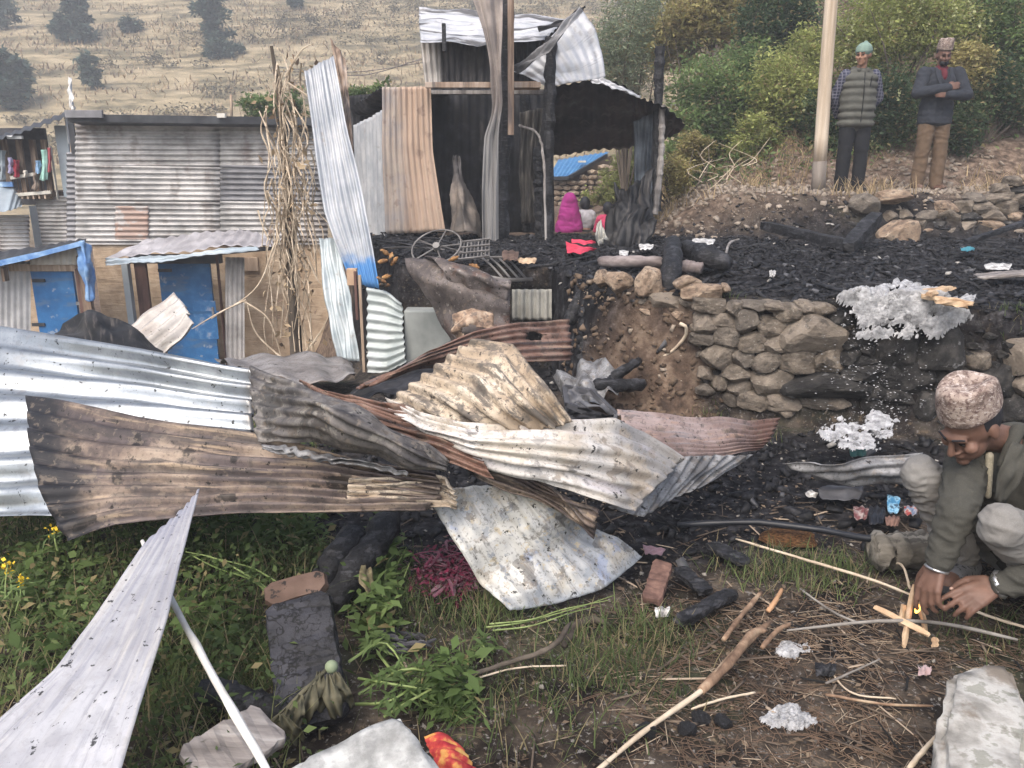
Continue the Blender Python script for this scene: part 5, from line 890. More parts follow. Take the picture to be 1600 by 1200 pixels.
tag(sheet('red_cloth', [[H(662, 1150, .05), H(686, 1143, .07), H(706, 1150, .06), H(722, 1166, .05)], [H(670, 1172, .06), H(698, 1168, .10), H(720, 1176, .08), H(736, 1188, .05)], [H(690, 1215, .06), H(716, 1215, .09), H(736, 1215, .07), H(752, 1215, .05)]], M('red_orange_cloth', [(.35, (.30, .02, .03)), (.52, (.48, .06, .05)), (.62, (.62, .28, .08)), (.8, (.66, .42, .14))], rough=.8, scale=14), ('u', 5, .004), (.012, 6), .0, res=40, thick=.003, stiff=.1, creases=0), 'red and orange printed cloth beside the slab stone', 'cloth')
mc = thing('maroon_cloth', 'shredded maroon cloth lying in the shade under the mottled sheet', 'cloth', onG(705, 910)); MR = cloth('maroon_fibre', (.12, .010, .035))
P_ = np.array([tuple(H(705+rd.gauss(0, 26), 893+rd.gauss(0, 17), .02+abs(rd.gauss(0, .025)))) for _ in range(1300)]); leafcloud('shreds', P_, .026, MR, mc, r, .35, 1.0)
for i in range(14):
    x, y = rd.uniform(655, 760), rd.uniform(856, 928); q = [H(x+rd.uniform(-30, 30), y+rd.uniform(-16, 16), .02+rd.uniform(0, .07)) for _ in range(4)]
    Geo().tube(spline(q, 10), [.002, .005, .007, .006, .008, .005, .006, .007, .005, .002], 5, flat=.35).build('strip', MR, mc)
dc = thing('dark_cloth', 'scorched dark rag on the grass left of the stalks', 'cloth', onG(640, 1000)); DR = cloth('scorched_rag', (.045, .042, .05))
for i in range(9):
    x, y = rd.uniform(600, 660), rd.uniform(985, 1010); q = [H(x+rd.uniform(-22, 22), y+rd.uniform(-10, 10), .02+rd.uniform(0, .05)) for _ in range(4)]
    Geo().tube(spline(q, 10), [.006, .012, .016, .014, .016, .013, .014, .015, .01, .004], 5, flat=.5).build('strip', DR, dc)
# boards and bricks right of the mottled sheet
BRK = M('burnt_wood_red', [(.3, (.09, .05, .04)), (.7, (.22, .13, .10))], rough=.85, scale=(14, 14, 3))
timber('red_board', H(1036, 880, .1), H(1018, 940, .05), .07, .03, BRK, 'short red-brown board end right of the mottled sheet', 'board', .003)
timber('black_board', H(1060, 888, .06), H(1106, 925, .04), .06, .02, CHAR, 'black board lying right of the red-brown board', 'board', .004)
timber('black_board', H(1146, 925, .05), H(1060, 972, .05), .05, .025, CHAR, 'longer black board crossing below the other black board', 'board', .004)
timber('black_board', H(1110, 850, .05), H(1165, 880, .04), .07, .02, CHAR, 'flat black board in the shade above the grass tuft', 'board', .004)
log('old_root', [H(880, 1010, .03), H(900, 978, .03), H(925, 968, .03), H(950, 975, .02)], [.010, .016, .014, .008], BARK, 'grey fibrous root lump below the mottled sheet', 'root')
log('mossy_stick', [H(700, 1065, .06), H(780, 1040, .06), H(860, 1012, .07), H(890, 975, .08)], [.006, .008, .009, .009], BARK, 'fuzzy grey stick on the grass below the mottled sheet', 'stick')
ps = cloth('pink_scrap', (.20, .13, .16))
tag(sheet('pink_scrap', [[H(1004, 852, .08), H(1040, 858, .08)], [H(1008, 866, .06), H(1034, 868, .06)]], ps, ('u', 2, .003), (.008, 8), .02, res=14), 'small dusty pink cloth scrap at the mottled sheet corner', 'cloth')
# hose
HOSE = M('black_hose', [(.3, (.010, .011, .014)), (.7, (.022, .024, .03))], rough=.35)
log('hose', [H(1058, 820, .06), H(1120, 818, .08), H(1185, 816, .10), H(1270, 826, .10), H(1350, 840, .12), H(1410, 843, .14), H(1500, 842, .12)], .014, HOSE, 'black plastic hose running behind the crouching man', 'hose', 10)
OCH = M('burnt_log_grey', [(.3, (.09, .08, .065)), (.5, (.16, .145, .12)), (.7, (.24, .22, .185))], [('n', 'o', (4, 24, 24), .55, .65, (.05, .045, .038), .8)], rough=.95, bump=[((4, 40, 40), .7, .008), (50, .5, .004)], scale=(4, 16, 16))
log('cut_log', [H(1366, 862, .09), H(1400, 860, .09), H(1452, 858, .09)], .072, OCH, 'short grey-brown cut log under the hose', 'log', 12)
# big forked branch and sticks
br = thing('branch', 'long forked dry branch running from the bottom edge to the kindling', 'branch', onG(1080, 1080))
TW2 = M('red_brown_branch', [(.3, (.12, .075, .05)), (.55, (.26, .17, .11)), (.75, (.38, .29, .20))], rough=.85, bump=((30, 30, 6), .4, .004), scale=(14, 14, 5))
Geo().tube(spline([H(920, 1215, .03), H(1010, 1140, .04), H(1095, 1080, .05), H(1130, 1045, .06)], 14), [.006, .007, .006, .007, .008, .007, .008, .009, .008, .009, .010, .011, .012, .013], 7).build('stem', TWIG, br, True)
Geo().tube(spline([H(1095, 1080, .05), H(1130, 1045, .06), H(1165, 1005, .06), H(1205, 970, .05)], 12), [.013, .015, .017, .015, .017, .016, .014, .015, .014, .012, .011, .006], 7).build('fork', TW2, br, True)
Geo().tube(spline([H(1105, 1072, .05), H(1145, 1030, .08), H(1175, 990, .07), H(1198, 985, .06)], 12), [.009, .012, .013, .015, .014, .015, .013, .014, .013, .012, .010, .005], 7).build('fork', TW2, br, True)
def stick(pts, rad, mat, lab, grp='sticks gathered on the soil'):
    rad = [a*.75 for a in rad]
    return log('stick', [H(x, y, z) for x, y, z in pts], rad, mat, lab, 'stick', 6, True, grp)
stick([(1230, 985, .04), (1330, 974, .05), (1400, 970, .06), (1480, 975, .06), (1590, 1000, .04)], [.006, .009, .009], TWIGG, 'long grey stick passing under the kindling')
stick([(1150, 842, .04), (1260, 875, .06), (1360, 905, .06), (1425, 930, .05)], [.007, .008, .006], TWIG, 'straight pale stalk from the hose down to the kindling')
stick([(1290, 1085, .03), (1380, 1100, .03), (1458, 1103, .03)], [.006, .005], TW2, 'thin brown stick above the white ash patch')
stick([(1500, 945, .05), (1560, 968, .05), (1620, 985, .05)], [.007, .007], TWIG, 'pale stick beside the crouching man\'s left hand')
stick([(1375, 1030, .04), (1320, 1055, .03), (1290, 1068, .02)], [.004, .006], TWIGG, 'short dark twig on the bare soil')
stick([(1080, 1108, .03), (1130, 1092, .03), (1180, 1082, .03)], [.005, .005], TWIG, 'short pale twig below the forked branch')
stick([(1390, 880, .05), (1410, 884, .08), (1422, 920, .05)], [.006, .007], TWIG, 'small arched twig behind the kindling')
stick([(1250, 920, .03), (1300, 955, .03), (1345, 975, .03)], [.005, .006], TWIGG, 'thin stick crossing the grass left of the kindling')
stick([(1130, 1000, .05), (1160, 960, .05), (1190, 925, .04)], [.013, .012], TW2, 'thick red-brown stick upper left of the forked branch')
stick([(1200, 955, .04), (1212, 938, .05), (1222, 920, .04)], [.014, .010], M('orange_splinter', [(.3, (.30, .15, .07)), (.7, (.46, .27, .15))], rough=.8), 'short orange wood splinter beside the forked branch')
stick([(1190, 1012, .04), (1215, 985, .05), (1235, 975, .04)], [.012, .010], TW2, 'broken red-brown stick end right of the fork')
stick([(1290, 1040, .02), (1330, 1082, .02), (1400, 1092, .02)], [.004, .004], TWIG, 'fine straw-coloured twig on the bare soil')
stick([(1420, 1200, .05), (1450, 1165, .05), (1475, 1140, .04)], [.010, .008], TWIG, 'pale twig leaning on the white boulder')
stick([(885, 1040, .04), (800, 1045, .05), (700, 1075, .03)], [.004, .004], TWIG, 'thin bent stem on the grass below the mottled sheet')
KN = M('split_kindling', [(.3, (.34, .22, .13)), (.6, (.50, .36, .23)), (.8, (.62, .48, .34))], rough=.8, scale=(14, 14, 4))
for q, (p0, p1, lab) in enumerate([((1412, 1010, .02), (1428, 915, .10), 'upright split kindling stick under the crouching man\'s right hand'), ((1447, 985, .02), (1432, 930, .09), 'kindling splint held at the flame by the crouching man'), ((1367, 948, .07), (1452, 992, .05), 'kindling stick laid across the upright ones'), ((1408, 978, .02), (1412, 945, .08), 'short kindling stick left of the upright one'), ((1461, 1012, .01), (1461, 996, .04), 'tiny stub of kindling standing in the soil')]):
    timber('kindling', H(*p0), H(*p1), .018, .012, KN, lab, 'kindling', .002, 6, group='kindling for the small fire', up=(.3, -.8, .2))
fl_ = Geo(); c = H(1432, 952, .085)
V = []; 
for i, (t, rr) in enumerate([(0, .004), (.25, .009), (.5, .008), (.75, .005), (1, .0008)]):
    for k_ in range(8): V.append(c+Vector((math.cos(k_*.785)*rr+.004*math.sin(t*4), math.sin(k_*.785)*rr, (t-.3)*.045)))
fl_.add(V, [(i*8+k_, i*8+(k_+1) % 8, (i+1)*8+(k_+1) % 8, (i+1)*8+k_) for i in range(4) for k_ in range(8)])
T(fl_.build('flame', M('flame', (.9, .4, .08), emit=((1, .45, .08), 3.0)), None, True), 'tiny orange flame at the kindling between the man\'s hands', 'flame')
# ash and trash
def flakes(name, lab, cat, cx, cy, hw, hh, n, mat, on=None, zz=None, size=.02, seed=1):
    rr_ = np.random.default_rng(seed); P = []
    while len(P) < n:
        a_, d_ = rr_.random()*6.283, rr_.random()**.7; x, y = cx+math.cos(a_)*hw*d_, cy+math.sin(a_)*hh*d_
        if float(fbm(np.array([x*.045]), np.array([y*.09]), 3, seed)[0]) < .36+.17*d_**2: continue
        p = (H(x, y, zz) if zz is not None else D(x, y, on(x, y)) if on else onG(x, y, 1)); P.append(tuple(p+Vector((0, 0, rr_.random()*.012))))
    P = np.array(P); n = len(P); s = size*(.35+rr_.random(n)); v, f = scatter(CHUNK[0], CHUNK[1], P, rot_rand(n, .28, rr_), np.stack([s, s*.8, s*.22], -1))
    return tag(mk(name, v, f, mat), lab, cat, kind='stuff')
ASH = M('white_ash', [(.3, (.46, .46, .47)), (.7, (.68, .68, .69))], [('i', .2, .9, (.26, .26, .265)), ('i', .92, .93, (.10, .10, .10))], rough=.95)
def ash_y(x, y):
    p = H(x, y, .80); return p.y if p.y > float(wall_y(p.x))+.02 else float(wall_y(D(x, y, 4.6).x))-.12
POW = M('ash_powder', [(.3, (.24, .24, .245)), (.5, (.40, .40, .405)), (.7, (.56, .56, .57))], [('n', 'o', 16, .60, .68, (.10, .10, .10), .7), ('n', 'o', 60, .58, .66, (.30, .30, .30), .6)], rough=1, bump=[(30, .8, .02), (110, .7, .006)], scale=18)
def ash(name, lab, cx, cy, hw, hh, at, seed, thick=.03, thr=.42, nx=90, ny=44):
    """a soft powdery layer draped over what it fell on, with a torn outline"""
    U, V_ = np.meshgrid(np.linspace(-1, 1, nx), np.linspace(-1, 1, ny)); X, Y_ = cx+U*hw, cy+V_*hh
    q = fbm(X*.035+seed, Y_*.07, 4, seed)+.16*vn(X*.25, Y_*.4, seed+2)-.34*(U**2+V_**2)**1.5+.10
    P = np.array([[tuple(at(float(a), float(b))) for a, b in zip(ra, rb)] for ra, rb in zip(X, Y_)])
    hgt = np.clip((q-thr)*1.6, 0, .5)*thick*2+.012*vn(X*.5, Y_*.8, seed+5)*(q > thr)
    P[..., 2] += hgt+.004; P[..., 1] -= hgt*.5
    ix = np.arange(nx*ny).reshape(ny, nx); f = np.stack([ix[1:, :-1], ix[1:, 1:], ix[:-1, 1:], ix[:-1, :-1]], -1).reshape(-1, 4)
    qc = (q[:-1, :-1]+q[1:, 1:]+q[1:, :-1]+q[:-1, 1:]).ravel()/4
    return tag(mk(name, P.reshape(-1, 3), f[qc > thr], POW, None, True), lab, 'ash', kind='stuff')
def gz_(x, y):
    p = H(x, y, 0); return Vector((p.x, p.y, 0))
def atG(x, y):
    z = 0.0
    for _ in range(3): p = H(x, y, z); z = Z(p.x, p.y)
    return H(x, y, z)
def atT(x, y):
    p = H(x, y, .79)
    if p.y > float(wall_y(p.x))+.03: return Vector((p.x, p.y, max(.78, Z(p.x, p.y))+.01))
    return D(x, y, float(wall_y(D(x, y, 4.6).x))-.13)
ash('ash_heap', 'white ash heaped on the edge of the burnt terrace', 1408, 488, 112, 46, atT, 3, .07)
ash('ash_fall', 'white ash flakes at the foot of the wall behind the man', 1345, 672, 92, 38, lambda x, y: D(x, y, 4.25-(y-650)*.008), 4, .010, .60, 140, 70)
ash('ash_patch', 'white ash patch on the soil at the lower right', 1236, 1124, 52, 24, atG, 6, .01, .46, 60, 30)
ash('ash_spill', 'small white ash spill near the forked branch', 1242, 1018, 34, 16, atG, 7, .008, .46, 40, 24)
flakes('ash_flecks', 'white ash flecks scattered around the ash heap and wall foot', 'ash', 1370, 575, 120, 130, 420, ASH, on=lambda x, y: atT(x, y).y if y < 560 else float(wall_y(D(x, y, 4.6).x))-.16, size=.010, seed=9)
n = 420; x = r.uniform(-1.0, 6.0, n); y = r.uniform(4.6, 9.0, n); k_ = (y > wall_y(x)+.15); x, y = x[k_], y[k_]; n = len(x)
v, f = scatter(CHUNK[0], CHUNK[1], np.stack([x, y, zfun(x, y)+.02], -1), rot_rand(n, .3, r), np.stack([.015+.03*r.random(n), .12+.45*r.random(n)**2, .012+.02*r.random(n)], -1))
tag(mk('charred_splinters', v, f, CHAR), 'charred splinters and laths mixed into the burnt rubble', 'rubble', kind='stuff')
DWHT = M('dirty_white', [(.35, (.22, .21, .20)), (.5, (.45, .44, .42)), (.65, (.64, .63, .61))], rough=.7, scale=30)
def wad(name, lab, cat, x, y, hw, hh, mat, z=None, seed=0, Y=None):
    p = (lambda a, b_: D(a, b_, Y)) if Y else (lambda a, b_: H(a, b_, z))
    hw, hh = hw*.8, hh*.75; lift = Vector((0, 0, .012 if not Y else .03))
    return tag(sheet(name, [[p(x-hw, y-hh), p(x, y-hh*1.1), p(x+hw, y-hh*.8)], [p(x-hw*1.1, y)+lift, p(x, y)+lift*1.6, p(x+hw, y)+lift], [p(x-hw*.9, y+hh), p(x, y+hh), p(x+hw*.8, y+hh*.9)]], mat, ('u', 2, .003), (.010, 9), .02, res=18, thick=.002, seed=seed), lab, cat)
wad('blue_wrapper', 'crumpled light blue wrapper behind the crouching man', 'wrapper', 1396, 788, 12, 18, M('blue_wrapper', [(.4, (.06, .20, .34)), (.5, (.25, .45, .58)), (.6, (.04, .08, .12))], rough=.35, scale=20), .08, 1)
wad('red_wrapper', 'crumpled red and white wrapper right of the blue one', 'wrapper', 1424, 798, 14, 9, M('red_wrapper', [(.42, (.26, .05, .045)), (.5, (.40, .33, .29)), (.6, (.15, .18, .25))], rough=.4, scale=26), .07, 2)
wad('pink_wrapper', 'small pinkish bag scrap left of the blue wrapper', 'wrapper', 1345, 802, 14, 12, M('pink_wrapper', [(.42, (.14, .05, .05)), (.55, (.30, .24, .22))], rough=.4, scale=26), .07, 3)
wad('dark_bag', 'dark plastic bag lump beside the pinkish scrap', 'bag', 1370, 806, 16, 18, HOSE, .07, 4)
wad('white_scrap', 'tiny white plastic scrap in the dark soil under the flat sheet', 'plastic', 1268, 774, 12, 4, DWHT, .04, 5)
wad('grey_scrap', 'dark grey slate-like sheet scrap below the right flat sheet', 'metal sheet', 1315, 772, 42, 14, DM, .06, 6)
wad('brown_cup', 'rusty brown can crushed beside the dark bag', 'can', 1395, 815, 14, 9, BRK, .07, 7)
wad('teal_rag', 'dull teal rag under the white ash flakes', 'cloth', 1342, 706, 18, 10, cloth('teal_rag', (.06, .16, .15)), None, 8, Y=4.1)
wad('white_rag', 'dirty white rag below the red-brown board', 'cloth', 1035, 958, 14, 9, DWHT, .04, 9)
wad('pink_tissue', 'small pale pink scrap on the bare soil', 'wrapper', 1445, 1050, 12, 7, cloth('pale_pink', (.5, .36, .36)), .02, 10)
wad('black_lump', 'black charred lump on the soil right of the forked branch', 'char', 1290, 1048, 20, 12, CHAR, .03, 11)
stone(H(1228, 842, .02), (.22, .13, .06), M('orange_sawdust', [(.3, (.05, .026, .014)), (.5, (.14, .066, .026)), (.7, (.24, .12, .05))], rough=1, bump=[(9, .8, .04), (40, .8, .02)], scale=14), None, 77, name='rotten_wood'); tag(COL.objects[-1], 'orange-brown rotten wood lump below the hose', 'wood')
for i, (x, y) in enumerate([(1095, 1135), (1075, 1150), (1130, 1142), (1010, 1150)]):
    stone(onG(x, y)+Vector((0, 0, .015)), (.05, .04, .035), CHAR, None, 500+i, name='charcoal_lump'); o = COL.objects[-1]
    tag(o, ['charcoal lump left of the white ash patch', 'charcoal lump furthest toward the bottom edge', 'charcoal lump nearest the white ash patch', 'charcoal lump on the straw at the bottom centre'][i], 'charcoal', 'charcoal lumps on the straw')
# ---- on the burnt terrace
def tz(x, y): return float(zfun(np.array([x]), np.array([y]))[0])
n = 60000; x = r.uniform(-1.6, 6.5, n); y = r.uniform(4.3, 9.4, n); k_ = r.random(n) < m_burnt(x, y)*(y > wall_y(x)+.02)
x, y = x[k_], y[k_]; n = len(x); s = .005+.045*r.random(n)**6; ln = np.where(r.random(n) < .12, 3.5, 1.4)
v, f = scatter(CHUNK[0], CHUNK[1], np.stack([x, y, zfun(x, y)+s*.2], -1), rot_rand(n, .9, r), np.stack([s*ln, s*.9, s*.6], -1))
BLK = M('char_bits', [(.3, (.004, .004, .005)), (.55, (.013, .013, .015)), (.75, (.04, .04, .045))], [('i', .95, .96, (.09, .09, .095)), ('i', .992, .993, (.36, .34, .31))], rough=.65, scale=20, bump=(60, .5, .01))
tag(mk('char_rubble', v, f, BLK), 'black charred rubble strewn over the burnt terrace floor', 'rubble', kind='stuff')
n = 5200; x = r.uniform(-1.8, 3.0, n); y = r.uniform(2.9, 6.5, n); k_ = (r.random(n) < m_burnt(x, y)) & (y < wall_y(x)-.05); x, y = x[k_], y[k_]; n = len(x); s = .01+.06*r.random(n)**3
v, f = scatter(CHUNK[0], CHUNK[1], np.stack([x, y, zfun(x, y)+s*.2], -1), rot_rand(n, 3, r), np.stack([s*1.4, s*.9, s*.6], -1))
tag(mk('char_scatter', v, f, BLK), 'black charred bits on the soil around the heap', 'rubble', kind='stuff')
n = 2600; x = r.uniform(.25, 1.35, n); y = r.uniform(4.7, 6.0, n); k_ = np.abs(y-wall_y(x)+.12) < .3; x, y = x[k_], y[k_]; n = len(x); s = .008+.045*r.random(n)**3
v, f = scatter(CHUNK[0], CHUNK[1], np.stack([x, y, zfun(x, y)], -1), rot_rand(n, 3, r), np.stack([s*1.3, s, s*.8], -1))
tag(mk('earth_clods', v, f, M('earth_clod', [(.3, (.05, .034, .024)), (.7, (.16, .115, .08))], [('i', .9, .95, (.28, .23, .18))], rough=1, bump=(40, .6, .01))), 'clods and pebbles in the cut earth bank', 'soil', kind='stuff')
n = 3500; x = r.uniform(1.2, 6.5, n); y = r.uniform(9.0, 11.5, n); s = .012+.06*r.random(n)**3
v, f = scatter(CHUNK[0], CHUNK[1], np.stack([x, y, zfun(x, y)+s*.15], -1), rot_rand(n, 3, r), np.stack([s*1.3, s, s*.6], -1))
tag(mk('path_gravel', v, f, M('path_grit', [(.3, (.15, .12, .09)), (.7, (.36, .30, .24))], [('i', .5, .8, (.26, .22, .18))], rough=.95)), 'loose stones and grit along the upper path', 'gravel', kind='stuff')
CT = 'charred timbers on the burnt terrace'
timber('charred_beam', H(1192, 352, .98), H(1332, 384, .88), .10, .09, CHAR, 'long charred beam lying below the rubble wall', group=CT)
timber('charred_beam', H(1370, 338, 1.1), H(1325, 386, .88), .12, .10, CHAR, 'short charred beam propped at the end of the long one', group=CT)
log('pipe_log', [H(938, 408, .86), H(990, 409, .87), H(1036, 410, .86)], .045, M('grey_pink_log', [(.3, (.13, .105, .10)), (.7, (.28, .24, .23))], rough=.8, scale=(3, 20, 20)), 'grey-pink log lying along the terrace edge')
log('pipe_log', [H(1062, 416, .86), H(1080, 417, .86), H(1098, 420, .85)], .045, M('grey_pink_log2', [(.3, (.13, .105, .10)), (.7, (.26, .22, .21))], rough=.8, scale=(3, 20, 20)), 'short grey log end right of the crackled black log')
log('crackled_log', [H(1052, 376, 1.0), H(1050, 410, .92), H(1042, 455, .76)], [.06, .07, .065], CHAR, 'crackled black log standing over the terrace edge')
log('charred_branch', [H(1070, 385, .95), H(1100, 400, .93), H(1140, 415, .88)], [.06, .08, .06], CHAR, 'black charred trunk piece right of the crackled log')
log('charred_post', [D(930, 432, 5.9), D(905, 470, 5.85), D(888, 505, 5.8)], [.05, .055, .05], CHAR, 'charred slanting post at the terrace corner'); log('charred_post', [D(914, 480, 5.75), D(912, 530, 5.7), D(908, 590, 5.6)], [.05, .05, .045], CHAR, 'charred upright post at the earth bank foot')
log('charred_stick', [D(1000, 562, 5.1), D(965, 585, 5.0), D(950, 600, 4.95)], [.03, .035, .03], CHAR, 'black stick lying at the foot of the earth bank'); log('charred_log', [D(1005, 600, 5.0), D(970, 603, 4.9), D(930, 600, 4.85)], [.04, .045, .04], CHAR, 'charred log beside the burnt box')
log('wire', [H(1133, 402, .92), H(1140, 380, .98), H(1155, 374, 1.0)], .010, GREYW, 'bent grey wire sticking up from the burnt floor', 'wire', 6)
log('root_loop', [D(1004, 562, 5.2), D(1040, 555, 5.1), D(1068, 530, 5.05), D(1072, 512, 5.0), D(1062, 505, 5.0)], [.008, .010, .012], TWIG, 'pale root looping out of the earth bank', 'root')
timber('grey_plank', H(1524, 432, .82), H(1610, 426, .86), .2, .02, GREYX, 'grey plank lying flat on the burnt floor at right', 'plank', .003)
timber('dark_pole', H(1510, 378, .95), H(1640, 335, 1.15), .05, .04, CHAR, 'dark pole leaning on the rubble wall at the right edge', 'pole', .004)
wad('white_bag', 'white plastic scrap above the grey plank', 'plastic', 1560, 417, 26, 6, DWHT, .85, 21); wad('cyan_scrap', 'small cyan scrap on the burnt floor', 'plastic', 1512, 390, 14, 3, M('cyan', (.06, .24, .30), rough=.6), .86, 22)
wad('white_board', 'white scrap beside the crackled log', 'plastic', 1100, 378, 22, 6, DWHT, .90, 23); wad('white_rag', 'white rag at the foot of the black buckled sheet', 'cloth', 1010, 386, 14, 5, DWHT, .88, 24); wad('white_rag', 'tiny white rag left of the white one', 'cloth', 975, 396, 9, 5, DWHT, .87, 25)
wad('white_bottle', 'small white lump in the middle of the burnt floor', 'plastic', 1207, 428, 6, 6, DWHT, .84, 26)
kb = [((1440, 462, .86), (1520, 475, .84)), ((1445, 455, .87), (1490, 450, .87)), ((1462, 470, .85), (1512, 478, .83)), ((1450, 460, .88), (1478, 452, .88))]
for i, (a_, b_) in enumerate(kb): timber('split_wood', H(*a_), H(*b_), .035, .025, KN, ['longest split orange log on the ash heap', 'upper left split log on the ash heap', 'lowest split log on the ash heap', 'short topmost split log on the ash heap'][i], 'firewood', .006, 6, group='split wood on the ash heap')
# wheel, rack and bent fork of scorched metal
SC_M = M('scorched_grey_iron', [(.3, (.12, .11, .105)), (.7, (.30, .285, .27))], rough=.6, metal=.3)
wh = thing('wheel', 'scorched thin metal wheel leaning on the terrace edge', 'wheel', D(682, 408, 6.6))
c = D(682, 386, 6.6); ax, ay = Vector((1, 0, .12))*.20, Vector((.05, .45, .55)).normalized()*.165
Geo().tube([c+ax*math.cos(t*math.pi/14)+ay*math.sin(t*math.pi/14) for t in range(29)], .008, 6, False).build('rim', SC_M, wh, True)
for q in range(5): Geo().tube([c, c+ax*math.cos(q*1.256)+ay*math.sin(q*1.256)], .006, 5).build('spoke', SC_M, wh)
Geo().tube([c-ax.cross(ay).normalized()*.03, c+ax.cross(ay).normalized()*.03], .03, 8).build('hub', SC_M, wh)
rk = thing('wire_rack', 'scorched wire rack standing beside the metal wheel', 'rack', D(742, 405, 6.6))
for q in range(9): Geo().tube([D(720+q*5.6, 378-q*.6, 6.65), D(716+q*6, 405-q*.4, 6.5)], .006, 5).build('wire', SC_M, rk)
for q in range(4): Geo().tube([D(719-q*1.2, 378+q*9, 6.64-q*.05), D(766-q*.5, 373+q*9, 6.64-q*.05)], .008, 5).build('wire', SC_M, rk)
fk = thing('bent_grate', 'bent scorched iron grate lying at the terrace edge', 'grate', D(800, 435, 6.5))
for q in range(4): Geo().tube(spline([D(752+q*14, 402+q*1, 6.75), D(768+q*12, 415, 6.5), D(785+q*12, 434, 6.35)], 8), .010, 5).build('bar', SC_M, fk)
Geo().tube(spline([D(762, 432, 6.4), D(790, 437, 6.33), D(832, 436, 6.3)], 8), .016, 6).build('bar', SC_M, fk); Geo().tube([D(750, 402, 6.76), D(796, 402, 6.72)], .012, 6).build('bar', SC_M, fk)
for q in range(9):
    x0, y0 = rd.uniform(598, 660), rd.uniform(370, 392); log('thin_rod', [D(x0-14, y0+rd.uniform(-4, 6), 7.2), D(x0+24, y0+rd.uniform(-4, 5), 7.0), D(x0+70, y0+rd.uniform(-2, 14), 6.8)], .008, SC_M if q % 2 else CHAR, 'thin scorched rod in the tangle left of the wheel', 'rod', 5, True, 'tangle of scorched rods')
CRN = M('roasted_cob', [(.3, (.10, .05, .025)), (.6, (.34, .18, .07)), (.8, (.52, .36, .18))], [('n', 'o', 9, .58, .66, (.03, .025, .02))], rough=.75, scale=14, bump=(50, .5, .01))
cobs = [(601, 394), (611, 402), (596, 437), (601, 445), (709, 404), (741, 416), (598, 408), (745, 421), (616, 408), (604, 432)]
for i, (x0, y0) in enumerate(cobs):
    Yc = 6.45; p = D(x0, y0, Yc); dx = Vector((rd.uniform(-1, 1), rd.uniform(-.3, .3), rd.uniform(-.6, .6))).normalized()*.045
    log('corn_cob', [p-dx, p-dx*.3, p+dx*.4, p+dx], [.008, .019, .018, .008], CRN, ['orange cob at the top left of the burnt terrace edge', 'orange cob just right of the top left one', 'orange cob lowest but one by the blue foot of the tall sheet', 'lowest orange cob by the blue foot of the tall sheet', 'orange cob standing right of the metal wheel', 'pale orange cob below the wire rack', 'orange cob under the pair of top left cobs', 'orange cob touching the one below the wire rack', 'orange cob rightmost of the left cluster', 'orange cob uppermost of the three by the blue foot'][i], 'corn cob', 8, True, 'half-burnt cobs on the terrace edge')
wad('tan_husk', 'pale tan husk lying at the terrace edge right of the grate', 'husk', 824, 408, 18, 5, KN, .86, 31); wad('brown_lump', 'brown scorched lump behind the bent grate', 'lump', 798, 400, 16, 10, BRB, .88, 32)
# electricity pole, wooden
wpole = thing('utility_pole', 'weathered wooden utility pole beside the man in the grey vest', 'pole', D(1280, 300, 10.0))
PW = M('pole_wood', [(.3, (.36, .28, .20)), (.55, (.50, .41, .31)), (.75, (.62, .53, .42))], rough=.85, bump=((40, 40, 2), .4, .006), scale=(14, 14, .8))
Geo().tube(spline([D(1281, 252, 10.0), D(1290, 120, 10.0), D(1299, 0, 10.0), D(1303, -60, 10.0)], 12), [.080-.001*i for i in range(12)], 14).build('shaft', PW, wpole, True)
Geo().tube([D(1278, 306, 10.0), D(1281, 252, 10.0)], [.084, .0815], 14).build('treated_foot', M('pole_foot', [(.3, (.13, .11, .095)), (.7, (.24, .21, .18))], rough=.9, scale=(14, 14, 1)), wpole, True)
for q, (y0, y1) in enumerate([(152, 128), (158, 122)]): log('cable', [D(430, 104+q*8, 20), D(560, y1-10, 22), D(660, 92+q*6, 24)], .012, GREYW, ['upper thin cable strung left of the shack', 'lower thin cable strung left of the shack'][q], 'cable', 5)
# twigs at the bank foot and brush pile
bp = thing('brush_twigs', 'bare pale twigs lying at the foot of the bank', 'twigs', onG(1140, 285))
for q in range(12):
    x0, y0 = rd.uniform(1090, 1170), rd.uniform(255, 300); Geo().tube(spline([D(x0, y0, 10.4), D(x0+rd.uniform(-30, 20), y0-rd.uniform(5, 22), 10.5), D(x0+rd.uniform(-50, 50), y0-rd.uniform(10, 45), 10.7)], 7), [.006, .0055, .005, .0045, .004, .003, .002], 4).build('twig', TWIG, bp)
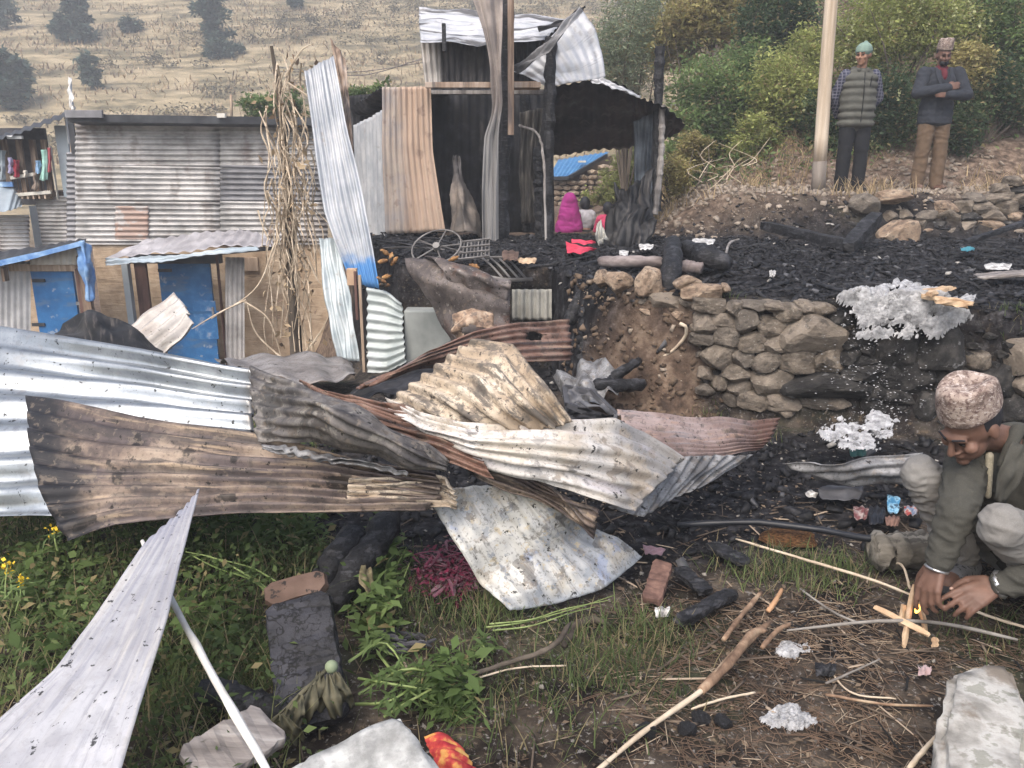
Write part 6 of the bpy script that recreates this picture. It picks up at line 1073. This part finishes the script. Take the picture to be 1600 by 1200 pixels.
# ================================================================ people
def prim_mesh(prims):
    V = []; Fs = []
    def rings(c, axes, prof):                     # prof: (offset along z axis, radius factor x, y)
        o = len(V); n = 16; x, y, z = axes
        for (t, rx, ry) in prof:
            for k_ in range(n): V.append(c+z*t+x*(math.cos(2*math.pi*k_/n)*rx)+y*(math.sin(2*math.pi*k_/n)*ry))
        m = len(prof)
        for i in range(m-1):
            for k_ in range(n): Fs.append((o+i*n+k_, o+i*n+(k_+1) % n, o+(i+1)*n+(k_+1) % n, o+(i+1)*n+k_))
        Fs.append(tuple(o+k_ for k_ in range(n-1, -1, -1))); Fs.append(tuple(o+(m-1)*n+k_ for k_ in range(n)))
    for p in prims:
        if p[0] == 'c':
            a, r0, b_, r1 = Vector(p[1]), p[2], Vector(p[3]), p[4]; z = b_-a; L_ = z.length
            z = z/L_ if L_ > 1e-6 else Vector((0, 0, 1)); x = z.orthogonal().normalized(); y = z.cross(x)
            prof = [(-r0*math.cos(q), r0*math.sin(q), r0*math.sin(q)) for q in (.2, .6, 1.0, 1.35)]+[(L_*q, r0+(r1-r0)*q, r0+(r1-r0)*q) for q in (.1, .5, .9)]+[(L_+r1*math.cos(q), r1*math.sin(q), r1*math.sin(q)) for q in (1.35, 1.0, .6, .2)]
            rings(a, (x, y, z), prof)
        else:
            c, rr = Vector(p[1]), p[2]; R = p[3] if len(p) > 3 else Matrix.Identity(3)
            rings(c, (R @ Vector((1, 0, 0)), R @ Vector((0, 1, 0)), R @ Vector((0, 0, 1))), [(-rr[2]*math.cos(q), rr[0]*math.sin(q), rr[1]*math.sin(q)) for q in np.linspace(.12, math.pi-.12, 11)])
    return V, Fs
def blob(name, prims, mat, parent, voxel=.01, it=4, wr=None, cut=None):
    V, Fs = prim_mesh(prims); me = bpy.data.meshes.new(name); me.from_pydata([tuple(q) for q in V], [], Fs); me.update()
    o = bpy.data.objects.new(name, me); COL.objects.link(o)
    m = o.modifiers.new('r', 'REMESH'); m.mode = 'VOXEL'; m.voxel_size = voxel
    s_ = o.modifiers.new('s', 'SMOOTH'); s_.iterations = it; s_.factor = .5
    dg = bpy.context.evaluated_depsgraph_get(); me2 = bpy.data.meshes.new_from_object(o.evaluated_get(dg)); bpy.data.objects.remove(o); bpy.data.meshes.remove(me)
    if wr:
        n = len(me2.vertices); co = np.empty(n*3, np.float32); no = np.empty(n*3, np.float32); me2.vertices.foreach_get('co', co); me2.vertex_normals.foreach_get('vector', no) if hasattr(me2, 'vertex_normals') else me2.vertices.foreach_get('normal', no)
        co = co.reshape(-1, 3); no = no.reshape(-1, 3); s = wr[1]
        nn_ = mnoise.noise; q = np.empty(n)
        for i_, c in enumerate(co):
            x, y, z = float(c[0]), float(c[1]), float(c[2]); k_ = 1.6*nn_(Vector((x*4, y*4, z*4)))
            q[i_] = .8-1.9*abs(nn_(Vector((x*s*.45+k_, y*s*.45, z*s+k_))))+.45*(.5-1.6*abs(nn_(Vector((x*s*1.3, y*s*1.3+k_*2, z*s*2.1)))))
        co += no*(wr[0]*q[:, None]); me2.vertices.foreach_set('co', co.ravel().astype(np.float32)); me2.update()
    me2.name = name; me2.materials.clear(); me2.materials.append(mat); me2.polygons.foreach_set('use_smooth', np.ones(len(me2.polygons), bool))
    return link(name, me2, parent)
def head_prims(c, R, s=1.0, neck=None):
    t = lambda *q: c+R @ (Vector(q)*s); e = lambda q, r_: ('e', t(*q), tuple(a*s for a in r_), R)
    P = [e((0, .012, .025), (.075, .094, .098)), e((0, -.03, -.05), (.056, .062, .062)), ('c', t(0, -.092, .012), .009*s, t(0, -.113, -.028), .0125*s), e((0, -.080, .026), (.055, .020, .013)), e((-.041, -.066, -.022), (.024, .024, .022)), e((.041, -.066, -.022), (.024, .024, .022)),
         e((0, -.089, -.054), (.026, .012, .008)), e((0, -.086, -.067), (.022, .012, .008)), e((0, -.075, -.093), (.024, .022, .018)), e((-.077, .014, -.005), (.011, .022, .033)), e((.077, .014, -.005), (.011, .022, .033)), e((-.016, -.098, -.032), (.008, .010, .007)), e((.015, -.097, -.033), (.008, .010, .007))]
    P.append(('c', t(0, .015, -.05), .050*s, neck if neck is not None else t(0, .03, -.16), .056*s)); return P
def face_bits(c, R, parent, s=1.0, brow=None):
    t = lambda *q: c+R @ (Vector(q)*s)
    for sx in (-1, 1):
        blob('eye', [('e', t(sx*.030, -.0835, .006), (.0125*s, .008*s, .0055*s), R)], EYE, parent, .003*s, 1)
        blob('eyebrow', [('c', t(sx*.014, -.099, .030), .0045*s, t(sx*.048, -.084, .033), .0035*s)], brow or HAIR, parent, .003*s, 1)
def hand_prims(w_, d, n, s_=1.0, curl=.5, thumb=1, tcurl=.3, spread=.12, curls=None):
    """w_ wrist, d towards the fingers, n out of the palm side; thumb = side sign"""
    d = Vector(d).normalized(); n = Vector(n); n = (n-d*n.dot(d)).normalized(); l = d.cross(n)*thumb   # l points to the thumb side
    P = []; K = []
    for i, (off, ln) in enumerate(((.033, .072), (.011, .078), (-.011, .074), (-.031, .060))):
        k_ = w_+d*(.088-.006*abs(i-1))*s_+l*off*s_; P.append(('c', w_+l*off*.55*s_+d*.012*s_, .0155*s_, k_, .0125*s_)); K.append(k_)
        a = (spread*(1.5-i))*.6; dd = (d*math.cos(a)+l*math.sin(a)).normalized(); q = k_; cu = (curls[i] if curls else curl)
        ang = 0
        for j, (fr_, rr) in enumerate(((.46, .0100), (.31, .0090), (.23, .0080))):
            ang += cu*(.8 if j == 0 else 1.0); e = q+(dd*math.cos(ang)+n*math.sin(ang))*ln*1.12*fr_*s_; P.append(('c', q, rr*1.05*s_, e, rr*s_*.94)); q = e
    P.append(('e', w_+d*.05*s_, (.036*s_, .046*s_, .016*s_), Matrix((l, d, l.cross(d))).transposed()))
    b_ = w_+d*.026*s_+l*.028*s_; e1 = b_+(l*.62+d*.55+n*.35).normalized()*.040*s_; e2 = e1+(l*(.35-tcurl)+d*.85+n*(.3+tcurl*.6)).normalized()*.032*s_; e3 = e2+(l*(.15-tcurl)+d*.9+n*(.3+tcurl)).normalized()*.026*s_
    P += [('c', b_-d*.01*s_, .016*s_, e1, .0125*s_), ('c', e1, .0122*s_, e2, .0105*s_), ('c', e2, .0105*s_, e3, .0085*s_)]
    return P, e3
def skinmat(n, c): return M(n, [(.3, tuple(q*.75 for q in c)), (.6, c), (.8, tuple(q*1.2 for q in c))], rough=.55, scale=18, spec=.35, bump=(120, .15, .002))
SKIN = skinmat('skin_brown', (.150, .082, .058)); SKIN2 = skinmat('skin_dark', (.15, .08, .058)); SKIN3 = skinmat('skin_light_brown', (.30, .165, .11))
HAIR = M('black_hair', [(.3, (.008, .008, .010)), (.7, (.022, .022, .026))], rough=.6, bump=((60, 60, 15), .5, .004)); EYE = M('dark_eye', (.012, .009, .008), rough=.2)
def fab(n, c, k_=.75, bumps=(26, .5, .010), **q): return M(n, [(.3, tuple(a*k_ for a in c)), (.7, c)], [('n', 'o', 7, .58, .75, tuple(a*.55 for a in c), .6), ('n', 'o', 160, .55, .7, tuple(min(1, a*1.5) for a in c), .4)], rough=.95, scale=9, bump=[bumps, (230, .4, .002)], **q)
TOPI = M('patterned_cap', [(.35, (.13, .095, .08)), (.5, (.26, .20, .17)), (.65, (.36, .295, .25))], [('n', 'o', 90, .56, .60, (.10, .06, .055), .8), ('n', 'o', (60, 60, 120), .60, .64, (.50, .44, .40), .7)], rough=.95, scale=30, bump=(90, .3, .003))
def cap(name, c, R, mat, parent, s=1.0, hgt=.10, lean=.02):
    """folded cloth cap: straight band, slanting crown with a crease along the top"""
    V = []; n = 28; rows = [(.012, 1.0, 0), (.03, 1.03, 0), (.06, 1.02, 0), (.085, .99, .3), (.108, .95, .7), (.122, .86, 1), (.124, .62, 1), (.112, .34, 1), (.106, .02, 1)]
    for z, k_, f_ in rows:
        for i in range(n):
            a = 2*math.pi*i/n; x, y = math.cos(a)*.083*k_, math.sin(a)*.102*k_+.012
            zz = z*hgt/.10+f_*(.016*math.cos(a)**2-.018*math.sin(a)+.006*math.sin(3*a)); V.append(c+R @ (Vector((x+lean*f_*.4, y, zz+.012))*s))
    Fs = [(i*n+k_, i*n+(k_+1) % n, (i+1)*n+(k_+1) % n, (i+1)*n+k_) for i in range(len(rows)-1) for k_ in range(n)]
    o = mk(name, V, Fs, mat, parent, True); m = o.modifiers.new('t', 'SOLIDIFY'); m.thickness = .003*s
    m = o.modifiers.new('u', 'SUBSURF'); m.levels = 1; m.render_levels = 2; return o
V3 = Vector
def standing(root, sk, yaw_head, pitch_head, arms, lean=0.0):
    """skin body of a standing adult, 1.68 m, facing -Y; arms: (shoulder, elbow, wrist, hand dir, palm) for each side"""
    b0 = root.location; t = lambda x, y, z: b0+V3((x+lean*z, y, z))
    hc = t(0, -.01, 1.555); R = Matrix.Rotation(yaw_head, 3, 'Z') @ Matrix.Rotation(pitch_head, 3, 'X')
    P = head_prims(hc, R, 1.0, t(0, .02, 1.40))+[('e', t(0, .01, 1.22), (.155, .10, .20)), ('e', t(0, .01, .95), (.145, .10, .13))]
    for s in (-1, 1):
        P += [('c', t(s*.085, .01, .88), .075, t(s*.095, 0, .48), .052), ('c', t(s*.095, 0, .48), .052, t(s*.10, .02, .08), .035), ('c', t(s*.10, .03, .035), .035, t(s*.115, -.13, .03), .030)]
    for (a, b_, c, dr_, pn, th) in arms:
        a, b_, c = t(*a), t(*b_), t(*c); P += [('c', a, .05, b_, .038), ('c', b_, .038, c, .026)]; P += hand_prims(c, dr_, pn, 1.0, .35, th)[0]
    blob('body', P, sk, root, .0085, 3); return t, hc, R
# ---- man in the quilted vest
v = thing('person', 'man in green knit hat, quilted grey vest and dark trousers standing by the pole', 'person', D(1326, 299, 10.0)); v.location.z = Z(v.location.x, v.location.y)-.01
arms = [((s*.175, .01, 1.345), (s*.265, .07, 1.10), (s*.16, .17, .90), (-s*.8, .1, -.5), (0, .9, .2), -s) for s in (-1, 1)]
t, hc, R = standing(v, SKIN3, math.radians(-42), math.radians(6), arms)
VEST = fab('quilted_grey', (.095, .095, .082), bumps=(70, .3, .003)); PL = M('blue_plaid', [(.3, (.020, .023, .045)), (.7, (.035, .04, .07))], [('w', 'o', (9, 9, 9), 'X', .86, .94, (.17, .17, .20)), ('w', 'o', (9, 9, 9), 'Z', .86, .94, (.16, .16, .20))], rough=.9); DKT = fab('dark_trousers', (.013, .014, .017))
baf = [('e', t(0, .01, z), (rx*1.09, ry*1.06, .070)) for z, rx, ry in ((.80, .205, .14), (.885, .205, .145), (.97, .20, .145), (1.055, .198, .142), (1.14, .198, .14), (1.225, .20, .136), (1.305, .195, .125))]
vs = blob('vest', baf+[('e', t(0, .01, 1.05), (.208, .140, .36)), ('e', t(0, .02, 1.37), (.15, .10, .05))], VEST, v, .011, 2, (.004, 14))
blob('collar', [('c', t(-.07, .05, 1.40), .035, t(-.05, -.055, 1.385), .028), ('c', t(.07, .05, 1.40), .035, t(.05, -.055, 1.385), .028), ('c', t(-.07, .06, 1.41), .034, t(.07, .06, 1.41), .034)], VEST, v, .009, 3)
Geo().tube([t(0, -.133, .80), t(0, -.142, .97), t(0, -.138, 1.14), t(0, -.112, 1.36)], .006, 6).build('zip', DKT, vs); Geo().tube([t(.065, -.135, 1.20), t(.085, -.118, 1.32)], .005, 5).build('pocket_zip', DKT, vs)
for (a, b_, c, *_r) in arms: blob('sleeve', [('c', t(*a), .060, t(*b_), .055), ('c', t(*b_), .058, t(*c), .042)], PL, v, .01, 3, (.006, 12))
blob('trousers', [('e', t(0, .015, .86), (.165, .125, .12))]+[q for s in (-1, 1) for q in (('c', t(s*.082, .01, .86), .098, t(s*.098, 0, .48), .078), ('c', t(s*.098, 0, .48), .078, t(s*.105, .02, .07), .070))], DKT, v, .011, 3, (.008, 9))
for s in (-1, 1): blob('shoe', [('c', t(s*.10, .045, .04), .045, t(s*.118, -.15, .035), .036)], fab('dark_shoe', (.02, .02, .022)), v, .008, 3)
tl = lambda *q: hc+R @ V3(q)
blob('hat', [('e', tl(0, .012, .055), (.092, .110, .088), R), ('e', tl(0, .012, .045), (.096, .113, .028), R), ('e', tl(.01, .03, .142), (.022, .022, .016), R)], fab('mint_knit', (.20, .28, .24), .8, ((30, 30, 90), .5, .006)), v, .008, 3)
face_bits(hc, R, v)
# ---- man with folded arms
j = thing('person', 'man in patterned cap and navy jacket standing with folded arms', 'person', D(1448, 288, 10.25)); j.location.z = Z(j.location.x, j.location.y)-.01
arms = [((-.20, .0, 1.36), (-.30, -.10, 1.13), (-.02, -.235, 1.175), (.9, -.1, .25), (0, .9, -.2), 1), ((.20, .0, 1.36), (.28, -.12, 1.11), (.0, -.25, 1.10), (-.9, .12, .1), (0, .9, 0), -1)]
t, hc, R = standing(j, SKIN2, math.radians(-8), math.radians(12), arms)
JK = fab('navy_jacket', (.030, .034, .044)); RED = fab('red_shirt', (.12, .022, .032)); BT = fab('brown_trousers', (.135, .092, .060))
jk = blob('jacket', [('e', t(0, .015, 1.20), (.22, .14, .22)), ('e', t(0, .015, .98), (.20, .14, .20)), ('e', t(0, .015, .84), (.205, .145, .09)), ('e', t(0, .015, .90), (.205, .145, .12)), ('e', t(0, .015, .80), (.205, .145, .05)), ('c', t(-.17, .01, 1.37), .06, t(.17, .01, 1.37), .06)], JK, j, .011, 3, (.006, 10))
for (a, b_, c, *_r) in arms: blob('sleeve', [('c', t(*a), .078, t(*b_), .066), ('c', t(*b_), .066, t(*c), .050)], JK, j, .01, 3, (.008, 12))
blob('shirt', [('e', t(0, -.055, 1.33), (.038, .082, .085)), ('c', t(-.03, .0, 1.405), .05, t(.03, 0, 1.405), .05)], RED, j, .008, 3)
for s in (-1, 1): sheet('lapel', [[t(s*.035, -.135, 1.20), t(s*.055, -.115, 1.32), t(s*.075, -.05, 1.42)], [t(s*.065, -.14, 1.22), t(s*.105, -.115, 1.31), t(s*.10, -.045, 1.42)]], JK, ('u', 1, .002), parent=jk, res=8, thick=.006)
blob('trousers', [('e', t(0, .015, .86), (.155, .12, .12))]+[q for s in (-1, 1) for q in (('c', t(s*.085, .01, .86), .098, t(s*.105, 0, .48), .082), ('c', t(s*.105, 0, .48), .082, t(s*.12, .02, .07), .074))], BT, j, .011, 3, (.010, 9))
for s in (-1, 1): blob('shoe', [('c', t(s*.11, .045, .04), .045, t(s*.135, -.15, .035), .036)], BRB, j, .008, 3)
blob('beard', [('e', hc+R @ V3((0, -.058, -.072)), (.052, .046, .040), R)], HAIR, j, .006, 2); blob('hair', [('e', hc+R @ V3((0, .03, .02)), (.080, .094, .095), R)], HAIR, j, .008, 2)
face_bits(hc, R, j); cap('cap', hc+R @ V3((0, 0, .045)), R, TOPI, j, 1.02)
# ---- seated figures far behind the shack
def seated(px, py, Y, lab, top, hairc, s, shawl=False):
    o = thing('person', lab, 'person', D(px, py+40*s, Y), 'people sitting beyond the shack'); b0 = D(px, py, Y); t = lambda x, y, z: b0+V3((x, y, z))*s
    R = Matrix.Rotation(math.radians(175), 3, 'Z'); hc = t(0, .03, -.11)
    P = head_prims(hc, R, s, t(0, 0, -.26))+[('e', t(0, 0, -.42), (.14*s, .09*s, .22*s)), ('e', t(0, -.03, -.66), (.17*s, .13*s, .12*s))]
    for q in (-1, 1): P += [('c', t(q*.15, 0, -.30), .045*s, t(q*.21, -.08+.16, -.52), .036*s), ('c', t(q*.21, .08, -.52), .036*s, t(q*.10, .24, -.55), .026*s), ('c', t(q*.09, .0, -.68), .075*s, t(q*.13, .38, -.55), .055*s), ('c', t(q*.13, .38, -.55), .055*s, t(q*.12, .40, -.9), .04*s)]; P += hand_prims(t(q*.10, .24, -.55), (-q*.3, 1, -.2), (0, -.2, -1), s, .4, q)[0]
    blob('body', P, SKIN3, o, .012, 2)
    if shawl: blob('shawl', [('e', t(0, 0, -.09), (.115*s, .14*s, .135*s)), ('c', t(0, 0, -.10), .125*s, t(0, .02, -.36), .20*s), ('e', t(0, 0, -.55), (.24*s, .19*s, .24*s))], top, o, .012, 3, (.012, 9))
    else:
        blob('top', [('e', t(0, 0, -.42), (.165*s, .115*s, .22*s)), ('c', t(-.12, 0, -.28), .06*s, t(.12, 0, -.28), .06*s)]+[q_ for q in (-1, 1) for q_ in (('c', t(q*.15, 0, -.30), .06*s, t(q*.21, .08, -.52), .052*s), ('c', t(q*.21, .08, -.52), .052*s, t(q*.12, .20, -.55), .042*s))], top, o, .012, 3, (.008, 9))
        blob('hair', [('e', t(0, .0, -.10), (.10*s, .125*s, .125*s))], hairc, o, .01, 2)
    blob('lower_garment', [('e', t(0, -.03, -.68), (.2*s, .15*s, .13*s))]+[('c', t(q*.09, .0, -.68), .095*s, t(q*.13, .38, -.56), .075*s) for q in (-1, 1)]+[('c', t(q*.13, .38, -.56), .075*s, t(q*.12, .40, -.88), .06*s) for q in (-1, 1)], DKT, o, .014, 3)
    return o
seated(890, 305, 14.0, 'person wrapped in a magenta shawl sitting with back turned', fab('magenta_shawl', (.34, .035, .20)), HAIR, 1.0, True)
seated(914, 309, 14.3, 'person in white-grey top sitting beside the magenta shawl', fab('white_grey_top', (.48, .47, .50)), HAIR, .92)
seated(950, 317, 13.2, 'child in pink shirt sitting with back turned right of the others', fab('pink_shirt', (.58, .07, .15)), HAIR, .85)
# ---- crouching man lighting the kindling
m_ = thing('person', 'crouching man in patterned cap and grey jacket lighting kindling with both hands', 'person', D(1570, 935, 2.55))
hc = D(1517, 666, 2.50); f_ = V3((-.76, -.32, -.60)).normalized(); u_ = (V3((.10, 0, 1))-f_*V3((.10, 0, 1)).dot(f_)).normalized(); R = Matrix(((-f_).cross(u_), -f_, u_)).transposed()
J = dict(neck=D(1592, 694, 2.64), rs=D(1514, 720, 2.60), re=D(1494, 802, 2.42), rw=D(1465, 884, 2.40), ls=D(1668, 735, 2.46), le=D(1650, 900, 2.24), lw=D(1556, 914, 2.33),
         rh=D(1610, 880, 2.98), rk=D(1441, 742, 2.64), ra=D(1512, 886, 2.72), rt=D(1480, 912, 2.58), lh=D(1680, 890, 2.70), lk=D(1565, 822, 2.30), la=D(1690, 965, 2.6), lt=D(1680, 990, 2.45), chest=D(1590, 770, 2.68), pel=D(1645, 880, 2.85))
P = head_prims(hc, R, .97, J['neck'])+[('c', J['neck'], .075, J['chest'], .125), ('c', J['chest'], .13, J['pel'], .13), ('c', J['rs'], .06, J['neck'], .06), ('c', J['ls'], .06, J['neck'], .06)]
P += [('c', J['rs'], .052, J['re'], .042), ('c', J['re'], .042, J['rw'], .027), ('c', J['ls'], .052, J['le'], .042), ('c', J['le'], .042, J['lw'], .027)]
for s in 'rl': P += [('c', J['pel'], .10, J[s+'h'], .095), ('c', J[s+'h'], .088, J[s+'k'], .058), ('c', J[s+'k'], .058, J[s+'a'], .040), ('c', J[s+'a'], .040, J[s+'t'], .032)]
hr, tipr = hand_prims(J['rw'], D(1446, 934, 2.37)-J['rw'], (.75, .25, -.45), 1.04, .42, -1, .1, curls=(.30, .42, .5, .55))
hl, tipl = hand_prims(J['lw'], D(1496, 944, 2.31)-J['lw'], (.05, .5, -.85), 1.04, .40, -1, .2, curls=(.22, .30, .36, .42))
blob('body', P+hr+hl, SKIN, m_, .0048, 3)
JG = M('grey_jacket', [(.3, (.046, .045, .038)), (.7, (.062, .060, .051))], [('n', 'o', 3, .58, .8, (.036, .034, .029), .6), ('n', 'o', 260, .5, .7, (.09, .087, .075), .4)], rough=.97, scale=5, bump=[((10, 10, 40), .35, .006), (300, .5, .0015)]); TG_ = M('grey_trousers', [(.3, (.17, .163, .152)), (.7, (.215, .206, .192))], [('n', 'o', 3, .58, .8, (.13, .12, .105), .6), ('n', 'o', 260, .5, .7, (.26, .25, .235), .35)], rough=.97, scale=5, bump=[((10, 10, 40), .35, .006), (300, .4, .0015)])
jk = blob('jacket', [('c', J['neck']+V3((.01, .02, -.02)), .085, J['chest'], .165), ('c', J['chest'], .165, J['pel'], .17), ('c', J['rs'], .075, J['chest']+V3((-.02, 0, .05)), .13), ('c', J['ls'], .08, J['chest'], .15), ('c', J['rs'], .07, J['neck'], .07), ('c', J['ls'], .07, J['neck'], .07)], JG, m_, .007, 2, (.015, 11))
for s in 'rl': blob('sleeve', [('c', J[s+'s'], .070, J[s+'e'], .056), ('c', J[s+'e'], .056, J[s+'e'].lerp(J[s+'w'], .86), .041)], JG, m_, .006, 2, (.009, 24))
blob('collar', [('c', J['neck']+V3((.06, .05, .015)), .030, D(1590, 672, 2.54), .024), ('c', D(1590, 672, 2.54), .024, D(1566, 726, 2.47), .016), ('c', J['neck']+V3((.06, .05, .015)), .03, D(1560, 690, 2.68), .026)], JG, jk, .006, 3)
sheet('lapel', [[D(1580, 690, 2.46), D(1560, 735, 2.43), D(1552, 785, 2.46)], [D(1612, 700, 2.44), D(1600, 740, 2.41), D(1570, 785, 2.45)]], JG, ('u', 1, .003), (.01, 6), parent=jk, res=12, thick=.006)
sheet('lapel', [[D(1540, 728, 2.50), D(1530, 755, 2.49), D(1540, 790, 2.51)], [D(1512, 722, 2.56), D(1506, 748, 2.56), D(1524, 790, 2.55)]], JG, ('u', 1, .003), (.01, 6), parent=jk, res=12, thick=.006)
blob('shirt', [('c', D(1546, 712, 2.515), .014, D(1544, 775, 2.52), .011)], fab('cream_shirt', (.48, .43, .32)), m_, .006, 3)
blob('trousers', [('c', J['pel'], .13, J['rh'], .13), ('c', J['pel'], .13, J['lh'], .13)]+[q for s in 'rl' for q in (('c', J[s+'h'], .112, J[s+'k'], .066), ('c', J[s+'k'], .066, J[s+'k'].lerp(J[s+'a'], .84), .058))], TG_, m_, .006, 2, (.009, 24))
SOCK = M('dotted_sock', [(.3, (.10, .10, .105)), (.7, (.15, .15, .155))], [('n', 'o', 55, .60, .63, (.02, .02, .024))], rough=.95)
for s in 'rl':
    blob('sock', [('c', J[s+'a'].lerp(J[s+'k'], .08), .046, J[s+'a'], .048), ('c', J[s+'a'], .048, J[s+'a'].lerp(J[s+'t'], .7), .042)], SOCK, m_, .006, 3)
    blob('shoe', [('c', J[s+'a']+V3((.02, .03, -.035)), .040, J[s+'t']+V3((0, 0, -.012)), .036)], fab('worn_shoe', (.045, .045, .048)), m_, .006, 3)
blob('hair', [('e', hc+R @ V3((0, .026, .026))*.97, (.077, .090, .088), R)], HAIR, m_, .005, 2)
face_bits(hc, R, m_, .97); cap('cap', hc+R @ V3((0, .006, .040))*.97, R @ Matrix.Rotation(math.radians(-6), 3, 'X'), TOPI, m_, 1.03, .092)
SIL = M('silver_band', [(.3, (.50, .50, .50)), (.7, (.72, .72, .72))], rough=.3, metal=.8)
def ring(name, c, ax, rad, th, mat, n=20, bead=False):
    ax = Vector(ax).normalized(); x = ax.orthogonal().normalized(); y = ax.cross(x)
    return Geo().tube([c+(x*math.cos(q*2*math.pi/n)+y*math.sin(q*2*math.pi/n))*rad for q in range(n+1)], [th*(1+.35*(q % 2)) for q in range(n+1)] if bead else th, 6, False).build(name, mat, m_, True)
ring('bangle', J['rw']+(J['rw']-J['re']).normalized()*.010, J['rw']-J['re'], .034, .005, SIL); ring('watch_band', J['lw']+(J['le']-J['lw']).normalized()*.012, J['lw']-J['le'], .035, .009, SIL, 24, True)
blob('thumb_nail', [('e', tipl+V3((-.004, -.006, .006)), (.007, .005, .006))], M('nail', (.48, .33, .27), rough=.4), m_, .002, 1)
# ================================================================ thin smoky haze
hzm = bpy.data.materials.new('haze_air'); hzm.use_nodes = True; t_ = hzm.node_tree; t_.nodes.remove(t_.nodes['Principled BSDF'])
pv = t_.nodes.new('ShaderNodeVolumePrincipled'); pv.inputs['Color'].default_value = (.90, .92, .95, 1); pv.inputs['Density'].default_value = .0056; pv.inputs['Anisotropy'].default_value = .1
t_.links.new(pv.outputs[0], t_.nodes['Material Output'].inputs['Volume'])
o = Geo().box((0, 83, 27), (310, 180, 64)).build('haze', hzm, None); tag(o, None, kind='stuff')
